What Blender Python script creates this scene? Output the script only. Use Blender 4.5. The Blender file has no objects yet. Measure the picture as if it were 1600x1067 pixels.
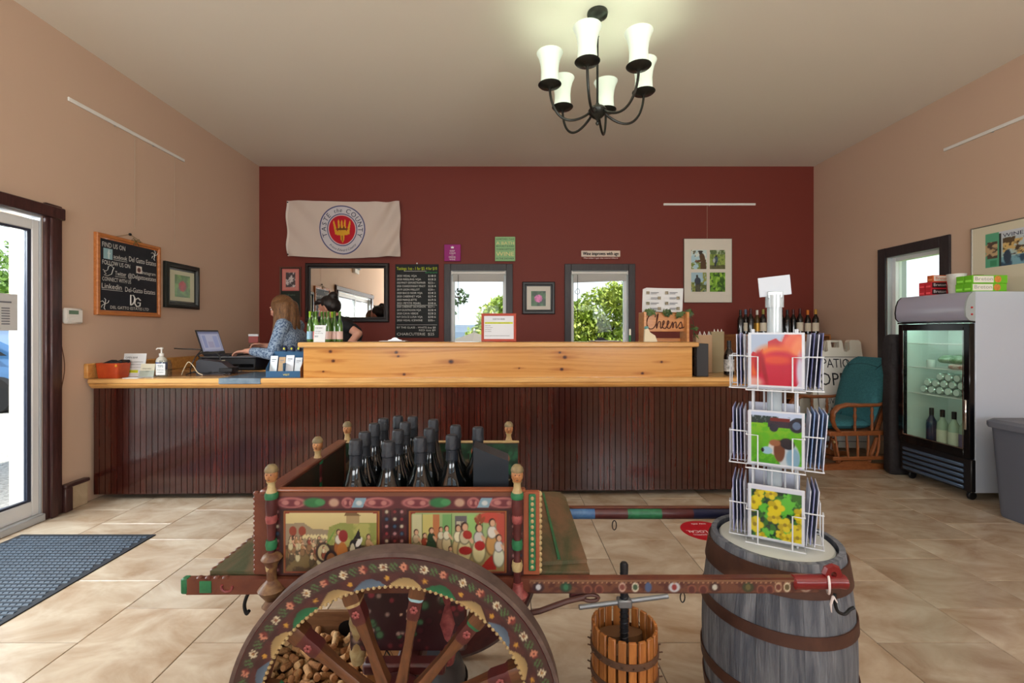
import bpy, bmesh, math, random
import numpy as np
from mathutils import Vector, Matrix, Euler
R = math.radians
PI = math.pi
random.seed(7)
SC = bpy.context.scene
COL = SC.collection

# ------------------------------------------------------------------ camera
XL, XR, YB, YF, ZC = -3.2, 4.04, 6.0, -2.6, 3.464     # room: left, right, red wall, wall behind the camera, ceiling
cam_d = bpy.data.cameras.new('camera')
cam = bpy.data.objects.new('camera', cam_d)
COL.objects.link(cam)
cam.location = (0, 0, 1.3)
cam.rotation_euler = (R(90), 0, 0)
cam_d.sensor_width = 36
cam_d.lens = 718 / 1600 * 36
cam_d.shift_x = 12 / 1600
cam_d.shift_y = -14.5 / 1600
cam_d.clip_start = .05
SC.camera = cam
vs = SC.view_settings
vs.view_transform = 'Standard'
vs.look = 'None'
vs.exposure = 0.0
vs.gamma = 1
vs.use_curve_mapping = False

# ------------------------------------------------------------------ world, sun, added area lamps
world = bpy.data.worlds.new('sky')
SC.world = world
world.use_nodes = True
wn = world.node_tree
bg = wn.nodes['Background']
tc = wn.nodes.new('ShaderNodeTexCoord')
sep = wn.nodes.new('ShaderNodeSeparateXYZ')
rmp = wn.nodes.new('ShaderNodeValToRGB')
rmp.color_ramp.elements[0].position = 0.0
rmp.color_ramp.elements[0].color = (.93, .95, .97, 1)
rmp.color_ramp.elements[1].position = .7
rmp.color_ramp.elements[1].color = (.52, .70, .95, 1)
wn.links.new(tc.outputs['Generated'], sep.inputs[0])
wn.links.new(sep.outputs['Z'], rmp.inputs[0])
wn.links.new(rmp.outputs[0], bg.inputs[0])
bg.inputs[1].default_value = 1.5

sun_d = bpy.data.lights.new('sun', 'SUN')
sun_d.energy = 7.0
sun_d.angle = R(1)
sun_d.color = (1, .95, .86)
sun = bpy.data.objects.new('sun', sun_d)
COL.objects.link(sun)
sun.rotation_euler = (R(20), R(14), 0)

def area(name, loc, rot, sx, sy, power, col=(1, 1, 1)):
    l = bpy.data.lights.new(name, 'AREA')
    l.shape = 'RECTANGLE'
    l.size, l.size_y = sx, sy
    l.energy = power
    l.color = col
    o = bpy.data.objects.new(name, l)
    COL.objects.link(o)
    o.location = loc
    o.rotation_euler = rot
    return o
# lamps added behind the camera to brighten the ceiling; daylight of the entrance
area('ceiling_fill_lamp', (-1.35, YF + .06, 1.75), (R(152), 0, 0), 2.3, 1.9, 190, (.97, .98, 1))
area('ceiling_fill_lamp', (2.15, YF + .06, 1.75), (R(152), 0, 0), 2.3, 1.9, 190, (.97, .98, 1))
area('daylight_entrance', (XL - .75, 1.9, 2.35), (0, R(-62), 0), 1.0, 2.2, 260, (.9, .95, 1))

# ------------------------------------------------------------------ helpers
def lin(c):
    if isinstance(c, str):
        c = [int(c[i:i + 2], 16) for i in (0, 2, 4)]
    out = []
    for v in c[:3]:
        v = v / 255
        out.append(v / 12.92 if v <= .04045 else ((v + .055) / 1.055) ** 2.4)
    return tuple(out) + (1,)

MATS = {}
def mat(name, col, rough=.5, metal=0, col2=None, scale=6, stretch=(1, 1, 1), bump=0, bscale=60, bstretch=None,
        spec=.5, coat=0, rand=0, emit=None, estr=0, ramp=(.35, .65), detail=5, world_co=False, sheen=0, trans=0, ior=1.45):
    if name in MATS:
        return MATS[name]
    m = bpy.data.materials.new(name)
    MATS[name] = m
    m.use_nodes = True
    nt = m.node_tree
    b = nt.nodes['Principled BSDF']
    L = nt.links.new
    N = nt.nodes.new
    b.inputs['Roughness'].default_value = rough
    b.inputs['Metallic'].default_value = metal
    b.inputs['Specular IOR Level'].default_value = spec
    b.inputs['Coat Weight'].default_value = coat
    b.inputs['Coat Roughness'].default_value = .12
    b.inputs['Transmission Weight'].default_value = trans
    b.inputs['IOR'].default_value = ior
    if sheen:
        b.inputs['Sheen Weight'].default_value = sheen
    b.inputs['Base Color'].default_value = lin(col)
    co = None
    if col2 is not None or bump:
        t = N('ShaderNodeTexCoord')
        co = t.outputs['Object']
        if world_co:
            g = N('ShaderNodeNewGeometry')
            co = g.outputs['Position']
        if rand:
            oi = N('ShaderNodeObjectInfo')
            va = N('ShaderNodeVectorMath'); va.operation = 'MULTIPLY_ADD'
            cx = N('ShaderNodeCombineXYZ')
            for i in range(3):
                L(oi.outputs['Random'], cx.inputs[i])
            L(cx.outputs[0], va.inputs[0])
            va.inputs[1].default_value = (37, 53, 71)
            L(co, va.inputs[2])
            co = va.outputs[0]
    out = None
    if col2 is not None:
        mp = N('ShaderNodeMapping')
        mp.inputs['Scale'].default_value = stretch
        L(co, mp.inputs[0])
        nz = N('ShaderNodeTexNoise')
        nz.inputs['Scale'].default_value = scale
        nz.inputs['Detail'].default_value = detail
        nz.inputs['Roughness'].default_value = .6
        nz.inputs['Distortion'].default_value = .6
        L(mp.outputs[0], nz.inputs['Vector'])
        rp = N('ShaderNodeValToRGB')
        rp.color_ramp.elements[0].position, rp.color_ramp.elements[1].position = ramp
        rp.color_ramp.elements[0].color, rp.color_ramp.elements[1].color = lin(col), lin(col2)
        L(nz.outputs['Fac'], rp.inputs[0])
        out = rp.outputs[0]
    if rand:
        oi2 = N('ShaderNodeObjectInfo')
        mr = N('ShaderNodeMapRange')
        mr.inputs[3].default_value, mr.inputs[4].default_value = 1 - rand, 1 + rand
        L(oi2.outputs['Random'], mr.inputs[0])
        hs = N('ShaderNodeHueSaturation')
        L(mr.outputs[0], hs.inputs['Value'])
        if out:
            L(out, hs.inputs['Color'])
        else:
            hs.inputs['Color'].default_value = lin(col)
        out = hs.outputs[0]
    if out:
        L(out, b.inputs['Base Color'])
    if bump:
        mp2 = N('ShaderNodeMapping')
        mp2.inputs['Scale'].default_value = bstretch or stretch
        L(co, mp2.inputs[0])
        nb = N('ShaderNodeTexNoise')
        nb.inputs['Scale'].default_value = bscale
        nb.inputs['Detail'].default_value = 3
        L(mp2.outputs[0], nb.inputs['Vector'])
        bp = N('ShaderNodeBump')
        bp.inputs['Strength'].default_value = bump
        bp.inputs['Distance'].default_value = .01
        L(nb.outputs['Fac'], bp.inputs['Height'])
        L(bp.outputs[0], b.inputs['Normal'])
    if emit is not None:
        b.inputs['Emission Color'].default_value = lin(emit)
        b.inputs['Emission Strength'].default_value = estr
    return m

def glass_mat(name, tint=(1, 1, 1), ior=1.45, tr=1.0, rough=0.0):
    m = bpy.data.materials.new(name)
    m.use_nodes = True
    nt = m.node_tree
    nt.nodes.remove(nt.nodes['Principled BSDF'])
    o = nt.nodes['Material Output']
    t = nt.nodes.new('ShaderNodeBsdfTransparent'); t.inputs[0].default_value = (*[c * tr for c in tint], 1)
    g = nt.nodes.new('ShaderNodeBsdfGlossy'); g.inputs['Roughness'].default_value = rough
    lw = nt.nodes.new('ShaderNodeLayerWeight'); lw.inputs[0].default_value = .5
    p5 = nt.nodes.new('ShaderNodeMath'); p5.operation = 'POWER'; p5.inputs[1].default_value = 5
    f = nt.nodes.new('ShaderNodeMapRange'); f.inputs[3].default_value = ((ior - 1) / (ior + 1)) ** 2; f.inputs[4].default_value = 1
    nt.links.new(lw.outputs['Facing'], p5.inputs[0]); nt.links.new(p5.outputs[0], f.inputs[0])
    x = nt.nodes.new('ShaderNodeMixShader')
    nt.links.new(f.outputs[0], x.inputs[0]); nt.links.new(t.outputs[0], x.inputs[1]); nt.links.new(g.outputs[0], x.inputs[2])
    nt.links.new(x.outputs[0], o.inputs[0])
    return m

_paint = {}
def paint_mat(rough=.5, coat=0):
    k = (rough, coat)
    if k not in _paint:
        m = bpy.data.materials.new('printed_colours')
        m.use_nodes = True
        b = m.node_tree.nodes['Principled BSDF']
        a = m.node_tree.nodes.new('ShaderNodeVertexColor'); a.layer_name = 'Col'
        m.node_tree.links.new(a.outputs[0], b.inputs['Base Color'])
        b.inputs['Roughness'].default_value = rough
        b.inputs['Coat Weight'].default_value = coat
        b.inputs['Coat Roughness'].default_value = .08
        _paint[k] = m
    return _paint[k]

def T(x=0, y=0, z=0, rx=0, ry=0, rz=0, s=1):
    return Matrix.Translation((x, y, z)) @ Euler((R(rx), R(ry), R(rz))).to_matrix().to_4x4() @ Matrix.Scale(s, 4)

class MB:
    def __init__(s, M=None):
        s.v, s.f, s.mi = [], [], []
        s.M = M or Matrix.Identity(4)
    def add(s, vs_, fs, m=0, M=None):
        X = s.M @ M if M is not None else s.M
        n = len(s.v)
        s.v += [tuple(X @ Vector(p)) for p in vs_]
        s.f += [tuple(i + n for i in f) for f in fs]
        s.mi += [m] * len(fs)
        return s
    def box(s, x0, x1, y0, y1, z0, z1, m=0, M=None, ch=0):
        if ch <= 0:
            v = [(x, y, z) for z in (z0, z1) for y in (y0, y1) for x in (x0, x1)]
            return s.add(v, [(0, 2, 3, 1), (4, 5, 7, 6), (0, 1, 5, 4), (2, 6, 7, 3), (0, 4, 6, 2), (1, 3, 7, 5)], m, M)
        ch = min(ch, (x1 - x0) * .45, (y1 - y0) * .45, (z1 - z0) * .45)
        v, idx = [], {}
        for i in (0, 1):
            for j in (0, 1):
                for k in (0, 1):
                    c = [(x0, x1)[i], (y0, y1)[j], (z0, z1)[k]]
                    d = [(ch, -ch)[i], (ch, -ch)[j], (ch, -ch)[k]]
                    for a in range(3):
                        p = [c[q] + (d[q] if q != a else 0) for q in range(3)]
                        idx[(i, j, k, a)] = len(v)
                        v.append(tuple(p))
        f = []
        for sgn in (0, 1):
            f.append([idx[(sgn, j, k, 0)] for j, k in ((0, 0), (1, 0), (1, 1), (0, 1))])
            f.append([idx[(i, sgn, k, 1)] for i, k in ((0, 0), (1, 0), (1, 1), (0, 1))])
            f.append([idx[(i, j, sgn, 2)] for i, j in ((0, 0), (1, 0), (1, 1), (0, 1))])
        for a in (0, 1):
            for b in (0, 1):
                f.append([idx[(0, a, b, 1)], idx[(1, a, b, 1)], idx[(1, a, b, 2)], idx[(0, a, b, 2)]])
                f.append([idx[(a, 0, b, 0)], idx[(a, 1, b, 0)], idx[(a, 1, b, 2)], idx[(a, 0, b, 2)]])
                f.append([idx[(a, b, 0, 0)], idx[(a, b, 1, 0)], idx[(a, b, 1, 1)], idx[(a, b, 0, 1)]])
        for i in (0, 1):
            for j in (0, 1):
                for k in (0, 1):
                    f.append([idx[(i, j, k, a)] for a in range(3)])
        return s.add(v, f, m, M)
    def cb(s, c, d, m=0, M=None, ch=0):
        return s.box(c[0] - d[0] / 2, c[0] + d[0] / 2, c[1] - d[1] / 2, c[1] + d[1] / 2, c[2] - d[2] / 2, c[2] + d[2] / 2, m, M, ch)
    def lathe(s, prof, seg=24, m=0, M=None, cap=True, sx=1, sy=1):
        v, f = [], []
        for r, z in prof:
            for i in range(seg):
                a = 2 * PI * i / seg
                v.append((r * math.cos(a) * sx, r * math.sin(a) * sy, z))
        for j in range(len(prof) - 1):
            for i in range(seg):
                i2 = (i + 1) % seg
                f.append((j * seg + i, j * seg + i2, (j + 1) * seg + i2, (j + 1) * seg + i))
        if cap:
            if prof[0][0] > 1e-5:
                f.append(tuple(range(seg))[::-1])
            if prof[-1][0] > 1e-5:
                f.append(tuple((len(prof) - 1) * seg + i for i in range(seg)))
        return s.add(v, f, m, M)
    def tube(s, pts, r, seg=8, m=0, M=None, closed=False, cap=True, flat=1):
        pts = [Vector(p) for p in pts]
        n = len(pts)
        rs = r if isinstance(r, (list, tuple)) else [r] * n
        v, f = [], []
        up = None
        for i in range(n):
            if closed:
                t = pts[(i + 1) % n] - pts[i - 1]
            else:
                t = pts[min(i + 1, n - 1)] - pts[max(i - 1, 0)]
            if t.length < 1e-9:
                t = Vector((0, 0, 1))
            t.normalize()
            if up is None:
                up = Vector((0, 0, 1)) if abs(t.z) < .9 else Vector((1, 0, 0))
            a = t.cross(up)
            if a.length < 1e-6:
                a = t.cross(Vector((0, 1, 0)))
            a.normalize()
            up = a.cross(t).normalized()
            for k in range(seg):
                an = 2 * PI * k / seg
                v.append(tuple(pts[i] + a * (math.cos(an) * rs[i]) + up * (math.sin(an) * rs[i] * flat)))
        for i in range(n if closed else n - 1):
            j = (i + 1) % n
            for k in range(seg):
                k2 = (k + 1) % seg
                f.append((i * seg + k, i * seg + k2, j * seg + k2, j * seg + k))
        if cap and not closed:
            f.append(tuple(range(seg)))
            f.append(tuple((n - 1) * seg + k for k in range(seg))[::-1])
        return s.add(v, f, m, M)
    def prism(s, poly, z0, z1, m=0, M=None):
        n = len(poly)
        v = [(x, y, z0) for x, y in poly] + [(x, y, z1) for x, y in poly]
        f = [tuple(range(n))[::-1], tuple(range(n, 2 * n))] + [(i, (i + 1) % n, n + (i + 1) % n, n + i) for i in range(n)]
        return s.add(v, f, m, M)
    def ell(s, c, r, seg=16, rings=10, m=0, M=None):
        v, f = [(0, 0, -1)], []
        for j in range(1, rings):
            p = PI * j / rings - PI / 2
            for i in range(seg):
                a = 2 * PI * i / seg
                v.append((math.cos(a) * math.cos(p), math.sin(a) * math.cos(p), math.sin(p)))
        v.append((0, 0, 1))
        for i in range(seg):
            f.append((0, 1 + (i + 1) % seg, 1 + i))
            f.append((len(v) - 1, 1 + (rings - 2) * seg + i, 1 + (rings - 2) * seg + (i + 1) % seg))
        for j in range(rings - 2):
            for i in range(seg):
                i2 = (i + 1) % seg
                f.append((1 + j * seg + i, 1 + j * seg + i2, 1 + (j + 1) * seg + i2, 1 + (j + 1) * seg + i))
        if not isinstance(r, (tuple, list)):
            r = (r, r, r)
        v = [(c[0] + x * r[0], c[1] + y * r[1], c[2] + z * r[2]) for x, y, z in v]
        return s.add(v, f, m, M)
    def build(s, name, mats, parent=None, loc=None, smooth=True, angle=38, fixn=True):
        return mesh_obj(name, s.mesh(name, mats, smooth, angle, fixn), parent, loc)
    def mesh(s, name, mats, smooth=True, angle=38, fixn=True):
        me = bpy.data.meshes.new(name)
        me.from_pydata(s.v, [], s.f)
        if fixn and s.f:
            bm = bmesh.new(); bm.from_mesh(me)
            bmesh.ops.recalc_face_normals(bm, faces=bm.faces)
            bm.to_mesh(me); bm.free()
        for m in (mats if isinstance(mats, (list, tuple)) else [mats]):
            me.materials.append(m)
        me.polygons.foreach_set('material_index', s.mi)
        if smooth:
            me.polygons.foreach_set('use_smooth', [True] * len(me.polygons))
            me.set_sharp_from_angle(angle=R(angle))
        me.update()
        return me

def mesh_obj(name, me, parent=None, loc=None, rot=None):
    o = bpy.data.objects.new(name, me)
    COL.objects.link(o)
    if parent:
        o.parent = parent
    if loc is not None:
        o.location = loc
    if rot is not None:
        o.rotation_euler = rot
    return o

def tag(o, label=None, cat=None, group=None, kind=None):
    if label: o['label'] = label
    if cat: o['category'] = cat
    if group: o['group'] = group
    if kind: o['kind'] = kind
    return o

def E(name, label, cat, loc=(0, 0, 0), rz=0, group=None, kind=None, rot=None):
    o = bpy.data.objects.new(name, None)
    o.empty_display_size = .1
    COL.objects.link(o)
    o.location = loc
    o.rotation_euler = rot if rot else (0, 0, R(rz))
    return tag(o, label, cat, group, kind)

def copy_tree(o, parent=None, loc=None, rz=None, label=None):
    c = o.copy()
    COL.objects.link(c)
    c.parent = parent
    if loc is not None: c.location = loc
    if rz is not None: c.rotation_euler = (0, 0, R(rz))
    if label: c['label'] = label
    for ch in list(o.children):
        copy_tree(ch, c)
    return c

def px(x, y, Y):
    """a point of the room at depth Y seen at x, y of the photograph"""
    return ((x - 788) * Y / 718, Y, 1.3 - (y - 519) * Y / 718)

# ---- lettering
_txt = {}
def text_geo(sx):
    if sx not in _txt:
        cu = bpy.data.curves.new('t', 'FONT')
        cu.body = sx
        cu.size = 1
        cu.resolution_u = 2
        ob = bpy.data.objects.new('t', cu)
        me = bpy.data.meshes.new_from_object(ob)
        v = [tuple(p.co) for p in me.vertices]
        f = [tuple(p.vertices) for p in me.polygons]
        bpy.data.objects.remove(ob); bpy.data.curves.remove(cu); bpy.data.meshes.remove(me)
        _txt[sx] = (v, f)
    return _txt[sx]

def put_text(mb, s, x, z, size, y=0, align='L', m=0, width=None, squash=1, M=None, slant=0, bold=0):
    """lettering lying in the local XZ plane, facing -Y; size is about the capital height / .7"""
    v, f = text_geo(s)
    if not v:
        return
    x0, x1 = min(p[0] for p in v), max(p[0] for p in v)
    k = size * squash
    if width:
        k = width / (x1 - x0)
    w = (x1 - x0) * k
    ox = {'L': x, 'C': x - w / 2, 'R': x - w}[align]
    for dx in ((0,) if not bold else (-bold, 0, bold)):
        mb.add([(ox + dx + (p[0] - x0) * k + slant * p[1] * size, y - abs(dx) * .01, z + p[1] * size) for p in v], f, m, M)

# ---- painted / printed surfaces
def vnoise(x, y, seed=0):
    r = np.random.RandomState(seed).rand(64, 64)
    xi, yi = np.floor(x).astype(int), np.floor(y).astype(int)
    fx, fy = x - xi, y - yi
    fx, fy = fx * fx * (3 - 2 * fx), fy * fy * (3 - 2 * fy)
    g = lambda a, b: r[a % 64, b % 64]
    return (g(xi, yi) * (1 - fx) + g(xi + 1, yi) * fx) * (1 - fy) + (g(xi, yi + 1) * (1 - fx) + g(xi + 1, yi + 1) * fx) * fy
def fbm(x, y, seed=0, o=4):
    t, a, n = 0, .5, 0
    for i in range(o):
        t = t + a * vnoise(x * 2 ** i, y * 2 ** i, seed + i); n += a; a *= .55
    return t / n

class CV:
    """a small canvas of colours carried by a fine mesh; x to the right, y up, both 0..1"""
    def __init__(s, w, h, nx, ny, bgc=(255, 255, 255)):
        s.w, s.h, s.nx, s.ny = w, h, nx, ny
        g = np.meshgrid(np.linspace(0, 1, nx), np.linspace(0, 1, ny))
        s.x, s.y = g[0].ravel(), g[1].ravel()
        s.c = np.tile(np.array(bgc, float), (nx * ny, 1))
        s.asp = w / h
    def put(s, mask, col):
        m = np.clip(mask, 0, 1)[:, None]
        s.c = s.c * (1 - m) + np.array(col, float) * m
        return s
    def ell(s, cx, cy, rx, ry, col, rot=0, soft=.12, a=1):
        dx, dy = (s.x - cx) * s.asp, s.y - cy
        c, d = math.cos(R(rot)), math.sin(R(rot))
        u, v = (dx * c + dy * d) / (rx * s.asp), (-dx * d + dy * c) / ry
        q = np.sqrt(u * u + v * v)
        return s.put(a * np.clip((1 - q) / soft + .5, 0, 1), col)
    def rect(s, x0, x1, y0, y1, col, a=1):
        return s.put(a * ((s.x >= x0) & (s.x <= x1) & (s.y >= y0) & (s.y <= y1)), col)
    def grad(s, y0, y1, c0, c1):
        t = np.clip((s.y - y0) / (y1 - y0), 0, 1)[:, None]
        m = ((s.y >= y0) & (s.y <= y1))
        s.c[m] = (np.array(c0, float) * (1 - t) + np.array(c1, float) * t)[m]
        return s
    def noise(s, fx, fy, col, lo=.5, hi=.6, seed=1, region=None, o=4):
        n = fbm(s.x * fx, s.y * fy, seed, o)
        m = np.clip((n - lo) / (hi - lo), 0, 1)
        if region is not None:
            m = m * region
        return s.put(m, col)
    def poly(s, pts, col, a=1):
        ins = np.zeros(len(s.x), bool)
        n = len(pts)
        for i in range(n):
            x0, y0 = pts[i]; x1, y1 = pts[(i + 1) % n]
            if y0 == y1: continue
            c = ((y0 > s.y) != (y1 > s.y)) & (s.x < (x1 - x0) * (s.y - y0) / (y1 - y0) + x0)
            ins ^= c
        return s.put(a * ins, col)
    def mesh(s, name='print', M=None, rough=.5, coat=0, fn=None):
        """fn maps the canvas to 3D (arrays x, y -> verts); default the local XZ plane facing -Y"""
        nx, ny = s.nx, s.ny
        if fn is None:
            V = np.stack([s.x * s.w, np.zeros_like(s.x), s.y * s.h], 1)
        else:
            V = fn(s.x, s.y)
        if M is not None:
            A = np.array(M)
            V = V @ A[:3, :3].T + A[:3, 3]
        i, j = np.meshgrid(np.arange(nx - 1), np.arange(ny - 1))
        a = (j * nx + i).ravel()
        F = np.stack([a, a + 1, a + nx + 1, a + nx], 1)
        me = bpy.data.meshes.new(name)
        me.from_pydata(V.tolist(), [], F.tolist())
        at = me.color_attributes.new('Col', 'FLOAT_COLOR', 'POINT')
        c = np.clip(s.c / 255, 0, 1)
        c = np.where(c <= .04045, c / 12.92, ((c + .055) / 1.055) ** 2.4)
        at.data.foreach_set('color', np.hstack([c, np.ones((len(c), 1))]).astype(np.float32).ravel())
        me.materials.append(paint_mat(rough, coat))
        me.polygons.foreach_set('use_smooth', [True] * len(me.polygons))
        me.update()
        return me
    def obj(s, name, parent=None, M=None, rough=.5, coat=0, fn=None):
        return mesh_obj(name, s.mesh(name, M, rough, coat, fn), parent)

def frame_mb(x0, x1, z0, z1, w, y0, y1, prof=.3):
    """a mitred picture frame in the XZ plane, front at y0 (towards -Y), back at y1"""
    mb = MB()
    def ring(i, y):
        return [(x0 + i, y, z0 + i), (x1 - i, y, z0 + i), (x1 - i, y, z1 - i), (x0 + i, y, z1 - i)]
    rs = [ring(0, y1), ring(0, y0 + (y1 - y0) * .25), ring(w * .15, y0), ring(w * .55, y0), ring(w * .7, y0 + (y1 - y0) * prof), ring(w, y0 + (y1 - y0) * (prof + .12)), ring(w, y1)]
    v = [p for r_ in rs for p in r_]
    f = []
    for k in range(len(rs) - 1):
        for i in range(4):
            f.append((k * 4 + i, k * 4 + (i + 1) % 4, (k + 1) * 4 + (i + 1) % 4, (k + 1) * 4 + i))
    k = len(rs) - 1
    for i in range(4):
        f.append((k * 4 + i, k * 4 + (i + 1) % 4, (i + 1) % 4, i))
    return mb.add(v, f)

def spl(pts, n=6):
    P = [Vector(p) for p in pts]
    P = [P[0] * 2 - P[1]] + P + [P[-1] * 2 - P[-2]]
    o = []
    for i in range(1, len(P) - 2):
        for k in range(n):
            t = k / n
            o.append(.5 * ((2 * P[i]) + (-P[i - 1] + P[i + 1]) * t + (2 * P[i - 1] - 5 * P[i] + 4 * P[i + 1] - P[i + 2]) * t * t + (-P[i - 1] + 3 * P[i] - 3 * P[i + 1] + P[i + 2]) * t ** 3))
    return o + [P[-2]]

def arc(cx, cy, r, a0, a1, n):
    return [(cx + r * math.cos(R(a0 + (a1 - a0) * i / n)), cy + r * math.sin(R(a0 + (a1 - a0) * i / n))) for i in range(n + 1)]
# ------------------------------------------------------------------ common materials
m_peach = mat('peach_wall_paint', (209, 180, 158), .75, bump=.03, bscale=180)
m_red = mat('brick_red_wall_paint', (118, 46, 35), .62, bump=.03, bscale=180)
m_ceil = mat('ceiling_paint', (236, 228, 214), .8, bump=.04, bscale=140)
m_grout = mat('grout', (92, 80, 70), .9)
m_tile = mat('stone_tile', (152, 126, 101), .22, col2=(196, 181, 161), scale=3.2, stretch=(1, 1.7, 1), rand=.09, bump=.06, bscale=9, ramp=(.3, .7), detail=9)
m_casing = mat('dark_stained_casing', (58, 36, 36), .34, col2=(78, 48, 46), scale=9, stretch=(6, 6, .7), bump=.1, bscale=40, coat=.2)
m_casing_bk = mat('charcoal_casing', (44, 40, 44), .42, col2=(56, 51, 54), scale=9, stretch=(6, 6, .7))
m_vinyl = mat('white_vinyl', (232, 234, 236), .35)
m_vinyl2 = mat('grey_vinyl', (186, 190, 194), .4)
m_gasket = mat('dark_gasket', (50, 54, 72), .5)
m_pane = glass_mat('window_glass', (.97, .99, .98), 1.16)
m_white = mat('white_paint', (236, 234, 230), .5)
m_alu = mat('brushed_aluminium', (196, 198, 200), .35, metal=.9)
m_black = mat('black_plastic', (18, 18, 20), .4)
m_blackgloss = mat('black_gloss', (12, 12, 14), .12)
m_chrome = mat('chrome', (220, 222, 224), .12, metal=1)
m_paper = mat('white_paper', (218, 220, 222), .7)
m_ink = mat('black_ink', (34, 34, 38), .7)
m_inkw = mat('white_ink', (245, 240, 242), .7)
m_chalk = mat('white_chalk', (222, 222, 218), .9)
m_steel_wire = mat('white_wire', (200, 204, 210), .35)

# ------------------------------------------------------------------ floor with single tiles
fl = MB().box(XL - .2, XR + .2, YF - .2, YB + .2, -.14, -.004).build('floor', m_grout)
tag(fl, 'floor of square tan stone tiles in running bond', 'floor', kind='structure')
TS, GX, GR = .478, .605, .0035
tile_me = MB().box(-.5, .5, -.5, .5, -.5, .5).mesh('tile', m_tile, smooth=False)
tb = MB().box(-TS / 2 + GR / 2, TS / 2 - GR / 2, -TS / 2 + GR / 2, TS / 2 - GR / 2, -.006, 0, ch=.0018)
tile_full = tb.mesh('tile', m_tile, smooth=False)
for k in range(-9, 9):
    xa, xb = GX + TS * k, GX + TS * (k + 1)
    ph = 1.926 if k % 2 == 0 else 1.926 + TS / 2
    for j in range(-12, 10):
        ya, yb = ph + TS * j, ph + TS * (j + 1)
        x0, x1, y0, y1 = max(xa, XL), min(xb, XR), max(ya, YF), min(yb, YB)
        if x1 - x0 < .02 or y1 - y0 < .02:
            continue
        if y1 < -1.2:
            continue
        if x1 - x0 > TS - .001 and y1 - y0 > TS - .001:
            mesh_obj('tile', tile_full, fl, ((xa + xb) / 2, (ya + yb) / 2, 0))
        else:
            t = MB().box(x0 - (x0 + x1) / 2 + GR / 2, (x1 - x0) / 2 - GR / 2, -(y1 - y0) / 2 + GR / 2, (y1 - y0) / 2 - GR / 2, -.006, 0, ch=.0018)
            mesh_obj('tile', t.mesh('tile', m_tile, smooth=False), fl, ((x0 + x1) / 2, (y0 + y1) / 2, 0))
# the strip far behind the camera keeps larger slabs
for k in range(8):
    w = (XR - XL) / 8
    mesh_obj('tile', MB().box(-w / 2 + .003, w / 2 - .003, -.7 + .003, .7 - .003, -.006, 0).mesh('tile', m_tile, smooth=False), fl, (XL + w * (k + .5), -1.92, 0))

# ------------------------------------------------------------------ shell
def wall(name, mb, m, label):
    return tag(mb.build(name, m, smooth=False), label, 'wall', kind='structure')
DY0, DY1, DZ = .95, 3.18, 2.10            # entrance opening in the left wall
wl = MB().box(XL - .2, XL, YF, DY0, 0, ZC).box(XL - .2, XL, DY1, YB, 0, ZC).box(XL - .2, XL, DY0, DY1, DZ, ZC)
wall('wall_left', wl, m_peach, 'peach painted wall with the glazed entrance')
WY0, WY1, WZ0, WZ1 = 4.25, 4.85, .98, 2.085   # window opening in the right wall
wr = MB().box(XR, XR + .2, YF, WY0, 0, ZC).box(XR, XR + .2, WY1, YB, 0, ZC).box(XR, XR + .2, WY0, WY1, 0, WZ0).box(XR, XR + .2, WY0, WY1, WZ1, ZC)
wall('wall_right', wr, m_peach, 'peach painted wall behind the fridge')
BW = [(-.70, .025), (.87, 1.62)]        # openings of the two windows in the red wall
BZ0, BZ1 = 1.02, 2.105
wb = MB()
xs = [XL - .2, BW[0][0], BW[0][1], BW[1][0], BW[1][1], XR + .2]
for i in range(5):
    if i % 2 == 0:
        wb.box(xs[i], xs[i + 1], YB, YB + .2, 0, ZC)
    else:
        wb.box(xs[i], xs[i + 1], YB, YB + .2, 0, BZ0).box(xs[i], xs[i + 1], YB, YB + .2, BZ1, ZC)
wall('wall_back', wb, m_red, 'brick red painted wall behind the bar')
FW = [(-2.55, -.15), (.95, 3.35)]
wf = MB()
xs = [XL - .2, FW[0][0], FW[0][1], FW[1][0], FW[1][1], XR + .2]
for i in range(5):
    if i % 2 == 0:
        wf.box(xs[i], xs[i + 1], YF - .2, YF, 0, ZC)
    else:
        wf.box(xs[i], xs[i + 1], YF - .2, YF, 0, .75).box(xs[i], xs[i + 1], YF - .2, YF, 2.75, ZC)
wall('wall_front', wf, m_peach, 'peach painted wall with two wide windows behind the camera')
tag(MB().box(XL - .2, XR + .2, YF - .2, YB + .2, ZC, ZC + .1).build('ceiling', m_ceil, smooth=False), 'plain off white ceiling', 'ceiling', kind='structure')
tag(MB().box(XL - 1.3, XR + 1.3, YF - 1.3, YB + .9, ZC + .1, ZC + .25).build('roof', m_white, smooth=False), 'flat roof slab with unseen overhang added to block the sun', 'roof', kind='structure')  # overhang added out of view to keep direct sun off the windows

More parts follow.
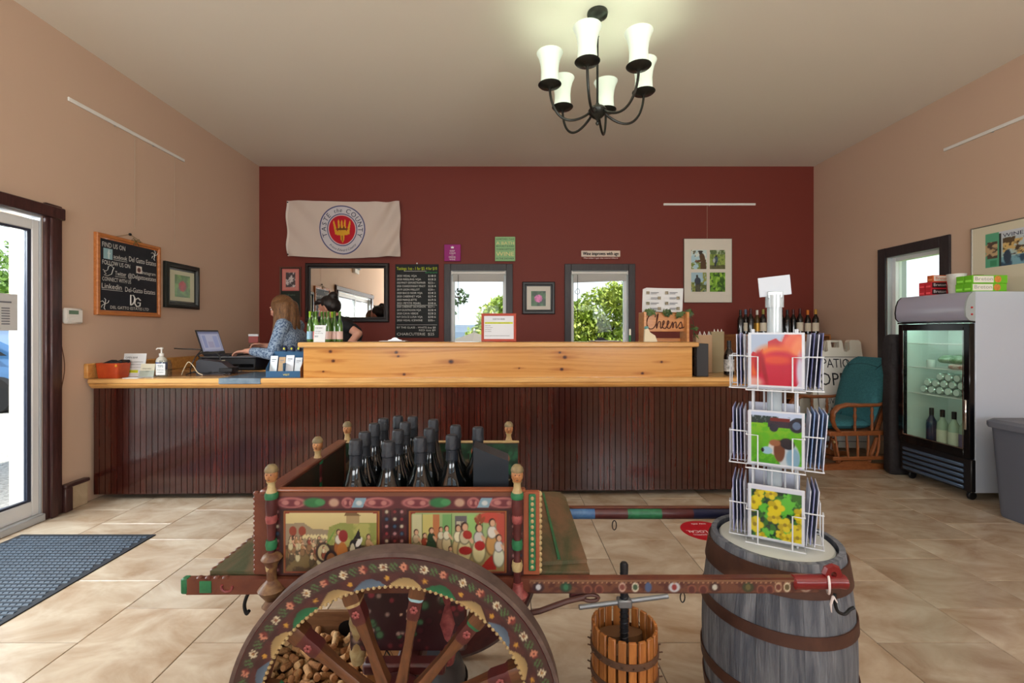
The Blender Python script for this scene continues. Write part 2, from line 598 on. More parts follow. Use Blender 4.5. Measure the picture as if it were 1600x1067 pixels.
# ------------------------------------------------------------------ windows
def window(name, label, M, w, z0, z1, casing, cw, depth=.2, blind=None, wide=False):
    """local: x across the opening from 0, y into the wall, z up"""
    e = E(name, label, 'window', kind='structure')
    e.matrix_world = M
    for a in (MB().box(-cw, 0, -.022, 0, z0 - cw, z1 + cw, ch=.004), MB().box(w, w + cw, -.022, 0, z0 - cw, z1 + cw, ch=.004),
              MB().box(0, w, -.022, 0, z1, z1 + cw, ch=.004), MB().box(0, w, -.03, 0, z0 - cw, z0, ch=.004)):
        a.build('casing', casing, e)
    f = .045
    y0, y1 = .05, .12
    fr = MB().box(.001, f, y0, y1, z0, z1, ch=.004).box(w - f, w - .001, y0, y1, z0, z1, ch=.004).box(f, w - f, y0, y1, z1 - f, z1 - .001, ch=.004).box(f, w - f, y0, y1, z0 + .001, z0 + f, ch=.004)
    if wide:
        fr.box(w / 2 - .03, w / 2 + .03, y0, y1, z0 + f, z1 - f, ch=.004)
    fr.build('window_frame', m_vinyl, e)
    jl = MB().box(0, .006, 0, depth, z0, z1).box(w - .006, w, 0, depth, z0, z1).box(0, w, 0, depth, z1 - .006, z1).box(0, w, 0, depth, z0, z0 + .006)
    jl.build('jamb', m_vinyl2, e)
    g = MB().box(f, w - f, .084, .09, z0 + f, z1 - f).build('pane', m_pane, e)
    return e
w1 = window('window_1', 'narrow window with charcoal casing above the bar notice', Matrix.Translation((BW[0][0], YB, 0)), BW[0][1] - BW[0][0], BZ0, BZ1, m_casing_bk, .085)
w2 = window('window_2', 'window with charcoal casing and crooked blind', Matrix.Translation((BW[1][0], YB, 0)), BW[1][1] - BW[1][0], BZ0, BZ1, m_casing_bk, .085)
window('window_3', 'window with charcoal casing in the peach wall by the fridge', Matrix.Translation((XR, WY1, 0)) @ Matrix.Rotation(-PI / 2, 4, 'Z'), WY1 - WY0, WZ0, WZ1, m_casing_bk, .1)
for i, (a, b) in enumerate(FW):
    window('window_%d' % (4 + i), 'wide window in the wall behind the camera', Matrix.Translation((b, YF, 0)) @ Matrix.Rotation(PI, 4, 'Z'), b - a, .75, 2.75, m_casing, .1, wide=True)
# roller blinds, drawn up
m_blind = mat('grey_blind', (188, 186, 182), .7)
for x0, x1, tilt, lab in ((BW[0][0] + .02, BW[0][1] - .02, 0, 'grey roller blind drawn up level in the window beside the chalk menu'), (BW[1][0] + .02, BW[1][1] - .02, -2.2, 'grey roller blind hanging crooked in the window below the wine sign')):
    e = E('roller_blind', lab, 'blind', ((x0 + x1) / 2, YB - .005, BZ1 - .03))
    w = x1 - x0
    MB().tube([(-w / 2, .015, 0), (w / 2, .015, 0)], .02, 12).build('roller', m_white, e)
    for s in (-1, 1):
        MB().box(s * (w / 2 + .006) - .006, s * (w / 2 + .006) + .006, -.006, .034, -.024, .028, ch=.002).build('bracket', m_white, e)
    MB(T(ry=tilt)).box(-w / 2 + .01, w / 2 - .01, .012, .016, -.10, -.01).box(-w / 2 + .01, w / 2 - .01, .008, .02, -.115, -.10, ch=.003).build('slat_cloth', m_blind, e)
# thin iron hooks hanging in both windows
m_iron = mat('black_iron', (22, 22, 24), .5, metal=.3)
for x, lab in ((px(716, 0, 5.96)[0], 'thin black hanging hook in the window beside the chalk menu'), (px(902.5, 0, 5.96)[0], 'thin black hanging hook in the window below the wine sign')):
    e = E('hanging_hook', lab, 'hook', (x, 5.96, 0))
    MB().tube([(0, 0, BZ1 - .06), (0, 0, 1.43)], .0035, 6).build('rod', m_iron, e)
    pts = [(math.cos(R(t)) * .035 * (1 - (t - 180) / 900), 0, 1.83 + math.sin(R(t)) * .035) for t in range(160, 560, 20)]
    MB().tube(pts, .0035, 6).build('curl', m_iron, e)

# ------------------------------------------------------------------ entrance: sliding glass door
d1 = E('door_1', 'sliding glass entrance door with white frame and dark stained casing', 'door', (XL, 0, 0), kind='structure')
CW = .12
MB().box(0, .03, DY1, DY1 + CW, 0, DZ + .1, ch=.006).box(.03, .05, DY1 + .02, DY1 + .07, 0, DZ, ch=.006).build('casing', m_casing, d1)
MB().box(0, .03, DY0 - CW, DY0, 0, DZ + .1, ch=.006).build('casing', m_casing, d1)
MB().box(0, .045, DY0 - CW - .01, DY1 + CW + .01, DZ, DZ + .085, ch=.006).build('casing', m_casing, d1)
MB().box(-.06, 0, DY1 - .01, DY1, 0, DZ).box(-.06, 0, DY0, DY0 + .01, 0, DZ).box(-.06, 0, DY0 + .01, DY1 - .01, DZ - .01, DZ).build('jamb', m_vinyl2, d1)
MB().box(-.115, -.06, DY1 - .012, DY1, 0, DZ).box(-.115, -.06, DY0, DY0 + .012, 0, DZ).build('outer_jamb', m_vinyl, d1)
MB().box(-.215, -.115, DY1 - .012, DY1 + .12, 0, DZ).box(-.215, -.115, DY0 - .12, DY0 + .012, 0, DZ).build('reveal', mat('cream_post', (226, 216, 196), .6), d1)
def sash(y0, y1, x, nm):
    s_ = .046
    MB().box(x - .02, x + .02, y0, y0 + s_, .05, DZ - .03, ch=.004).box(x - .02, x + .02, y1 - s_, y1, .05, DZ - .03, ch=.004) \
        .box(x - .02, x + .02, y0 + s_, y1 - s_, .05, .15, ch=.004).box(x - .02, x + .02, y0 + s_, y1 - s_, DZ - .1, DZ - .03, ch=.004).build(nm, m_vinyl, d1)
    MB().box(x - .012, x + .012, y1 - s_ - .026, y1 - s_, .15, DZ - .1).box(x - .012, x + .012, y0 + s_, y1 - s_ - .026, .15, .165).box(x - .012, x + .012, y0 + s_, y1 - s_ - .026, DZ - .115, DZ - .1).build('gasket', m_gasket, d1)
    MB().box(x - .004, x + .004, y0 + s_, y1 - s_ - .026, .165, DZ - .115).build('pane', m_pane, d1)
sash(2.02, DY1 - .011, -.028, 'sash')
sash(DY0 + .012, 2.10, -.085, 'sash')
MB().box(-.2, .03, DY0, DY1, -.003, .05, ch=.006).build('threshold', m_vinyl2, d1)

# notice taped to the glass
nt_ = E('opening_hours_sheet', 'printed sheet taped to the glass of the entrance door', 'notice', (XL - .021, 2.87, 1.31))
MB().box(0, .002, -.17, .17, 0, .24).build('sheet', m_paper, nt_)
mb = MB(T(.0035, 0, 0, rz=90))
for r_ in range(7):
    for c_ in range(3):
        mb.box(-.15 + c_ * .11, -.15 + c_ * .11 + (.06, .07, .05)[c_], -.0005, .0003, .04 + r_ * .017, .047 + r_ * .017)
mb.box(-.14, .13, -.0005, .0003, .18, .19)
mb.build('lettering', mat('grey_ink', (120, 124, 134), .8), nt_, smooth=False)

# ------------------------------------------------------------------ baseboards
m_bt = mat('baseboard_tile', (188, 166, 136), .4, col2=(206, 188, 160), scale=10)
bb = tag(MB().box(XL, XL + .03, DY1 + CW + .06, 3.5, 0, .172, ch=.004).build('baseboard_left', m_bt), 'stone tile baseboard with dark cap beside the entrance', 'baseboard', kind='structure')
MB().box(XL, XL + .05, DY1 + CW, 3.5, .172, .198, ch=.006).box(XL, XL + .05, DY1 + CW, DY1 + CW + .06, 0, .172, ch=.005).build('cap', m_casing, bb)
bb = tag(MB().box(XR - .022, XR, YF, YB, 0, .14, ch=.004).build('baseboard_right', m_bt), 'stone tile baseboard along the peach wall behind the fridge', 'baseboard', kind='structure')
bb = tag(MB().box(XL, XR - .03, YB - .022, YB, 0, .14, ch=.004).build('baseboard_back', m_bt), 'stone tile baseboard along the red wall', 'baseboard', kind='structure')

# ------------------------------------------------------------------ outdoors
m_grass = mat('lawn', (96, 128, 60), .9, col2=(140, 160, 84), scale=1.4, world_co=True)
gx, gy = np.meshgrid(np.linspace(-40, 40, 61), np.linspace(-30, 60, 61))
def sstep(t):
    t = np.clip(t, 0, 1); return t * t * (3 - 2 * t)
gz = -.16 - 1.0 * sstep((gy - 6.6) / 4) * sstep((gx + 4) / 3) - .012 * np.maximum(0, gy - 12)
me = bpy.data.meshes.new('ground')
ii, jj = np.meshgrid(np.arange(60), np.arange(60))
a = (jj * 61 + ii).ravel()
me.from_pydata(np.stack([gx.ravel(), gy.ravel(), gz.ravel()], 1).tolist(), [], np.stack([a, a + 1, a + 62, a + 61], 1).tolist())
me.materials.append(m_grass)
tag(mesh_obj('ground', me), 'green lawn around the building', 'lawn', kind='structure')
m_gravel = mat('gravel', (150, 146, 140), .95, col2=(206, 202, 196), scale=30, bump=.8, bscale=60, world_co=True)
tag(MB().box(-16, XL - .2, -6, 9, -.16, -.12).build('gravel', m_gravel, smooth=False), 'pale gravel forecourt outside the entrance', 'gravel', kind='stuff')
m_post = mat('cream_post', (226, 216, 196), .6)
MBp = MB().box(-.11, .11, -.11, .11, 0, 3.68, ch=.01).box(-.14, .14, -.14, .14, 0, .25, ch=.01).box(-.14, .14, -.14, .14, 2.6, 2.7, ch=.01)
tag(MBp.build('porch_post', m_post, loc=(-4.38, 5.0, -.12)), 'cream square porch post outside the glass door', 'post')
tag(MB().box(-.06, .06, -4, 1.2, 0, .2, ch=.01).build('porch_beam', mat('brown_beam', (92, 62, 54), .6), loc=(-4.42, 3.2, 2.5)), 'brown beam under the porch roof', 'beam')

m_leaf = {}
def leaf_mat(name, c1, c2):
    m = mat(name, c1, .55, col2=c2, scale=2.6, world_co=True, detail=8, ramp=(.3, .7))
    b = m.node_tree.nodes['Principled BSDF']
    b.inputs['Subsurface Weight'].default_value = 0
    return m
lf_y = leaf_mat('sunlit_leaves', (112, 150, 44), (206, 212, 104))
lf_g = leaf_mat('green_leaves', (66, 104, 44), (140, 172, 78))
lf_d = leaf_mat('dark_leaves', (40, 66, 36), (92, 124, 62))
def foliage(blobs, n, size, seed, m):
    rs = np.random.RandomState(seed)
    vol = np.array([b[3] * b[4] * b[5] for b in blobs]) ** .7
    pick = rs.choice(len(blobs), n, p=vol / vol.sum())
    B = np.array(blobs)[pick]
    d = rs.normal(size=(n, 3)); d /= np.linalg.norm(d, axis=1)[:, None]
    rad = rs.uniform(.55, 1.08, n)[:, None]
    P = B[:, :3] + d * rad * B[:, 3:]
    u = rs.normal(size=(n, 3)); u /= np.linalg.norm(u, axis=1)[:, None]
    w = np.cross(u, rs.normal(size=(n, 3))); w /= np.linalg.norm(w, axis=1)[:, None]
    s = (size * rs.uniform(.6, 1.3, n))[:, None]
    V = np.stack([P - u * s, P + w * s * .45, P + u * s, P - w * s * .45], 1).reshape(-1, 3)
    me = bpy.data.meshes.new('foliage')
    me.from_pydata(V.tolist(), [], np.arange(4 * n).reshape(-1, 4).tolist())
    me.materials.append(m)
    return me
m_bark = mat('bark', (92, 76, 60), .9, col2=(66, 54, 44), scale=20)
def tree(name, label, loc, blobs, n, size, m, trunk_h, tr=.08, seed=1):
    e = E(name, label, 'tree' if trunk_h > 1 else 'bush', loc, group='trees and bushes outside the windows')
    tag(mesh_obj('foliage', foliage(blobs, n, size, seed, m), e), kind='stuff')
    mb = MB()
    mb.tube([(0, 0, -.3), (.03, 0, trunk_h * .5), (0, .03, trunk_h)], [tr * 1.3, tr, tr * .6], 8)
    for b in blobs[:4]:
        mb.tube([(0, .03, trunk_h * .8), ((b[0]) * .6, b[1] * .6, (b[2] + trunk_h) / 2), (b[0], b[1], b[2])], [tr * .5, tr * .35, tr * .15], 6)
    mb.build('trunk', m_bark, e)
    return e
tree('leafy_tree', 'yellow green leafy tree seen through the window beside the chalk menu', (-.2, 11.6, -1.2), [(0, 0, 2.85, .5, .4, .42), (.35, .1, 2.6, .45, .4, .45), (.15, 0, 3.2, .3, .3, .22), (-.35, 0, 2.35, .45, .4, .35), (.2, 0, 2.2, .5, .4, .4)], 4200, .06, lf_y, 2.0, seed=2)
tree('leafy_bush', 'low yellow green bush beyond the grey parasol', (-1.1, 13.6, -1.2), [(0, 0, 1.9, .7, .5, .45), (-.5, 0, 1.8, .5, .4, .4), (.6, .2, 1.8, .5, .4, .4)], 2600, .06, lf_y, .9, seed=3)
tree('climbing_vine_bush', 'tall vine covered bush filling the window below the wine sign', (1.85, 9.4, -1.1), [(-.45, 0, 2.5, .5, .4, .5), (.2, .1, 2.8, .6, .4, .5), (.55, 0, 3.1, .45, .4, .35), (-.3, 0, 1.8, .7, .4, .7), (.5, 0, 1.9, .6, .4, .6), (-.6, .1, 2.9, .25, .3, .2), (.05, .1, 2.15, .4, .3, .5)], 11000, .055, lf_y, 1.6, seed=4)
tree('leafy_bush', 'dark green bush behind the vine covered bush', (2.1, 12.5, -1.16), [(0, 0, 1.7, 1.2, .6, .9), (-1.0, 0, 1.6, .8, .6, .8), (.9, 0, 1.9, .9, .6, .8)], 3600, .07, lf_g, .9, seed=5)
tree('hanging_branch_tree', 'dark leafy branch hanging into the window beside the chalk menu', (-1.55, 8.6, -1.1), [(.72, 0, 3.05, .17, .16, .15), (.55, 0, 2.75, .1, .1, .08), (-.3, .1, 3.6, .5, .4, .3)], 900, .045, lf_d, 3.1, seed=6)
for i, (x, y, h) in enumerate(((-21.5, 20.5, 5.6), (-15.5, 15.5, 4.2), (-22, 8, 5), (-18.5, 2.5, 4), (-19, -3, 4.6))):
    tree('leafy_tree', ('tall green tree beyond the parked car', 'rounded green tree behind the blue car', 'green tree at the far edge of the forecourt', 'green tree across the gravel forecourt', 'green tree far along the forecourt')[i], (x, y, -.2),
         [(0, 0, h * .7, h * .3, h * .3, h * .28), (h * .15, 0, h * .5, h * .26, h * .26, h * .2), (-h * .18, 0, h * .52, h * .25, h * .25, h * .2), (0, 0, h * .32, h * .3, h * .3, h * .2)], 3600, .13, lf_g, h * .5, .16, seed=20 + i)
for i, (x, y, h) in enumerate(((14, 14, 2.6), (19, 19, 3.0), (15, 22, 3.0))):
    tree('leafy_tree', ('low green tree seen through the window by the fridge', 'farther low tree outside the fridge window', 'pale tree on the skyline outside the fridge window')[i], (x, y, -.9),
         [(0, 0, h * .6, h * .5, h * .4, h * .3), (h * .4, 0, h * .45, h * .4, h * .3, h * .25), (-h * .4, 0, h * .45, h * .4, h * .3, h * .25)], 2600, .13, lf_g, h * .4, .14, seed=30 + i)
# hedge rows outside the windows behind the camera
for i in range(4):
    tree('leafy_tree', ('green tree before the first window behind the camera', 'second green tree behind the camera', 'third green tree behind the camera', 'fourth green tree behind the camera')[i], (-7 + i * 4.6, -12, -.2),
         [(0, 0, 1.6, 1.4, 1, 1.1), (.8, 0, 1.0, 1.1, .9, .9), (-.8, 0, 1.0, 1.1, .9, .9)], 1500, .16, lf_g, 1.0, .14, seed=40 + i)

# patio parasol behind the red wall
m_par = mat('beige_canvas', (122, 112, 102), .85)
e = E('patio_parasol', 'grey beige patio parasol seen through the window beside the chalk menu', 'parasol', (px(741, 0, 9.5)[0], 9.5, -1.2))
mb = MB()
for i in range(8):
    a0, a1 = 2 * PI * i / 8, 2 * PI * (i + 1) / 8
    mb.add([(0, 0, 2.5), (1.15 * math.cos(a0), 1.15 * math.sin(a0), 2.08), (1.15 * math.cos((a0 + a1) / 2) * .96, 1.15 * math.sin((a0 + a1) / 2) * .96, 2.07), (1.15 * math.cos(a1), 1.15 * math.sin(a1), 2.08)], [(0, 1, 2, 3)])
    mb.add([(1.15 * math.cos(a0), 1.15 * math.sin(a0), 2.08), (1.15 * math.cos(a1), 1.15 * math.sin(a1), 2.08), (1.15 * math.cos(a1), 1.15 * math.sin(a1), 1.95), (1.15 * math.cos(a0), 1.15 * math.sin(a0), 1.95)], [(0, 1, 2, 3)])
mb.build('canopy', m_par, e, fixn=False)
MB().lathe([(.02, 0), (.02, 2.52), (.03, 2.54), (0, 2.58)], 10).build('pole', m_alu, e)
MB().lathe([(.28, 0), (.28, .05), (.06, .09), (.03, .3)], 20).build('base', m_iron, e)
# low barn with grey blue roof
def barn(label, loc, w, d, h, roofc, wallc, rz=0):
    e = E('barn', label, 'building', loc, rz)
    MB().box(-w / 2, w / 2, -d / 2, d / 2, 0, h).build('wall', mat('siding_' + wallc, wallc, .8), e, smooth=False)
    rm = mat('roofing_' + roofc, roofc, .6)
    MB().add([(-w / 2 - .3, -d / 2 - .3, h), (w / 2 + .3, -d / 2 - .3, h), (w / 2 + .3, 0, h + d * .3), (-w / 2 - .3, 0, h + d * .3), (-w / 2 - .3, d / 2 + .3, h), (w / 2 + .3, d / 2 + .3, h)],
             [(0, 1, 2, 3), (3, 2, 5, 4), (0, 3, 4), (1, 5, 2)]).build('roof', rm, e, smooth=False)
    for k in range(int(w // 2.2)):
        x = -w / 2 + 1.1 + k * 2.2
        f = MB().box(x - .45, x + .45, -d / 2 - .04, -d / 2, h * .4, h * .8, ch=.01).build('window', m_white, e)
        MB().box(x - .38, x + .38, -d / 2 - .05, -d / 2 - .04, h * .43, h * .77).build('pane', m_blackgloss, f)
    return e
barn('long grey barn with blue grey roof beyond the parasol', (-2.2, 31, -1.5), 7, 5, 1.8, '5E6C7C', '77808A')
barn('dark roofed shed behind the vine covered bush', (4.6, 19, -1.4), 4.2, 3, 2.0, '4C5664', '6C7680')
barn('white house across the gravel forecourt', (-29, 21, -.2), 7, 5, 2.6, '6F625C', 'E6E4E0', 40)

# blue car outside the entrance
m_car = mat('blue_car_paint', (74, 118, 168), .25, metal=.3, coat=1)
m_tyre = mat('tyre_rubber', (26, 26, 28), .8)
car = E('parked_car', 'blue hatchback car parked outside the glass door', 'car', (-10.2, 8.9, -.115), 0)
prof = [(-2.05, .38), (-2.1, .62), (-2.0, .88), (-1.2, .98), (-.55, 1.42), (.7, 1.46), (1.65, 1.02), (2.05, .92), (2.1, .55), (2.0, .34)]
mb = MB()
n = len(prof)
secs = []
for y, kz, kx in ((-.82, .92, .97), (-.78, 1, 1), (0, 1.02, 1), (.78, 1, 1), (.82, .92, .97)):
    secs.append([(x * kx, y * (1 if z < 1.0 else .84), .3 + (z - .3) * (kz if z > .7 else 1)) for x, z in prof])
v = [p for s_ in secs for p in s_]
f = [(k * n + i, k * n + (i + 1) % n, (k + 1) * n + (i + 1) % n, (k + 1) * n + i) for k in range(4) for i in range(n)]
f += [tuple(range(n)), tuple(range(4 * n, 5 * n))]
mb.add(v, f).build('body', m_car, car)
mb = MB()
for x0, x1, t0, t1 in ((-1.05, .02, -.55, .02), (.08, 1.45, .08, .68)):
    mb.add([(x0, -.815, 1.0), (x1, -.815, 1.0), (t1, -.70, 1.38), (t0, -.70, 1.38)], [(0, 1, 2, 3)])
mb.build('side_window', m_blackgloss, car)
MB().box(-.42, -.2, -.84, -.81, .78, .81, ch=.005).build('handle', m_car, car)
for x in (-1.3, 1.3):
    for y in (-.78, .78):
        w = MB(T(x, y, .31, rx=90)).lathe([(.2, -.1), (.3, -.1), (.315, -.07), (.315, .07), (.3, .1), (.2, .1)], 28).build('wheel', m_tyre, car)
        MB(T(x, y, .31, rx=90)).lathe([(.05, .1), (.2, .09), (.2, -.09), (.05, -.1)], 20).build('rim', m_alu, w)
# ------------------------------------------------------------------ bar counter
CA = math.atan2(.13, 5.45)
BAR = Matrix.Translation((XL + .03, 3.545, 0)) @ Matrix.Rotation(CA, 4, 'Z')   # local x along the bar, y away from the camera
BL = 5.43
def barE(name, label, cat):
    e = E(name, label, cat)
    e.matrix_world = BAR
    return e
m_plank = mat('dark_mahogany_boards', (42, 15, 12), .16, col2=(72, 27, 18), scale=5, stretch=(9, 9, .8), rand=.26, bump=.05, bscale=30, bstretch=(12, 12, .7), coat=.7, ramp=(.3, .75))
m_pine = mat('honey_pine', (196, 136, 70), .28, col2=(220, 166, 96), scale=4, stretch=(.8, 9, 9), bump=.04, bscale=40, bstretch=(1, 10, 10), coat=.3)
m_pine2 = mat('pine_top', (202, 150, 90), .25, col2=(222, 174, 110), scale=4, stretch=(.8, 9, 9), coat=.4)
bc = barE('bar_counter', 'long dark beadboard bar front under the pine worktop', 'counter')
MB().box(.0, BL, .03, .60, .085, .865).build('carcass', mat('dark_carcass', (40, 20, 16), .6), bc, smooth=False)
NP = 122
pw = BL / NP
pm = MB().add([(-pw / 2 + .0025, 0, 0), (-pw / 2 + .0008, .006, 0), (-pw / 2 + .0008, .03, 0), (pw / 2 - .0008, .03, 0), (pw / 2 - .0008, .006, 0), (pw / 2 - .0025, 0, 0),
               (-pw / 2 + .0025, 0, .82), (-pw / 2 + .0008, .006, .82), (-pw / 2 + .0008, .03, .82), (pw / 2 - .0008, .03, .82), (pw / 2 - .0008, .006, .82), (pw / 2 - .0025, 0, .82)],
              [(0, 1, 2, 3, 4, 5), (6, 11, 10, 9, 8, 7)] + [(i, (i + 1) % 6, (i + 1) % 6 + 6, i + 6) for i in range(6)]).mesh('plank', m_plank, smooth=False)
for i in range(NP):
    mesh_obj('plank', pm, bc, ((i + .5) * pw, 0, .048))
for x in (.75, 1.35, 2.35, 2.62, 3.5, 3.62, 4.2, 4.9):
    MB().box(x - .035, x + .035, .12, .19, .0, .09, ch=.006).build('foot', m_black, bc)
MB().box(.0, BL, .2, .57, 0, .05).build('plinth', m_black, bc, smooth=False)
MB().box(BL - .02, BL, .03, .6, .048, .868).build('end_panel', m_plank, bc, smooth=False)

wt = barE('bar_worktop', 'honey pine worktop running along the whole bar', 'worktop')
prof = [(-.045, .875), (-.028, .875), (-.028, .862), (0.03, .862), (0.03, .9), (-.045, .9)]
MB().box(-.008, BL + .03, -.05, .645, .905, .945, ch=.008).build('top_board', m_pine2, wt)
# moulding under the edge
mb = MB()
pr = [(-.012, .868), (-.02, .872), (-.026, .88), (-.036, .888), (-.042, .898), (-.042, .905), (.02, .905), (.02, .868)]
v = [(x, y, z) for x in (0, BL + .02) for y, z in pr]
n = len(pr)
mb.add(v, [tuple(range(n)), tuple(range(n, 2 * n))[::-1]] + [(i, (i + 1) % n, n + (i + 1) % n, n + i) for i in range(n)])
mb.build('edge_moulding', m_pine, wt)
m_slate = mat('blue_grey_slate', (98, 116, 134), .18, col2=(122, 138, 152), scale=12, coat=.4)
MB().box(.98, 1.3, -.053, .5, .902, .9475, ch=.004).build('slate_inset', m_slate, wt)
MB().box(1.3, 1.56, .05, .5, .940, .9468, ch=.002).build('slate_inset', m_slate, wt)
MB().box(.02, .98, .12, .6, .940, .9462, ch=.002).build('wood_inlay', mat('walnut_inlay', (128, 88, 56), .2, col2=(150, 108, 70), scale=4, stretch=(.8, 9, 9), coat=.4), wt)
rt = E('return_worktop', 'pine side worktop along the peach wall behind the bar', 'worktop', (XL, 0, 0))
MB().box(.004, .96, 4.24, 5.2, .905, .945, ch=.008).build('top_board', m_pine2, rt)
MB().box(.01, .88, 4.26, 5.16, .0, .904).build('carcass', mat('dark_carcass', (40, 20, 16), .6), rt, smooth=False)
MB().box(.036, .92, 5.16, 5.2, .9455, 1.04, ch=.006).build('end_splash', m_pine, rt)
tag(MB().box(0, .034, 3.49, 5.2, .9465, 1.06, ch=.006).build('wall_splashboard', m_pine, loc=(XL + .001, 0, 0)), 'pine splashboard along the peach wall behind the orange basket', 'splashboard')

rb = barE('raised_bar_ledge', 'raised pine bar ledge with knotty front board', 'bar ledge')
bx0, bx1 = 1.605, 4.665
cv = CV(bx1 - bx0, .237, 420, 44, (206, 148, 78))
yy = cv.y
g = fbm(cv.x * 3.0, cv.y * 22 + 1.5 * np.sin(cv.x * 9), 3, 5)
cv.put(np.clip((g - .45) * 2.6, 0, 1), (182, 118, 52))
g2 = fbm(cv.x * 1.6, cv.y * 5, 9, 4)
cv.put(np.clip((g2 - .52) * 3, 0, .6), (224, 174, 102))
knots = [(.068, .86, .008), (.075, .55, .008), (.05, .2, .005), (.235, .83, .008), (.24, .7, .006), (.375, .52, .011), (.655, .82, .006), (.668, .66, .009), (.66, .26, .008), (.255, .1, .007), (.92, .5, .006), (.87, .12, .007), (.55, .3, .004)]
for kx, ky, r in knots:
    cv.ell(kx, ky, r * 3.4, r * 7, (160, 94, 40), soft=1, a=.6)
    cv.ell(kx, ky, r * .62, r * 6.5, (104, 56, 26), soft=.5)
    cv.ell(kx, ky, r * .34, r * 3.4, (54, 28, 16), soft=.6)
MB().box(bx0, bx1, .0, .03, .9455, 1.182).build('backing_board', m_pine, rb, smooth=False)
cv.obj('front_board', rb, Matrix.Translation((bx0, -.0012, .9455)), rough=.25, coat=.3)
MB().box(bx0 - .035, bx1 + .045, -.035, .30, 1.182, 1.222, ch=.008).build('cap_board', m_pine2, rb)
for x in (bx0 + .02, (bx0 + bx1) / 2, bx1 - .06):
    MB().box(x, x + .035, .03, .26, .9455, 1.182, ch=.004).build('bracket', m_pine, rb)

# ------------------------------------------------------------------ things on the red wall
WY = YB - .001
def wallpos(x, y):
    p = px(x, y, YB)
    return p[0], p[2]
# flag
fw, fh = 1.475, .705
fx0, fz0 = wallpos(450, 402.5)
def flagf(u, v):
    x = u * fw + .03 * (1 - v) * (1 - u) * .9
    sag = -.03 * np.sin(PI * u) * (1 - v) ** 1 * .9 + .014 * np.abs(u - .5) * 2
    z = v * fh + sag * .6 + .018 * (1 - u) * v
    y = -.06 - .024 * np.sin(9 * u + 5 * v) * np.clip(1.2 - v, 0, 1) - .034 * np.sin(30 * (u - .3 * v)) * np.clip((u - .68) * 4, 0, 1) - .024 * np.sin(22 * (u + .5 * v)) * np.clip((.3 - u) * 4, 0, 1)
    return np.stack([fx0 + x, WY + np.minimum(y, -.006), fz0 + z], 1)
fe = E('county_flag', 'cream flag with round crown emblem pinned above the mirror', 'flag')
cv = CV(fw, fh, 330, 160, (212, 196, 186))
cv.rect(0, .018, 0, 1, (228, 216, 208))
cx, cy, ro = .49, .5, .43
k = 1 / cv.asp
def ring(r0, r1, col):
    d = np.hypot((cv.x - cx) * cv.asp, cv.y - cy)
    s_ = .006
    cv.put(np.clip((d - r0) / s_ + .5, 0, 1) * np.clip((r1 - d) / s_ + .5, 0, 1), col)
ring(-1, ro, (206, 202, 208)); ring(ro - .018, ro, (44, 50, 110)); ring(-1, .283, (44, 50, 110)); ring(-1, .268, (224, 206, 206)); ring(-1, .25, (190, 18, 40))
gold = (222, 164, 40)
for i, (a, b, t) in enumerate(((-.115, -.15, .13), (-.05, -.06, .15), (.0, 0, .14), (.05, .06, .15), (.115, .15, .13))):
    cv.poly([(cx + (a - .026) * k, .46), (cx + (a + .026) * k, .46), (cx + (b + .014) * k, cy + t), (cx + b * k, cy + t + .035), (cx + (b - .014) * k, cy + t)], gold)
cv.rect(cx - .14 * k, cx + .14 * k, .42, .475, gold)
cv.rect(cx - .105 * k, cx + .105 * k, .405, .42, gold)
cv.ell(cx, .51, .12 * k, .018, (120, 66, 26)); cv.ell(cx - .03 * k, .53, .012 * k, .03, (110, 60, 26)); cv.ell(cx + .04 * k, .53, .012 * k, .03, (110, 60, 26))
cv.poly([(cx - .04 * k, .405), (cx + .04 * k, .405), (cx + .035 * k, .33), (cx, .27), (cx - .035 * k, .33)], gold)
cv.rect(cx - .015 * k, cx + .015 * k, .3, .4, (170, 110, 30))
fo = cv.obj('cloth', fe, rough=.8, fn=flagf)
def circ_text(mb, s, a0, a1, r, size, flip=False, m=0, slant=0):
    ws = []
    for ch in s:
        v, f = text_geo(ch) if ch != ' ' else ([], [])
        ws.append((max(p[0] for p in v) - min(p[0] for p in v) + .12) if v else .3)
    tot = sum(ws)
    acc = 0
    for ch, w in zip(s, ws):
        a = R(a0 + (a1 - a0) * (acc + w / 2) / tot)
        acc += w
        if ch == ' ':
            continue
        v, f = text_geo(ch)
        x0, x1 = min(p[0] for p in v), max(p[0] for p in v)
        out = []
        for p in v:
            lx, ly = (p[0] - (x0 + x1) / 2) * size + slant * p[1] * size, p[1] * size
            rr = r + (ly if not flip else -ly)
            tx = lx if not flip else -lx
            # tangent clockwise for a normal line of text
            u = rr * math.cos(a) + tx * math.sin(a)
            w_ = rr * math.sin(a) - tx * math.cos(a)
            out.append((cx + u / fw, cy + w_ / fh))
        P = flagf(np.array([o[0] for o in out]), np.array([o[1] for o in out]))
        P[:, 1] -= .0035
        mb.add([tuple(q) for q in P], f, m)
R_ = fh
for args, kw in ((('TASTE', 204, 128, .302 * R_, .125 * R_), {}), (('the', 117, 88, .312 * R_, .1 * R_), {'slant': .25}), (('COUNTY', 78, -26, .302 * R_, .125 * R_), {}), (('Prince Edward County', 226, 314, .375 * R_, .06 * R_), {'flip': True, 'slant': .2})):
    mb = MB()
    circ_text(mb, *args, **kw)
    mb.build('lettering', mat('navy_print', (40, 42, 76), .8), fe, smooth=False, fixn=False)
for u, v in ((.008, .975), (.008, .03)):
    p = flagf(np.array([u]), np.array([v]))[0]
    MB(T(p[0], p[1] - .003, p[2], rx=90)).lathe([(.004, 0), (.009, 0), (.009, .003), (.004, .003)], 14).build('grommet', m_iron, fe)

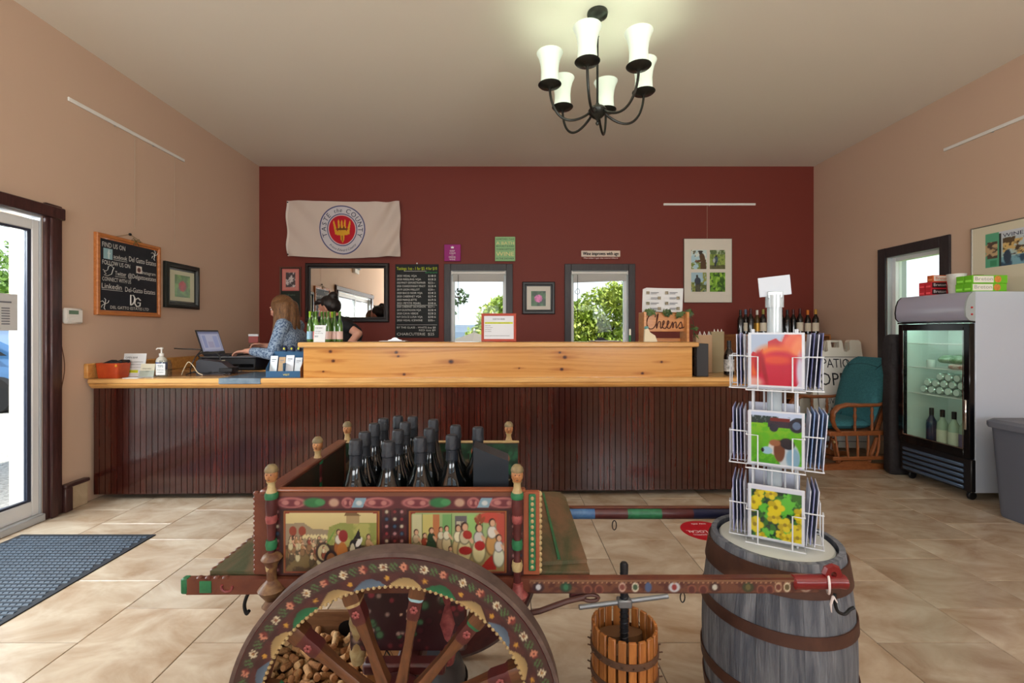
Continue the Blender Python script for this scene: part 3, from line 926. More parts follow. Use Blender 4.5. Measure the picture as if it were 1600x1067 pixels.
def wall_thing(name, label, cat, x0, y0, x1, y1):
    xa, za = wallpos(x0, y1)
    xb, zb = wallpos(x1, y0)
    e = E(name, label, cat, (xa, WY, za))
    return e, xb - xa, zb - za

# narrow framed notice by the corner
e, w, h = wall_thing('framed_notice', 'narrow frame with pink print over a small chalkboard beside the mirror', 'picture', 437.5, 417, 471.5, 495)
frame_mb(0, w, 0, h, .016, -.022, 0).build('frame', mat('reddish_frame', (104, 64, 52), .5), e)
MB().box(.012, w - .012, -.006, -.001, .012, h - .012).build('board', mat('green_board', (34, 42, 36), .8), e)
cv = CV(w - .06, h * .44, 30, 34, (196, 100, 96))
cv.rect(.06, .94, .05, .95, (208, 132, 122))
cv.rect(.24, .78, .18, .82, (70, 62, 66))
cv.noise(9, 9, (206, 196, 196), .5, .56, 5, ((cv.x > .24) & (cv.x < .78) & (cv.y > .18) & (cv.y < .82)))
cv.obj('print', e, T(.03, -.0085, h * .52))
mb = MB()
for i, wd in enumerate((.8, .5, .65, .4, .55)):
    put_text(mb, ('a good wine', 'is poetry', 'in a bottle', 'taste', 'with us')[i], .03, h * .42 - i * .055, .04, -.008, width=(w - .07) * wd)
mb.build('lettering', mat('faint_chalk', (96, 112, 96), .9), e, smooth=False)

# mirror
e, w, h = wall_thing('wall_mirror', 'rectangular mirror in a wide dark wooden frame', 'mirror', 478.5, 411.5, 608.5, 503.5)
frame_mb(0, w, 0, h, .068, -.045, 0, .45).build('frame', mat('espresso_frame', (30, 22, 22), .4), e)
MB().box(.06, w - .06, -.019, -.014, .06, h - .06).build('mirror_glass', mat('silvered_glass', (244, 244, 240), .01, metal=1), e, smooth=False)

# chalk menu
e, w, h = wall_thing('chalk_menu', 'tall black chalkboard menu listing wines and prices', 'chalkboard', 618, 413, 685.5, 527.5)
MB().box(0, w, -.015, 0, 0, h, ch=.003).build('board', mat('chalkboard_black', (26, 30, 32), .7, col2=(36, 40, 42), scale=8), e)
mb, mg, me_ = MB(), MB(), MB()
put_text(mg, 'Tastings: 1oz - 1 for $3, 4 for $10', .02, h - .075, .055, -.0165, width=w - .04)
rows = ['2020 VIDAL VQA', '2020 RIESLING VQA', '2020 PINOT GEWURZTRAMINER', '2020 CHARDONNAY PINOT', '2019 LEON MILLOT', '2020 BACO NOIR VQA', '2020 CABERNET VQA', '2020 MARQUETTE', '2021 PETITE PEARL', '2020 CABERNET SAUVIGNON', '2019 DUNTROON VQA', '2020 CAVA VERDE', 'N/V DOLCE LUNA VQA', '2020 VIDAL ICEWINE']
pr_ = ['$18', '$22', '$22', '$22', '$20', '$24', '$27', '$27', '$30', '$27', '$25', '$25', '$30', '$35']
for i, t in enumerate(rows):
    z = h - .165 - i * .0445
    put_text(mb, t, .022, z, .036, -.0165, width=min(w * .66, .0185 * len(t)))
    put_text(mb, pr_[i], w * .76, z, .036, -.0165, width=.06)
    put_text(mb, ('10', '12', '-', '14', '-', '12', '14', '15', '16', '-', '14', '12', '16', '-')[i], w - .075, z, .036, -.0165, width=.04 if i not in (2, 4, 9, 13) else .03)
mb.box(.02, w - .02, -.0168, -.016, h - .165 - 8 * .0445 - .016, h - .165 - 8 * .0445 - .012)
mb.box(.02, w - .02, -.0168, -.016, .165, .168)
mb.box(w * .2, w * .72, -.0168, -.016, h - .093, h - .089)
put_text(mb, 'BY THE GLASS - WHITE 6oz $8', .022, .12, .036, -.0165, width=w - .06)
put_text(mb, 'RED 6oz $9', w * .55, .085, .034, -.0165, width=w * .38)
put_text(mb, 'CHARCUTERIE  $25', .022, .03, .05, -.0165, width=w * .86)
mb.build('lettering', m_chalk, e, smooth=False)
mg.build('lettering', mat('lime_chalk', (206, 222, 40), .9), e, smooth=False)
put_text(me_, 'BOTTLE GLASS', w * .7, h - .118, .026, -.0165, width=w * .27)
me_.build('lettering', mat('green_chalk', (60, 176, 110), .9), e, smooth=False)
MB(T(w / 2, -.004, h + .012, rx=90)).lathe([(.004, 0), (.009, 0), (.009, .006), (.004, .006)], 12).build('hanger', m_alu, e)

# little signs
e, w, h = wall_thing('canvas_sign', 'small magenta canvas sign with white lettering', 'sign', 694.5, 382.5, 720, 408.5)
MB().box(0, w, -.03, 0, 0, h, ch=.004).build('canvas', mat('magenta', (158, 34, 124), .6), e)
mb = MB()
for i, (t, s_) in enumerate((('KEEP', .03), ('CALM', .03), ('AND', .014), ('DRINK', .03), ('WINE', .03))):
    put_text(mb, t, w / 2, h - .095 - (0, .03, .05, .08, .11)[i], s_, -.0315, 'C')
mb.add([(w / 2 + x, -.0315, h - .03 + z) for x, z in ((-.018, -.022), (.018, -.022), (.018, .006), (.008, -.006), (0, .012), (-.008, -.006), (-.018, .006))], [(0, 1, 2, 3, 4, 5, 6)])
mb.build('lettering', m_inkw, e, smooth=False, fixn=False)
e, w, h = wall_thing('canvas_sign', 'small pale green sign reading wine in cream letters', 'sign', 773.5, 370.5, 805, 408.5)
MB().box(0, w, -.03, 0, 0, h, ch=.004).build('canvas', mat('pale_green', (150, 196, 140), .6), e)
mk, mc = MB(), MB()
for t, z, s_, q in (('SOMETIMES I TAKE', .275, .03, mk), ('A BATH', .215, .055, mc), ('BECAUSE IT IS HARD', .185, .028, mk), ('TO DRINK A BOTTLE OF', .145, .028, mk), ('WINE', .068, .075, mc), ('IN THE SHOWER', .022, .032, mk)):
    put_text(q, t, w / 2, z, s_, -.0315, 'C', width=w - .03)
mk.build('lettering', mat('dark_green_ink', (30, 70, 54), .7), e, smooth=False)
mc.build('lettering', mat('cream_ink', (240, 228, 160), .7), e, smooth=False)
e, w, h = wall_thing('wooden_sign', 'small white wooden plank sign above the crooked blind window', 'sign', 908, 392, 968.5, 405.5)
MB().box(0, w, -.02, 0, h * .3, h, ch=.003).build('board', mat('ivory_board', (232, 214, 200), .6), e)
MB().box(.01, w - .01, -.012, 0, 0, h * .29, ch=.003).build('board', mat('rust_board', (130, 56, 44), .6), e)
mk, mc = MB(), MB()
put_text(mk, 'Wine improves with age', .02, h * .48, .062, -.0215, width=w - .04, bold=.0025)
put_text(mc, 'The older I get the more I like it', .03, h * .08, .024, -.0135, width=w - .06)
mk.build('lettering', m_ink, e, smooth=False)
mc.build('lettering', m_inkw, e, smooth=False)

def photo_flower(w, h, n, petal, bg1, bg2, seed, cx=.5, cy=.5, r=.26):
    c = CV(w, h, n, n, bg1)
    c.noise(4, 4, bg2, .4, .6, seed)
    for i in range(9):
        a = i * 40
        c.ell(cx + r * .55 * math.cos(R(a)), cy + r * .5 * math.sin(R(a)), r * .55, r * .42, [q * (.8 + .25 * ((i * 7) % 5) / 4) for q in petal], rot=a, soft=.3)
    c.ell(cx, cy, r * .5, r * .45, petal, soft=.6)
    return c
# square framed flower between the windows
e, w, h = wall_thing('framed_picture', 'square black frame with pink peony photo between the two windows', 'picture', 816, 440.5, 866.8, 490.8)
frame_mb(0, w, 0, h, .062, -.032, 0, .4).build('frame', mat('black_frame', (26, 24, 26), .35), e)
MB().box(.05, w - .05, -.016, -.012, .05, h - .05).build('mount', mat('cream_mount', (226, 220, 208), .8), e, smooth=False)
photo_flower(.19, .195, 46, (236, 120, 190), (30, 66, 34), (62, 112, 60), 4).obj('photo', e, T(.115, -.0172, .105), .3)

# hanging rails and the four-photo picture
def rail(label, a, b, n):
    e = E('picture_rail', label, 'rail', a)
    d = Vector(b) - Vector(a)
    L = d.length
    e.rotation_euler = (0, 0, math.atan2(d.y, d.x))
    MB().box(0, L, -.012, 0, -.014, .014, ch=.002).build('bar', m_white, e)
    for i in range(n):
        MB().box(L * (i + 1) / (n + 1) - .006, L * (i + 1) / (n + 1) + .006, -.010, -.002, -.022, -.014).build('hook', m_alu, e)
    return e
xa, za = wallpos(1036.5, 319.5); xb, _ = wallpos(1180, 319.5)
rail('white picture rail on the red wall', (xa, WY, za), (xb, WY, za), 1)
rail('white picture rail above the framed chalkboard on the peach wall', (XL + .001, 3.364, 3.01), (XL + .001, 4.586, 3.01), 2).rotation_euler = (0, 0, R(90))
rail('white picture rail on the peach wall above the fridge', (XR - .001, 4.216, 2.97), (XR - .001, 2.95, 2.97), 2).rotation_euler = (0, 0, R(-90))
m_thread = mat('clear_wire', (190, 170, 150), .4)
x, z0 = wallpos(1104.5, 374); z1 = wallpos(0, 322)[1]
tag(MB().tube([(x, WY - .008, z0), (x, WY - .008, z1)], .0018, 6).build('hanging_wire', m_thread), 'thin wire holding the picture of four photos', 'wire')
for y, n_, z_ in ((3.97, 'above the framed chalkboard', 2.0), (4.45, 'beside the framed chalkboard', 1.95)):
    tag(MB().tube([(XL + .008, y, z_ + .2), (XL + .008, y, 3.0)], .0016, 6).build('hanging_wire', m_thread), 'thin wire hanging from the rail ' + n_, 'wire')

e, w, h = wall_thing('framed_picture', 'tall cream mounted picture holding four vineyard photos', 'picture', 1067.5, 373, 1142.8, 473)
frame_mb(0, w, 0, h, .007, -.024, 0).build('frame', mat('thin_grey_frame', (110, 96, 84), .4), e)
MB().box(.005, w - .005, -.018, -.012, .005, h - .005).build('mount', mat('cream_mount', (226, 220, 208), .8), e, smooth=False)
s = YB / 718
def ph(x0, y0, x1, y1):
    return (x0 - 1067.5) * s, (473 - y1) * s, (x1 - x0) * s, (y1 - y0) * s
a, b, cw_, ch_ = ph(1079, 391, 1103, 420.7)
c = CV(cw_, ch_, 40, 48, (178, 214, 226)); c.noise(5, 4, (236, 240, 230), .4, .7, 3)
c.noise(8, 8, (120, 140, 60), .42, .5, 6, c.y < .35); c.noise(6, 6, (92, 96, 70), .5, .56, 8, (c.y > .65) & (c.x < .3))
c.ell(.72, .6, .17, .26, (92, 66, 46), rot=15); c.poly([(.6, .0), (.98, .0), (.95, .5), (.62, .45)], (84, 62, 44)); c.ell(.5, .42, .28, .06, (96, 70, 48), rot=12)
c.ell(.6, .85, .11, .09, (60, 54, 48)); c.ell(.6, .92, .17, .05, (44, 44, 46)); c.ell(.32, .44, .05, .05, (150, 110, 80))
c.obj('photo', e, T(a, -.0192, b), .3)
a, b, cw_, ch_ = ph(1108, 391, 1132, 420.7)
c = CV(cw_, ch_, 40, 48, (200, 214, 190)); c.noise(6, 3, (92, 116, 70), .42, .55, 7, c.y > .78)
c.rect(0, 1, 0, .78, (150, 172, 88)); c.noise(10, 10, (106, 130, 60), .45, .6, 9, c.y < .78); c.rect(0, 1, 0, .2, (82, 76, 60), .7)
c.ell(.4, .5, .13, .2, (74, 96, 116)); c.ell(.42, .68, .06, .06, (60, 56, 54)); c.ell(.36, .3, .07, .18, (52, 62, 70)); c.ell(.28, .45, .08, .12, (180, 190, 190))
c.obj('photo', e, T(a, -.0192, b), .3)
a, b, cw_, ch_ = ph(1079, 426, 1103, 456)
c = CV(cw_, ch_, 40, 48, (168, 200, 214)); c.noise(8, 8, (150, 160, 80), .4, .5, 11, (c.y < .5) | (c.x > .75)); c.noise(9, 9, (84, 100, 50), .5, .6, 12, (c.y < .45))
c.ell(.42, .55, .2, .2, (50, 62, 76)); c.ell(.38, .8, .07, .08, (52, 48, 48)); c.rect(.28, .6, 0, .42, (60, 60, 56), .8)
c.obj('photo', e, T(a, -.0192, b), .3)
a, b, cw_, ch_ = ph(1108, 426, 1132, 456)
c = CV(cw_, ch_, 40, 48, (110, 164, 44)); c.noise(7, 7, (158, 204, 78), .48, .6, 13); c.noise(7, 7, (52, 92, 30), .5, .58, 14)
c.obj('photo', e, T(a, -.0192, b), .3)

# ------------------------------------------------------------------ things on the peach wall by the entrance
def leftwall(name, label, cat, y0, z0):
    e = E(name, label, cat, (XL + .001, y0, z0), 90)
    return e                                # local x runs along +Y, local -Y faces into the room
e = leftwall('framed_chalkboard', 'orange framed chalkboard with white social media lettering', 'chalkboard', 3.579, 1.436)
w, h = .668, .648
m_ofr = mat('orange_wood', (176, 104, 52), .4, col2=(200, 128, 70), scale=6, stretch=(1, 8, 8))
frame_mb(0, w, 0, h, .042, -.03, 0, .3).build('frame', m_ofr, e)
MB().box(.035, w - .035, -.018, -.01, .035, h - .035).build('board', mat('chalkboard_slate', (30, 34, 42), .7, col2=(38, 42, 50), scale=6), e, smooth=False)
mb = MB()
def ln(t, x, z, s_, wd, al='L'):
    q = MB()
    put_text(q, t, x, z, s_, -.0195, al, width=wd)
    q.build('lettering', m_chalk, e, smooth=False)
ln('FIND US ON', .055, .545, .055, .22)
ln('acebook', .16, .465, .05, .135); ln('Del Gatto Estates', .315, .465, .062, .3)
ln('FOLLOW US ON', .055, .405, .05, .27); ln('Instagram', .455, .375, .042, .155)
ln('Twitter', .175, .33, .05, .11); ln('@Delgattoestates', .305, .325, .055, .31)
ln('CONNECT WITH US', .055, .275, .045, .28)
ln('Linkedin', .05, .215, .058, .19); ln('Del-Gatto Estates', .275, .205, .058, .33)
ln('DEL GATTO ESTATES LTD', .13, .055, .034, .4)
for x0, x1, z in ((.16, .295, .456), (.175, .285, .322), (.05, .25, .206)):
    MB().box(x0, x1, -.0198, -.019, z - .003, z).build('underline', m_chalk, e, smooth=False)
mb = MB()
# bird outline, grape vine doodles and the monogram as chalk strokes
mb.tube([(.06 + x * .1, -.0205, .32 + z * .09) for x, z in ((.0, .45), (.25, .35), (.45, .5), (.5, .8), (.75, .95), (.95, .75), (1.05, .8), (.95, .6), (.8, .15), (.4, -.05), (.1, .0), (.3, .12), (.1, .3), (.2, .38))], .002, 5)
mb.build('bird_drawing', m_chalk, e, smooth=False)
mb = MB()
mb.tube([(.33 + x * .07, -.0205, .095 + z * .085) for x, z in ((0, 0), (.02, 1), (.4, 1), (.62, .75), (.55, .35), (.3, .1), (0, 0))], .005, 6)
mb.build('monogram_letter', m_chalk, e, smooth=False)
mb = MB()
mb.tube([(.365 + x * .075, -.0205, .085 + z * .075) for x, z in ((.95, .75), (.6, 1), (.2, .8), (.1, .35), (.4, 0), (.85, .1), (.9, .45), (.55, .45))], .005, 6)
mb.build('monogram_letter', m_chalk, e, smooth=False)
for cx_, cz_ in ((.6, .56), (.08, .09)):
    mb = MB()
    for a in (20, 80, 140, 200, 250):
        mb.tube([(cx_, -.0205, cz_), (cx_ + .03 * math.cos(R(a)), -.0205, cz_ + .035 * math.sin(R(a))), (cx_ + .045 * math.cos(R(a + 20)), -.0205, cz_ + .045 * math.sin(R(a + 20)))], .0022, 5)
    mb.build('vine_drawing', m_chalk, e, smooth=False)
cv = CV(.085, .085, 18, 18, (150, 190, 200)); cv.ell(.6, .45, .1, .5, (210, 226, 228)); cv.rect(.45, .8, .5, .6, (210, 226, 228))
cv.obj('sticker', e, T(.065, -.0195, .45), .6)
cv = CV(.062, .062, 18, 18, (226, 222, 216)); cv.ell(.5, .48, .32, .34, (110, 66, 60)); cv.ell(.5, .48, .16, .17, (60, 40, 40))
cv.obj('sticker', e, T(.39, -.0195, .375), .6)
m_twine = mat('twine', (150, 128, 96), .9)
MB().tube([(.16, -.012, h - .01), (.34, -.008, h + .05), (.5, -.012, h - .01)], .0025, 6).build('string', m_twine, e)
MB().ell((.34, -.008, h + .05), .012, 8, 6).build('nail', m_iron, e)
bow = MB()
for s_ in (-1, 1):
    bow.tube([(.37, -.032, h + .0), (.37 + s_ * .03, -.036, h + .018), (.37 + s_ * .05, -.036, h - .004), (.37, -.032, h + .0)], .003, 5)
    bow.tube([(.37, -.032, h + .0), (.37 + s_ * .03, -.036, h - .04)], .003, 5)
bow.build('bow', mat('olive_twine', (110, 100, 60), .9), e)

e = leftwall('framed_picture', 'dark green framed red flower photo hanging beside the chalkboard', 'picture', 4.305, 1.535)
w, h = .48, .435
frame_mb(0, w, 0, h, .075, -.035, 0, .45).build('frame', mat('green_black_frame', (34, 40, 38), .4), e)
MB().box(.06, w - .06, -.016, -.012, .06, h - .06).build('mount', mat('pale_green_mount', (216, 218, 190), .8), e, smooth=False)
photo_flower(.215, .215, 44, (176, 54, 62), (70, 120, 62), (118, 166, 96), 14, .5, .5, .24).obj('photo', e, T(.132, -.0172, .11), .3)

e = leftwall('thermostat', 'white wall thermostat with green display beside the door casing', 'thermostat', 3.315, 1.362)
MB().box(0, .15, -.03, 0, 0, .115, ch=.012).build('case', m_white, e)
MB().box(.03, .105, -.0315, -.03, .07, .098).build('display', mat('lcd_green', (110, 140, 118), .3), e, smooth=False)
MB().box(.02, .13, -.033, -.03, .012, .045, ch=.002).build('flap', m_white, e)
tag(MB().tube([(XL + .006, 3.312, z) if z > 1.2 or z < .9 else (XL + .006 + .012 * math.sin((1.2 - z) * 10.5), 3.314 + .012 * math.sin((1.2 - z) * 10.5), z) for z in [1.37 - .05 * i for i in range(24)]], .0025, 6).build('thermostat_cable', mat('brown_cable', (110, 70, 48), .5)), 'thin brown cable running down beside the door casing', 'cable')

# ------------------------------------------------------------------ picture on the right wall
e = E('framed_picture', 'large silver framed picture with wine store collage on the peach wall', 'picture', (XR - .001, 3.957, 1.56), -90)
w, h = .95, .63
frame_mb(0, w, 0, h, .012, -.025, 0).build('frame', mat('silver_frame', (150, 146, 138), .35, metal=.6), e)
MB().box(.01, w - .01, -.016, -.012, .01, h - .01).build('mount', mat('pale_mount', (222, 214, 190), .8), e, smooth=False)
c = CV(.62, .28, 110, 54, (196, 208, 214)); c.grad(0, 1, (150, 190, 190), (214, 218, 228))
c.rect(0, .17, 0, 1, (96, 176, 140)); c.rect(.02, .15, .25, .75, (92, 76, 66)); c.noise(16, 8, (200, 170, 130), .5, .55, 3, (c.x < .15) & (c.y > .25) & (c.y < .75)); c.rect(.17, .2, 0, .95, (50, 62, 62))
c.noise(14, 6, (222, 188, 120), .42, .5, 5, (c.x > .22) & (c.y > .3) & (c.y < .72)); c.noise(18, 8, (92, 76, 58), .55, .6, 6, (c.x > .22) & (c.y > .3) & (c.y < .8))
c.rect(.2, 1, 0, .26, (120, 170, 190), .8); c.noise(8, 5, (60, 86, 110), .5, .6, 7, (c.x > .2) & (c.y < .28)); c.ell(.27, .25, .045, .2, (58, 74, 92)); c.rect(.06, .14, .03, .2, (70, 150, 110))
c.obj('print', e, T(.115, -.0165, .275), .3)
mb = MB(); put_text(mb, 'WINE STORES', .25, .505, .042, -.0175, width=.36); mb.build('lettering', mat('navy_print', (40, 42, 76), .8), e, smooth=False)
MB().box(.012, w - .012, -.012, -.0115, .012, h - .012).build('glass', m_pane, e, smooth=False)
# ------------------------------------------------------------------ Sicilian cart
CX0, CX1, CY1, CY2 = -.625, .075, 1.19, 1.73        # body box
CZ0, CZ1 = .672, .886
m_cred = mat('cart_red_brown', (80, 38, 28), .45, col2=(104, 56, 38), scale=9, coat=.15)
m_cmar = mat('cart_maroon', (64, 24, 26), .45, col2=(86, 36, 34), scale=12, coat=.15)
m_cora = mat('cart_orange', (132, 70, 40), .5)
m_cgrn = mat('cart_green', (28, 88, 56), .45, col2=(44, 112, 72), scale=30)
m_ccream = mat('cart_cream', (176, 156, 112), .5, col2=(150, 122, 80), scale=40)
m_cblue = mat('cart_blue', (54, 92, 140), .4, col2=(78, 118, 160), scale=20)
m_cyel = mat('cart_yellow', (206, 150, 40), .5)
m_cpink = mat('cart_pink', (146, 76, 72), .5, col2=(110, 44, 48), scale=60)
m_tire = mat('iron_tyre', (92, 76, 72), .5, metal=.4, col2=(112, 94, 88), scale=20)
m_cbed = mat('cart_bed_paint', (66, 70, 46), .55, col2=(112, 84, 62), scale=9, stretch=(1, .5, 1), ramp=(.38, .58), bump=.1)
cart = E('sicilian_cart', 'painted two wheeled Sicilian cart carrying dark wine bottles', 'cart')

def scroll(c, x, y, r, col, n=14):
    for i in range(n):
        t = i / n
        a = t * 2.2 * PI
        q = r * (1 - t * .75)
        c.ell(x + q * math.cos(a), y + q * math.sin(a) * c.asp * .9 / max(c.asp, .01) * (1 if c.asp < 2 else 1), .006, .006 * c.asp, col, soft=.6)

def ornament(c, seed, palette, n, rx, region=None):
    rs = random.Random(seed)
    for i in range(n):
        x, y = rs.random(), rs.random()
        if region and not (region[0] < x < region[1] and region[2] < y < region[3]):
            continue
        col = rs.choice(palette)
        r = rx * rs.uniform(.6, 1.3)
        c.ell(x, y, r, r * c.asp, [q * .5 for q in col], soft=.3)
        c.ell(x, y, r * .7, r * .7 * c.asp, col, soft=.4)

# near side board with painted border
PWD, PHT = CX1 - CX0 - .05, CZ1 - CZ0
def side_border():
    c = CV(PWD, PHT, 300, 96, (92, 30, 30))
    c.noise(30, 9, (60, 18, 24), .45, .6, 2)
    # top band of pink scrolls, green leaves, white squares
    c.rect(0, 1, .955, 1, (128, 66, 40))
    c.rect(0, 1, .80, .955, (98, 32, 38))
    k = c.asp
    for half in (0, .5):
        for x, w in ((.075, .06), (.30, .025), (.42, .06)):
            c.ell(half + x, .875, w, .065, (190, 104, 100), soft=.25); c.ell(half + x, .87, w * .75, .045, (120, 36, 48), soft=.3)
            c.ell(half + x - w * .4, .875, w * .25, .03, (196, 116, 108), soft=.5); c.ell(half + x + w * .4, .87, w * .2, .03, (196, 116, 108), soft=.5)
        c.ell(half + .165, .875, .04, .06, (34, 120, 60), soft=.4); c.ell(half + .19, .88, .02, .04, (60, 150, 80), soft=.4)
        c.ell(half + .245, .875, .02, .05, (196, 150, 120), soft=.5)
        c.poly([(half + .315, .82), (half + .36, .82), (half + .375, .93), (half + .33, .93)], (120, 160, 180)); c.ell(half + .345, .87, .012, .03, (200, 206, 206), soft=.5)
    # orange spandrels around the scenes
    for x0, x1 in ((.045, .425), (.545, .93)):
        c.rect(x0 - .012, x1 + .012, .02, .79, (60, 20, 22))
        c.rect(x0, x1, .03, .775, (190, 108, 34))
        for cx_ in (x0 + .02, x1 - .02):
            c.ell(cx_, .72, .012, .03, (140, 40, 26), soft=.5)
            c.ell(cx_, .06, .012, .03, (140, 40, 26), soft=.5)
    # beaded middle column and ends
    for x in (.455, .487, .515, .96, .02, .985):
        for j in range(9):
            z = .06 + j * .088
            col = ((190, 120, 120), (60, 80, 110), (206, 180, 150), (150, 40, 44))[(j + int(x * 40)) % 4]
            c.ell(x, z, .0095, .028, [q * .45 for q in col], soft=.3); c.ell(x, z, .006, .018, col, soft=.4)
    for x in (.47, .502, .95, .035):
        c.rect(x - .002, x + .002, .03, .78, (52, 20, 22))
    return c
def age(c, k=.84, g=.8):  # evenly darkens and greys the paint, putting dim foreground light into the colour
    m_ = c.c.mean(1, keepdims=True)
    c.c = (m_ + (c.c - m_) * g) * k
    return c
MB().box(CX0 + .025, CX1 - .025, CY1, CY1 + .02, CZ0, CZ1).build('side_board', m_cred, cart, smooth=False)
age(side_border()).obj('side_ornament', cart, T(CX0 + .025, CY1 - .0015, CZ0), .42, .2)
def fig(c, x, y, h, body, skirt, hair=(60, 30, 20), skin=(214, 160, 120)):
    k = c.asp
    c.ell(x, y + h * .22, h * .2 / k, h * .34, [q * .5 for q in skirt], soft=.2)
    c.ell(x, y + h * .22, h * .17 / k, h * .31, skirt, soft=.25)
    c.ell(x, y + h * .58, h * .15 / k, h * .2, [q * .5 for q in body], soft=.2)
    c.ell(x, y + h * .58, h * .125 / k, h * .175, body, soft=.25)
    c.ell(x + h * .16 / k, y + h * .52, h * .05 / k, h * .16, skin, rot=35, soft=.3)
    c.ell(x, y + h * .86, h * .1 / k, h * .125, hair, soft=.2)
    c.ell(x + h * .015 / k, y + h * .84, h * .075 / k, h * .1, skin, soft=.3)
def cut_corners(c, col):
    # round off the top corners with the orange ground
    k = c.asp
    for s_ in (0, 1):
        d = np.hypot((np.abs(c.x - s_) - .14) * k / 1.5, (c.y - .62) / 1.05)
        c.put(((np.abs(c.x - s_) < .14) & (c.y > .62) & (d > .37)) * 1.0, col)
        d2 = np.abs(d - .37) < .02
        c.put(((np.abs(c.x - s_) < .14) & (c.y > .62) & d2) * 1.0, (150, 40, 30))
    c.put((c.y > .975) | (c.y < .015) | (c.x < .012) | (c.x > .988), (142, 52, 34))
sw, sh = PWD * .37, PHT * .735
c = CV(sw, sh, 130, 80, (206, 186, 120)); c.grad(.55, 1, (196, 170, 108), (216, 196, 130))
c.poly([(0, .35), (0, .8), (.2, .82), (.3, .72), (.5, .7), (.7, .55), (.7, .3)], (150, 130, 100)); c.poly([(.48, .75), (.6, .82), (1, .82), (1, .2), (.4, .2)], (142, 148, 66)); c.noise(8, 6, (176, 170, 84), .5, .6, 4, (c.y < .8) & (c.x > .5))
c.rect(.66, .8, .8, .93, (170, 140, 90)); c.poly([(.64, .93), (.82, .93), (.77, .99), (.66, .99)], (120, 90, 50))
c.rect(0, 1, 0, .42, (120, 96, 52)); c.noise(9, 7, (78, 56, 32), .45, .55, 7, c.y < .45)
for x in (.09, .19): c.ell(x, .68, .04, .08, (150, 56, 34)); c.rect(x - .006, x + .006, .5, .62, (60, 40, 26))
for i in range(15): c.ell(.2 + i * .018, .58 + .02 * (i % 2), .012, .03, (222, 202, 140), soft=.4)
rs = random.Random(5)
for i in range(24):
    fig(c, .05 + .42 * rs.random(), .12 + .28 * rs.random(), .22, rs.choice(((200, 180, 130), (170, 120, 70), (150, 60, 40), (90, 76, 50))), rs.choice(((206, 190, 140), (140, 100, 60), (90, 70, 46))))
c.ell(.42, .33, .09 / c.asp * 1.5, .17, (60, 40, 30)); c.ell(.42, .33, .065 / c.asp * 1.5, .13, (190, 170, 120)); fig(c, .42, .24, .2, (214, 200, 160), (150, 70, 44))
fig(c, .58, .3, .42, (214, 206, 180), (176, 96, 40)); c.ell(.63, .6, .05, .1, (150, 36, 34)); c.ell(.62, .3, .06, .2, (190, 110, 40))
c.ell(.5, .2, .075, .17, (40, 24, 24)); c.ell(.5, .2, .05, .12, (140, 84, 40))
c.ell(.76, .45, .06, .1, (36, 30, 32), rot=35); c.ell(.73, .32, .03, .16, (206, 196, 160)); c.ell(.8, .5, .025, .09, (230, 226, 216), rot=-30); c.poly([(.74, .55), (.8, .72), (.82, .55)], (40, 32, 34))
fig(c, .9, .28, .36, (196, 150, 100), (170, 120, 80)); c.poly([(.5, .55), (.56, .75), (.44, .45)], (100, 150, 50))
cut_corners(c, (184, 98, 34))
age(c, .86, .85).obj('painted_scene', cart, T(CX0 + .025 + PWD * .05, CY1 - .0035, CZ0 + PHT * .035), .4, .25)
c = CV(sw * 1.02, sh, 130, 80, (150, 176, 108)); c.grad(0, .45, (150, 120, 66), (176, 158, 96))
for i, (x0, x1, col) in enumerate(((.02, .13, (196, 190, 140)), (.13, .24, (200, 184, 96)), (.24, .31, (190, 110, 60)), (.34, .44, (110, 166, 90)), (.6, .76, (140, 190, 100)))):
    c.rect(x0, x1, .45, .96, col); c.rect(x1 - .006, x1, .4, .97, (90, 110, 60))
c.rect(.47, .59, .58, .93, (96, 92, 96)); c.rect(.475, .56, .6, .84, (190, 180, 150))
for i in range(5): c.rect(.48 + i * .017, .484 + i * .017, .6, .84, (110, 96, 80)); c.rect(.475, .56, .62 + i * .045, .63 + i * .045, (110, 96, 80))
c.ell(.85, .9, .16, .09, (196, 60, 44), soft=.3); c.ell(.96, .72, .06, .26, (190, 66, 50), soft=.3)
c.poly([(.7, .02), (.86, .3), (.93, .5), (.9, .05)], (176, 34, 26)); c.poly([(.86, .3), (.92, .5), (.96, .35)], (216, 150, 60))
for a in ((.06, .32, .4, (196, 170, 130), (150, 140, 90)), (.15, .3, .36, (170, 60, 34), (160, 80, 40)), (.22, .33, .42, (36, 66, 40), (40, 70, 44)), (.32, .4, .36, (206, 196, 160), (176, 150, 110)), (.38, .38, .4, (214, 206, 170), (200, 180, 130)), (.5, .3, .5, (226, 214, 170), (196, 170, 110)), (.57, .22, .62, (196, 180, 140), (206, 190, 130)), (.72, .22, .6, (196, 190, 180), (214, 200, 140)), (.86, .34, .56, (214, 206, 190), (196, 140, 70)), (.93, .14, .5, (200, 196, 190), (206, 204, 170)), (.28, .12, .3, (130, 60, 40), (120, 70, 40)), (.42, .1, .34, (190, 180, 140), (196, 176, 120))):
    fig(c, *a)
c.ell(.58, .36, .07, .07, (178, 34, 30)); c.ell(.73, .44, .055, .08, (180, 34, 30)); c.ell(.6, .62, .05, .07, (176, 44, 34), rot=-30)
for x, y, ro in ((.7, .84, 30), (.73, .9, 0), (.76, .86, -30)): c.ell(x, y, .018, .07, (150, 66, 34), rot=ro)
cut_corners(c, (196, 104, 36))
age(c, .86, .85).obj('painted_scene', cart, T(CX0 + .025 + PWD * .55, CY1 - .0035, CZ0 + PHT * .035), .4, .25)

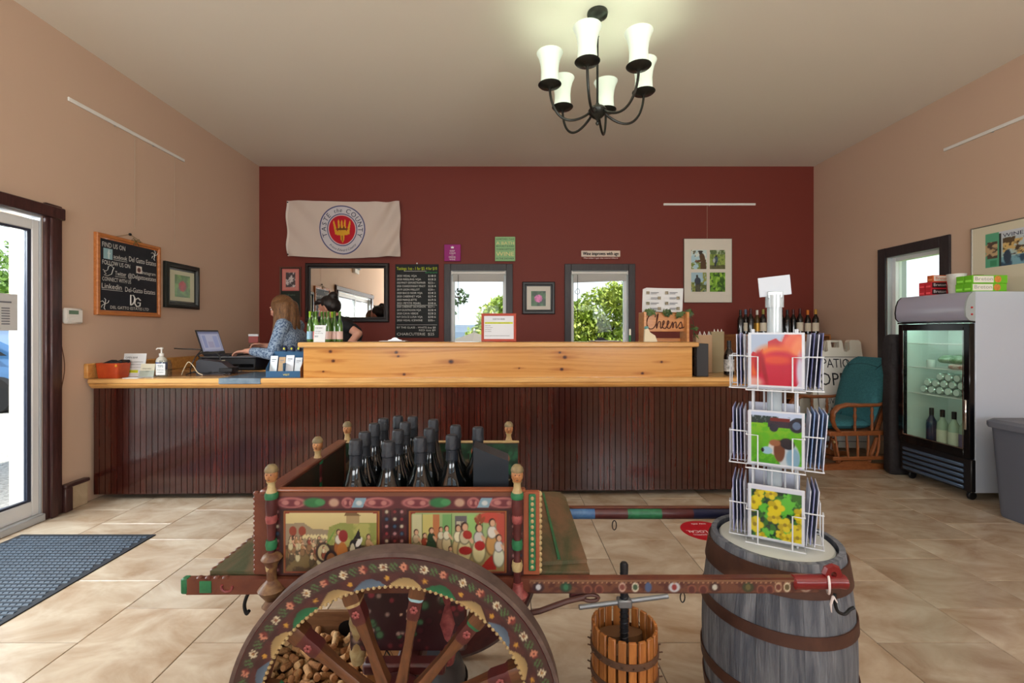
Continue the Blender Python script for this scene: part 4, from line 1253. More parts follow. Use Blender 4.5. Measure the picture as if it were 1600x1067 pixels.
# far side board, its inner face painted
MB().box(CX0 + .03, CX1 - .03, CY2 - .02, CY2, CZ0, CZ1 + .002).build('side_board', m_cred, cart, smooth=False)
c = CV(PWD - .01, PHT, 220, 70, (40, 34, 26)); c.rect(.7, 1, 0, 1, (34, 104, 64)); c.rect(0, .72, .1, .8, (120, 96, 66)); c.noise(30, 8, (50, 30, 24), .45, .52, 4, (c.x < .72))
c.rect(0, 1, .86, 1, (34, 84, 50)); c.noise(22, 6, (24, 60, 36), .45, .55, 6, c.y > .5)
c.poly([(.55, .82), (1, .42), (1, .34), (.55, .74)], (30, 24, 22)); c.poly([(.55, .74), (1, .34), (1, 0), (.55, 0)], (186, 170, 130)); c.noise(40, 12, (44, 30, 26), .47, .52, 8, (c.y < .74 - (c.x - .55) * .9) & (c.x > .55))
for x, y in ((.84, .78), (.93, .74), (.9, .66), (.75, .86), (.62, .5), (.68, .42), (.65, .3), (.78, .3)):
    c.ell(x, y, .022, .075, (196, 80, 50) if y > .6 else (130, 26, 24), soft=.4); c.ell(x + .006, y + .02, .008, .025, (220, 130, 90), soft=.5)
age(c).obj('side_ornament', cart, T(CX0 + .035, CY2 - .0215, CZ0), .45)
# end boards
m_inside = mat('cart_inside', (58, 34, 24), .6, col2=(40, 40, 28), scale=10)
MB().box(CX0 + .01, CX0 + .03, CY1 + .02, CY2 - .02, CZ0, CZ1 - .006).build('end_board', m_inside, cart, smooth=False)
MB().box(CX1 - .03, CX1 - .01, CY1 + .02, CY2 - .02, CZ0, CZ1 - .11).build('end_board', m_inside, cart, smooth=False)
# top rails
MB().box(CX0 - .005, CX0 + .035, CY1 - .01, CY2 + .01, CZ1 - .006, CZ1 + .008, ch=.004).build('top_rail', m_cred, cart)
MB().box(CX0 + .035, CX1 - .02, CY1 - .004, CY1 + .022, CZ1, CZ1 + .007, ch=.003).build('top_rail', m_cora, cart)
MB().box(CX0 + .035, CX1 - .02, CY2 - .022, CY2 + .004, CZ1 + .002, CZ1 + .006, ch=.002).build('top_rail', m_ccream, cart)
# scalloped edge boards at the ends of the near side
def scallop(x, y, z0, z1, n, r, m, name, dx):
    mb = MB()
    for i in range(n):
        z = z0 + (z1 - z0) * (i + .5) / n
        mb.ell((x, y, z), (r, .006, (z1 - z0) / n * .55), 10, 6)
    mb.build(name, m, cart)
MB().box(CX0 - .022, CX0 + .025, CY1 + .001, CY1 + .016, CZ0, CZ1 - .004).build('corner_board', m_cred, cart, smooth=False)
scallop(CX0 - .022, CY1 + .008, CZ0, CZ1, 17, .008, m_cred, 'scalloped_edge', -1)
MB().box(CX1 - .025, CX1 + .016, CY1 + .001, CY1 + .016, CZ0, CZ1).build('corner_board', mat('cart_terracotta', (142, 74, 46), .5), cart, smooth=False)
MB().box(CX1 - .012, CX1 + .006, CY1 - .006, CY1 + .001, CZ0 + .012, CZ1 - .004, ch=.002).build('green_strip', m_cgrn, cart)
mb = MB()
for i in range(13):
    z = CZ0 + .022 + i * .0148
    mb.ell((CX1 - .003, CY1 - .0062, z), (.0045, .002, .0055), 8, 5)
mb.build('beads', m_ccream, cart)
scallop(CX1 + .016, CY1 + .008, CZ0, CZ1, 15, .008, m_ccream, 'scalloped_edge', 1)

# turned corner posts with carved heads
def post(x, y, label, face=True, z0=CZ0 - .02, zt=CZ1, k=1.0):
    L = [('post_shaft', m_cmar, [(.0, z0), (.014, z0), (.012, z0 + .03), (.019, z0 + .05), (.011, z0 + .07), (.014, zt - .09), (.018, zt - .05), (.02, zt - .03), (.018, zt - .012)]),
         ('green_collar', m_cgrn, [(.0, zt - .012), (.021, zt - .012), (.023, zt - .004), (.02, zt + .004), (0, zt + .004)]),
         ('post_neck', m_ccream, [(0, zt + .004), (.018, zt + .004), (.013, zt + .016), (.012, zt + .026), (.017, zt + .032), (0, zt + .032)])]
    first = None
    for nm, m, pr in L:
        q = MB(T(x, y, 0)).lathe([(r_ * .74, z_) for r_, z_ in pr], 16).build(nm, m, first or cart)
        first = first or q
        if nm == 'post_shaft':
            pass
    for zz, m in ((z0 + .105, m_cgrn), (zt - .062, m_cpink), (z0 + .05, m_ccream)):
        MB(T(x, y, zz)).lathe([(.0, -.012), (.0125, -.012), (.0145, 0), (.0125, .012), (0, .012)], 14).build('painted_ring', m, first)
    h = MB(T(x, y, zt + .03, s=.86))
    h.lathe([(0, 0), (.012, .002), (.017, .012), (.018, .022), (.016, .034), (.008, .044), (0, .046)], 16)
    h.ell((0, -.017, .019), (.004, .006, .005), 8, 6)
    h.build('carved_head', mat('carved_head_paint', (176, 124, 78), .5, col2=(136, 84, 50), scale=60), first)
    c = MB(T(x, y, zt + .03, s=.86))
    c.lathe([(.0185, .031), (.0195, .036), (.017, .044), (.01, .052), (0, .054)], 16)
    c.build('carved_cap', mat('carved_cap_paint', (128, 108, 74), .6, col2=(90, 82, 60), scale=40), first)
    e_ = MB(T(x, y, zt + .03, s=.86))
    for s_ in (-1, 1):
        e_.ell((s_ * .006, -.0165, .025), (.0022, .002, .0018), 6, 4)
    e_.ell((0, -.0165, .0105), (.004, .0015, .0012), 6, 4)
    e_.build('painted_face', mat('face_paint', (60, 26, 20), .5), first)
post(CX0 + .028, CY1 - .012, '')
post(CX1 - .042, CY1 - .012, '')
post(CX0 + .02, 1.49, '', z0=CZ0 + .03)
post(CX0 + .03, CY2 + .012, '')
post(CX1 - .058, CY2 + .012, '')
post(CX0 + .16, CY2 + .012, '')

# bed boards
MB().box(CX0 - .15, CX1 + .15, CY1 + .02, CY2 - .02, CZ0 - .014, CZ0 - .001).build('bed_board', m_cbed, cart, smooth=False)
pts = [(CX1 + .012, CY1 + .045), (CX1 + .15, CY1 + .06), (CX1 + .155, CY2 - .01), (CX1 + .14, CY2 + .05), (CX1 + .012, CY2 + .06)]
mb = MB(T(0, 0, CZ0, rx=0)); mb.prism(pts, .0, .01)
mb.build('bed_flap', m_cbed, cart)
MB().box(CX1 + .07, CX1 + .078, CY1 + .06, CY2 + .03, CZ0 + .010, CZ0 + .013).build('flap_batten', m_cgrn, cart)
mb = MB()
for i in range(18):
    mb.ell((CX0 - .15, CY1 + .04 + i * .028, CZ0 - .006), (.01, .014, .006), 8, 6)
mb.build('scalloped_edge', m_cred, cart)

# shafts
def shaft(y, z, x0, x1, dz, name):
    s_ = MB()
    s_.add([(x0, y - .009, z - .021), (x0, y + .009, z - .021), (x0, y + .009, z + .019), (x0, y - .009, z + .019), (x1, y - .008, z - .016 + dz), (x1, y + .008, z - .016 + dz), (x1, y + .008, z + .015 + dz), (x1, y - .008, z + .015 + dz)],
           [(0, 1, 2, 3), (4, 7, 6, 5), (0, 4, 5, 1), (1, 5, 6, 2), (2, 6, 7, 3), (3, 7, 4, 0)])
    return s_.build(name, m_cred, cart, smooth=False)
SY, SZ = CY1 - .004, .648
sh_ = shaft(SY, SZ, CX0 - .19, .80, .008, 'shaft')
c = CV(.74, .035, 260, 18, (118, 62, 40)); c.noise(40, 3, (90, 36, 28), .45, .6, 3)
c.rect(0, 1, .84, 1, (142, 92, 60)); c.rect(0, 1, 0, .08, (80, 36, 26))
for x, cols in ((.03, ((60, 30, 40), (206, 206, 210))), (.125, ((30, 70, 50), (40, 120, 80))), (.32, ((206, 170, 150), (140, 60, 50))), (.365, ((226, 216, 190), (60, 90, 60))), (.41, ((66, 90, 140), (66, 90, 140))), (.5, ((190, 196, 206), (160, 40, 40))), (.64, ((70, 30, 26), (200, 196, 180))), (.755, ((52, 62, 36), (110, 100, 50))), (.86, ((206, 170, 130), (120, 50, 40))), (.89, ((226, 206, 170), (110, 90, 50))), (.955, ((180, 150, 130), (160, 44, 44)))):
    c.ell(x, .46, .02 if x not in (.365, .32, .41, .86, .89) else .012, .36, cols[0], soft=.3); c.ell(x, .46, .009, .22, cols[1], soft=.4)
for x in (.2, .24, .56, .6, .8, .83):
    c.ell(x, .3, .016, .34, (150, 80, 60), soft=.3); c.ell(x, .26, .011, .28, (96, 34, 30), soft=.3)
for i in range(60): c.ell(i / 60, .78, .003, .06, (180, 130, 90), soft=.5)
age(c).obj('shaft_ornament', cart, T(CX1 - .01, SY - .0102, SZ - .0165), .42, .2)
MB(T(.80, SY, SZ + .008, ry=90)).lathe([(.012, -.06), (.0185, -.055), (.0185, .0), (.016, .06), (.018, .078), (0, .08)], 14).build('shaft_tip', mat('shaft_red', (110, 16, 20), .35, coat=.3), sh_)
MB(T(.845, SY, SZ + .03, rx=90)).lathe([(.008, -.008), (.022, -.008), (.026, 0), (.022, .008), (.008, .008), (.008, -.008)], 8, cap=False).build('shaft_lug', mat('shaft_red', (110, 16, 20), .35, coat=.3), sh_)
hk = [(.84, SY - .018, SZ - .012), (.838, SY - .022, SZ - .035), (.845, SY - .022, SZ - .055), (.862, SY - .022, SZ - .062), (.876, SY - .022, SZ - .05), (.886, SY - .022, SZ - .045)]
MB().tube(spl(hk), .004, 8).build('hook', m_iron, sh_)
st = MB()
st.tube([(.835 + .018 * math.cos(R(a)) * .6, SY + .02 * math.cos(R(a)) * 1.1, SZ + .004 + .024 * math.sin(R(a))) for a in range(0, 360, 30)], .003, 6, closed=True)
st.tube([(.832, SY - .024, SZ - .016), (.824, SY - .026, SZ - .035), (.826, SY - .026, SZ - .055)], [.005, .004, .002], 6, flat=.5)
st.tube([(.832, SY - .024, SZ - .016), (.84, SY - .026, SZ - .03)], [.005, .003], 6, flat=.5)
st.build('cloth_tie', mat('white_cloth', (216, 206, 206), .8), sh_)
for x in (.46,):
    MB().tube([(x + .006 * math.cos(R(a)), SY, SZ - .032 + .013 * math.sin(R(a))) for a in range(0, 360, 30)], .0016, 6, closed=True).build('ring', m_iron, sh_)
# left stub of the shaft, carved notches
mb = MB()
for i in range(4):
    mb.ell((CX0 - .16 + i * .022, SY, SZ + .018), (.009, .009, .006), 8, 5)
mb.build('carved_notches', m_cred, sh_)
MB().box(CX0 - .205, CX0 - .186, SY - .011, SY + .011, SZ - .02, SZ + .021, ch=.004).build('shaft_end', m_cgrn, sh_)
MB().box(CX0 - .155, CX0 - .125, SY - .0108, SY - .009, SZ - .015, SZ + .015).build('painted_mark', m_cgrn, sh_)
MB().tube([(CX0 - .085 + .014 * math.cos(R(a)), SY - .0105, SZ + .012 * math.sin(R(a))) for a in range(150, 400, 25)], .003, 6).build('painted_mark', m_cpink, sh_)
# far shaft with coloured bands
fy, fz = 1.765, .605
f2 = MB().box(CX0 - .1, .22, fy - .015, fy + .015, fz - .018, fz + .018).build('shaft', m_cmar, cart, smooth=False)
bands = [(.22, .345, m_cblue), (.345, .47, m_cmar), (.47, .60, m_cgrn), (.60, .72, m_cmar), (.72, .95, mat('cart_navy', (30, 34, 62), .4))]
for x0, x1, m in bands:
    MB(T(0, fy, fz, ry=90)).lathe([(.0215, x0), (.0215, x1)], 14).build('painted_band', m, f2)
MB().box(.22, .95, fy - .01, fy + .012, fz + .02, fz + .026, ch=.002).build('shaft_ridge', m_cred, f2)
MB().tube([(.42 + .008 * math.cos(R(a)), fy - .01, fz - .042 + .018 * math.sin(R(a))) for a in range(0, 360, 30)], .002, 6, closed=True).build('ring', m_iron, f2)
# carved underside: axle tree, brackets, iron hooks
ax = MB().box(-.29, -.225, 1.13, 1.80, .36, .43, ch=.008).build('axle_tree', m_cmar, cart)
c = CV(.3, .17, 90, 54, (46, 16, 20)); ornament(c, 4, ((130, 40, 50), (60, 90, 60), (150, 120, 110), (60, 20, 26), (90, 30, 34)), 70, .035)
for x, y in ((.5, .62), (.56, .56), (.44, .56), (.5, .5)): c.ell(x, y, .012, .022, (196, 160, 130), soft=.4)
MB().box(-.41, -.10, 1.215, 1.235, .455, .635, ch=.006).build('carved_panel', m_cmar, cart)
c.obj('carved_ornament', cart, T(-.405, 1.2125, .46), .4)
for x in (-.39, -.15):
    MB(T(x, 1.225, 0)).lathe([(0, .42), (.016, .42), (.022, .45), (.012, .48), (.024, .53), (.014, .58), (.024, .62), (.024, .658)], 12).build('turned_bracket', m_ccream if x < -.3 else m_cpink, cart)
MB().box(-.36, -.15, 1.16, 1.2, .43, .46, ch=.006).build('axle_block', m_cmar, cart)
for x in (CX0 + .06, CX1 - .06):
    MB().box(x - .03, x + .03, CY1 + .03, CY2 - .03, CZ0 - .05, CZ0 - .014, ch=.005).build('cross_beam', m_cmar, cart)
MB().tube(spl([(CX0 - .005, CY1 - .0, .655), (CX0 - .03, CY1 - .005, .635), (CX0 - .045, CY1 - .005, .60), (CX0 - .04, CY1 - .005, .575), (CX0 - .033, CY1 - .005, .582)]), .0045, 8).build('iron_hook', m_iron, cart)
kn = MB(T(CX0 + .03, CY1 - .014, 0))
kn.lathe([(0, .585), (.012, .588), (.024, .602), (.014, .616), (.026, .632), (.034, .645), (.02, .66), (.012, .668), (.012, .70), (.02, .715), (.026, .722), (.022, .73), (.012, .736), (0, .737)], 16)
kn.build('turned_bracket', mat('carved_wood', (84, 50, 36), .5, col2=(124, 92, 58), scale=40), cart)
kn = MB(T(CX1 - .04, CY1 - .016, 0))
kn.lathe([(0, .61), (.018, .615), (.026, .63), (.014, .645), (.012, .66)], 14)
kn.build('turned_bracket', m_cpink, cart)
MB().tube([(CX1 - .06, CY1 - .02, .575), (.09, CY1 - .02, .59), (.16, CY1 - .015, .612), (.205, CY1 - .01, .62)], .007, 8).build('iron_stay', mat('stay_brown', (70, 40, 34), .5), cart)
MB().tube([(.222 + .02 * math.cos(R(a)), CY1 - .01, .618 + .008 * math.sin(R(a))) for a in range(0, 360, 30)], .005, 8, closed=True).build('stay_ring', mat('stay_brown', (70, 40, 34), .5), cart)
MB().box(.17, .21, CY1 - .004, CY1 + .02, .603, .628, ch=.004).build('stay_block', m_cmar, cart)

# ---- wheels
WR, WX, WZ = .393, -.256, .395
RI = .317
def wheel_ring_mesh():
    nt, nr = 560, 30
    c = CV(1, 1, nt, nr, (84, 34, 34))            # x = angle, y = radius from inner to outer
    th = c.x * 2 * PI
    r = RI + c.y * (WR - .012 - RI)
    c.noise(60, 3, (66, 24, 28), .45, .6, 3)
    # outer flower band
    c.put(((c.y > .50) & (c.y < .985)) * 1.0, (70, 40, 38))
    NF = 48
    rmid = RI + .70 * (WR - .012 - RI)
    for i in range(NF):
        a = 2 * PI * (i + .5) / NF
        d_t = (np.mod(th - a + PI, 2 * PI) - PI) * rmid
        d_r = r - rmid
        # green sprigs in between
        for q in (-.5, .5):
            dt2 = d_t - q * 2 * PI / NF * rmid
            c.put(np.clip((1 - np.hypot(dt2 / .011, d_r / .012)) * 3, 0, 1) * (.5 + .5 * np.sign(np.sin(dt2 * 900 + d_r * 500))), (74, 112, 62))
        rad = np.hypot(d_t, d_r)
        ang = np.arctan2(d_r, d_t)
        pet = .0118 * (.80 + .2 * np.cos(ang * 8))
        if i % 2 == 0:
            c.put(np.clip((pet - rad) / .002, 0, 1), (222, 208, 170)); c.put(np.clip((.005 - rad) / .002, 0, 1), (110, 44, 34)); c.put(np.clip((.003 - rad) / .002, 0, 1), (196, 150, 50))
        else:
            c.put(np.clip((pet - rad) / .002, 0, 1) * (d_t > -.004), (216, 132, 100)); c.put(np.clip((.011 - rad) / .002, 0, 1) * (d_t <= -.004), (128, 40, 36)); c.put(np.clip((.0035 - rad) / .002, 0, 1), (90, 24, 26))
    # inner lens shaped fields between the spokes and yellow buds
    cols = [(16, 116, 66), (190, 154, 92), (88, 112, 138), (186, 150, 90)]
    for i in range(24):
        a = 2 * PI * (i + .5) / 24 + R(2.5)
        d_t = (np.mod(th - a + PI, 2 * PI) - PI) * (RI + .02)
        hgt = .30 * (1 - (np.abs(d_t) / .04) ** 1.6)
        m = (c.y > .02) & (c.y < .04 + hgt)
        col = np.array(cols[i % 4], float)
        c.put(m * 1.0, col)
        c.put(m * np.clip((c.y - .04) / .27, 0, 1) * .45, col * .55)
        d_t2 = (np.mod(th - a - PI / 24 + PI, 2 * PI) - PI) * (RI + .02)
        rad = np.hypot(d_t2, r - RI - .019)
        an = np.arctan2(r - RI - .019, d_t2)
        c.put(np.clip((.0078 * (.8 + .2 * np.cos(an * 5)) - rad) / .0025, 0, 1), (212, 150, 40))
    c.put((c.y < .02) * 1.0, (150, 120, 70))
    def fn(u, v):
        rr = RI + v * (WR - .012 - RI)
        return np.stack([rr * np.cos(u * 2 * PI), np.full_like(u, -.0262), rr * np.sin(u * 2 * PI)], 1)
    age(c, .86, .84)
    return c.mesh('wheel_paint', rough=.42, coat=.2, fn=fn)
ringm = wheel_ring_mesh()
tire_me = MB(T(rx=90)).lathe([(WR - .010, -.024), (WR, -.024), (WR, .024), (WR - .010, .024), (WR - .010, -.024)], 96, cap=False).mesh('iron_tyre', m_tire)
fel_me = MB(T(rx=90)).lathe([(RI, -.026), (WR - .011, -.026), (WR - .011, .026), (RI, .026), (RI, -.026)], 96, cap=False).mesh('felloe_ring', m_cmar)
mb = MB()
for i in range(150):
    a = 2 * PI * i / 150
    mb.ell((math.cos(a) * (RI - .001), -.024, math.sin(a) * (RI - .001)), (.005, .004, .005), 6, 4)
bead_me = mb.mesh('carved_beads', m_ccream)
# spokes, tapered and carved
def spoke_mesh():
    mb = MB()
    secs = [(.075, .014, .014), (.11, .0115, .013), (.18, .0095, .011), (.235, .0125, .014), (.243, .0155, .016), (.28, .015, .016), (.288, .0185, .018), (.325, .0185, .018)]
    v = []
    for r, w, d in secs:
        v += [(-w, -d, r), (-w * .6, -d * 1.25, r), (w * .6, -d * 1.25, r), (w, -d, r), (w, d, r), (-w, d, r)]
    n = 6
    f = [(k * n + i, k * n + (i + 1) % n, (k + 1) * n + (i + 1) % n, (k + 1) * n + i) for k in range(len(secs) - 1) for i in range(n)]
    mi = []
    for k in range(len(secs) - 1):
        mi += [1 if k == 5 else (2 if k in (3, 4) else 0)] * n
    f += [tuple(range(n)), tuple((len(secs) - 1) * n + i for i in range(n))]
    mb.add(v, f)
    mb.mi = mi + [0, 0]
    return mb
m_spk = mat('spoke_paint', (108, 66, 38), .45, col2=(74, 46, 28), scale=18, stretch=(3, 3, .6), coat=.15)
spoke_me = {k: spoke_mesh().mesh('spoke', [m_spk, k_, m_cmar]) for k, k_ in (('b', mat('spoke_blue', (140, 176, 186), .5)), ('c', m_ccream), ('g', m_cgrn), ('r', m_cmar))}
sp_orn = {}
def spoke_flower():
    mb = MB()
    for r in (.262,):
        for i in range(6):
            a = i * PI / 3
            mb.ell((.006 * math.cos(a), -.0212, r + .006 * math.sin(a)), (.004, .0018, .004), 6, 4)
    return mb.mesh('spoke_flower', m_cpink)
spf = spoke_flower()
hub_me = MB(T(rx=90)).lathe([(0, -.075), (.03, -.075), (.045, -.07), (.06, -.05), (.075, -.035), (.08, -.02), (.08, .02), (.075, .035), (.055, .05), (.045, .09), (.03, .10), (0, .10)], 28).mesh('hub', m_cmar)
cap_me = MB(T(rx=90)).lathe([(0, .10), (.026, .10), (.03, .108), (.024, .118), (0, .122)], 20).mesh('hub_cap', m_tire)
def wheel(y, flip):
    w = mesh_obj('wheel', fel_me, cart, (WX, y, WZ + .001), (0, 0, PI if flip else 0))
    mesh_obj('iron_tyre', tire_me, w)
    mesh_obj('wheel_paint', ringm, w)
    mesh_obj('carved_beads', bead_me, w)
    mesh_obj('hub', hub_me, w)
    mesh_obj('hub_cap', cap_me, w)
    for i in range(12):
        sp = mesh_obj('spoke', spoke_me['cbgr'[(i + 1) % 4]], w, None, (0, R(10 + 30 * i), 0))
        q = mesh_obj('spoke_flower', spf, w, None, (0, R(10 + 30 * i), 0))
    return w
wheel(1.088, False)
wheel(1.838, True)
MB(T(WX, 0, WZ, rx=90)).lathe([(.018, -1.80), (.018, -1.12)], 12).build('axle', m_tire, cart)

# bottles standing in the cart
m_bglass = mat('dark_green_glass', (8, 12, 14), .04, spec=.5, coat=.3)
m_foil = mat('black_foil', (26, 30, 38), .5, bump=.2, bscale=120)
bot = E('sparkling_wine_bottle', '', 'bottle', group='foil topped bottles in the cart')
MB().lathe([(0, .004), (.03, .0), (.043, .006), (.045, .02), (.045, .165), (.041, .19), (.028, .215), (.019, .245), (.0165, .27), (.0155, .305)], 22).build('glass', m_bglass, bot)
MB().lathe([(.0205, .228), (.0188, .245), (.0172, .27), (.0172, .283), (.0195, .285), (.0192, .297), (.0182, .300), (.0185, .318), (.016, .325), (0, .3265)], 20).build('foil_cap', m_foil, bot)
# photograph x and height of the tops give the stands: (x px, depth)
bx = [(556, 1.30), (570, 1.40), (585, 1.53), (607, 1.28), (599, 1.62), (622, 1.43), (633, 1.55), (657, 1.33), (622, 1.665), (645, 1.655), (671, 1.45), (677, 1.60), (706, 1.36), (712, 1.50), (747, 1.47)]
bl = ['front corner beside the end board', 'second from the end board', 'in the middle row near the end board', 'in front with its shoulder over the edge', 'at the back near the end board', 'in the middle of the cluster', 'behind the middle of the cluster', 'standing alone in front of the middle', 'farthest back beside the tall one', 'at the back in the middle', 'right of the middle in the second row', 'at the back right of the middle', 'front one of the last pair', 'rear one of the last pair', 'behind the black box']
for i, (x, Y) in enumerate(bx):
    b = bot if i == 0 else copy_tree(bot)
    b.location = ((x - 788) * Y / 718, Y, CZ0 - .001)
    b['label'] = 'dark foil topped sparkling bottle in the cart, ' + bl[i]
# black gift box leaning in the cart
gb = E('gift_box', 'black slanted gift box standing among the cart bottles', 'box', (-.035, 1.34, CZ0), 0)
MB(T(-.055, 0, 0)).prism([(0, 0), (.1, 0), (.1, .262), (0, .302)], -.04, .04).build('carton', mat('black_card', (28, 34, 42), .45), gb, smooth=False)
gb.rotation_euler = (R(90), 0, 0)
gb.location = (-.033, 1.345, CZ0)
MB(T(-.055, 0, 0)).tube([(.05, .05, .0408), (.057, .056, .0408), (.064, .05, .0408), (.07, .055, .0408)], .0012, 5).build('logo', mat('grey_print', (70, 76, 86), .5), gb)
# ------------------------------------------------------------------ crate of corks and bucket under the cart
m_crate = mat('crate_wood', (112, 76, 48), .6, col2=(138, 98, 64), scale=8, stretch=(1, 8, 8), bump=.1, bscale=40)
m_cratel = mat('pale_crate_wood', (196, 152, 106), .6, col2=(170, 122, 78), scale=8, stretch=(9, 1.5, 1.5))
cr = E('wooden_crate', 'open wooden crate full of corks under the painted cart', 'crate', (-.80, 1.33, 0))
CWd, CDp, CHt = .40, .33, .30
MB().box(0, CWd, CDp - .014, CDp, 0, CHt, ch=.002).build('back_board', m_crate, cr)
MB().box(0, CWd, 0, .014, 0, CHt - .05, ch=.002).build('front_board', m_crate, cr)
MB().box(0, .014, .014, CDp - .014, 0, CHt, ch=.002).build('side_board', m_crate, cr)
MB().box(CWd - .014, CWd, .014, CDp - .014, 0, CHt, ch=.002).build('side_board', m_cratel, cr)
MB().box(.014, CWd - .014, .014, CDp - .014, 0, .012).build('bottom_board', m_crate, cr, smooth=False)
MB(T(CWd * .62, CDp - .0145, CHt - .06, rx=90)).lathe([(0, 0), (.03, 0), (.03, .001), (0, .001)], 20, sx=1.4).build('handle_hole', m_black, cr)
# printed grape drawing on the outside of the pale end
dr = MB(T(CWd - .03, .02, 0))
cork_me = []
for r_, l_, c_ in ((.0105, .042, (206, 156, 104)), (.011, .044, (222, 180, 128)), (.0105, .040, (184, 130, 84))):
    m = mat('cork_%d' % c_[0], c_, .85, col2=[q * .8 for q in c_], scale=120, bump=.3, bscale=200)
    cork_me.append(MB().lathe([(0, -l_ / 2), (r_ * .93, -l_ / 2), (r_, -l_ / 2 + .002), (r_, l_ / 2 - .002), (r_ * .93, l_ / 2), (0, l_ / 2)], 10).mesh('cork', m))
rs = random.Random(3)
placed = []
def cork_at(x, y, z, a, b):
    o = mesh_obj('cork', cork_me[rs.randrange(3)], None, (x, y, z), (a, b, rs.random() * 6.28))
    tag(o, 'loose used wine cork heaped in the wooden crate', 'cork', 'corks heaped in the crate')
for k in range(2):
    for i in range(8):
        for j in range(7):
            x = -.80 + .03 + (CWd - .06) * (i + .5) / 8 + rs.uniform(-.012, .012)
            y = 1.33 + .03 + (CDp - .06) * (j + .5) / 7 + rs.uniform(-.012, .012)
            z = .135 + .05 * (y - 1.33) / CDp + .045 * math.exp(-((x + .6) / .14) ** 2) + k * .021 + rs.uniform(-.006, .006)
            cork_at(x, y, z, rs.uniform(.9, 2.2), rs.uniform(-.4, .4))
MB().box(.016, CWd - .016, .016, CDp - .016, .013, .125).build('cork_bed', mat('cork_mass', (120, 80, 48), .9, col2=(80, 52, 32), scale=60, bump=.8, bscale=60), cr, smooth=False)
# pale wooden wine box lid leaning against the crate, with a grape print
lid = E('wine_box_lid', 'pale wooden box lid with black grape drawing leaning under the cart', 'box lid', (-.385, 1.44, .0), 0)
lidM = T(0, 0, 0, ry=-9)
MB(lidM).box(0, .17, 0, .014, 0, .36, ch=.002).build('board', m_cratel, lid)
g = MB(lidM)
g.tube([(.03, -.001, .24), (.07, -.001, .31), (.09, -.001, .25), (.06, -.001, .20), (.03, -.001, .24)], .0022, 5)
g.tube([(.05, -.001, .33), (.08, -.001, .26), (.12, -.001, .22)], .0022, 5)
for x, z in ((.04, .16), (.06, .145), (.08, .16), (.05, .12), (.07, .11), (.09, .13)):
    g.tube([(x + .01 * math.cos(R(a)), -.001, z + .01 * math.sin(R(a))) for a in range(0, 360, 45)], .0014, 4, closed=True)
g.build('print', m_ink, lid)
m_bucket = mat('dark_grey_enamel', (70, 70, 74), .35, col2=(58, 58, 62), scale=6)
bk = E('metal_pail', 'dark grey round metal pail under the painted cart', 'pail', (-.245, 1.56, 0))
MB().lathe([(0, 0), (.10, 0), (.115, .01), (.118, .06), (.112, .15), (.098, .19), (.085, .205), (.082, .24), (.086, .246), (0, .25)], 32).build('body', m_bucket, bk)
MB().tube([(.118 * math.cos(R(a)), .118 * math.sin(R(a)), .13) for a in range(0, 360, 12)], .004, 6, closed=True).build('band', m_iron, bk)

# ------------------------------------------------------------------ small wine press
wp = E('wine_press', 'small slatted basket wine press with iron screw', 'wine press', (.378, 1.45, 0))
m_slatw = mat('press_slats', (150, 88, 40), .45, col2=(180, 116, 58), scale=8, stretch=(8, 8, 1), rand=.16, coat=.2)
m_rust = mat('rusty_hoop', (84, 60, 46), .7, col2=(104, 72, 52), scale=20)
RP, HP0, HP1 = .096, .10, .385
NS = 20
sl_me = MB().box(-.0115, .0115, -.005, .005, HP0, HP1, ch=.002).mesh('slat', m_slatw)
for i in range(NS):
    a = 2 * PI * i / NS
    mesh_obj('slat', sl_me, wp, (RP * math.cos(a), RP * math.sin(a), 0), (0, 0, a + PI / 2))
for z in (.15, .24, .315):
    h_ = MB().lathe([(RP + .006, z - .01), (RP + .009, z - .01), (RP + .009, z + .01), (RP + .006, z + .01), (RP + .006, z - .01)], 40, cap=False).build('hoop', m_rust, wp)
    nb = MB()
    for i in range(NS):
        a = 2 * PI * i / NS
        for dz in (-.003,):
            nb.tube([((RP + .006) * math.cos(a), (RP + .006) * math.sin(a), z + dz), ((RP + .019) * math.cos(a), (RP + .019) * math.sin(a), z + dz + .004)], .0022, 5)
    nb.build('nails', m_rust, h_)
MB().lathe([(.014, 0), (.014, .07), (.0125, .075), (.0125, .545), (.013, .55), (.013, .568), (.009, .574), (0, .575)], 14).build('screw', mat('dark_steel', (58, 60, 66), .4, metal=.7), wp)
th = MB()
th.tube([(.0132 * math.cos(i * .55), .0132 * math.sin(i * .55), .30 + i * .00135) for i in range(180)], .0015, 4)
th.build('screw_thread', mat('dark_steel', (58, 60, 66), .4, metal=.7), wp)
MB(T(0, 0, .448)).box(-.022, .022, -.016, .016, -.013, .013, ch=.004).build('nut', mat('zinc', (140, 144, 150), .4, metal=.7), wp)
MB().tube([(-.145, -.02, .444), (.145, .02, .456)], .0075, 10).build('handle_bar', mat('zinc', (140, 144, 150), .4, metal=.7), wp)
for s_ in (-1, 1):
    MB(T(0, s_ * .045, .30)).lathe([(0, 0), (.042, 0), (.042, .028), (0, .028)], 16, sx=1.7, sy=.75).build('press_block', mat('press_block_wood', (112, 78, 50), .6), wp)
MB().lathe([(0, .075), (.125, .075), (.135, .08), (.138, .10), (.132, .10), (.128, .09), (0, .088)], 36).build('tray', m_iron, wp)
MB(T(0, -.13, .09, rx=70)).lathe([(.012, 0), (.015, .05)], 10, cap=False).build('spout', m_iron, wp)
for i in range(3):
    a = R(200 + 120 * i)
    MB().tube([(.09 * math.cos(a), .09 * math.sin(a), .075), (.15 * math.cos(a), .15 * math.sin(a), .06), (.165 * math.cos(a), .165 * math.sin(a), .008)], [.013, .012, .011], 8).build('leg', m_iron, wp)

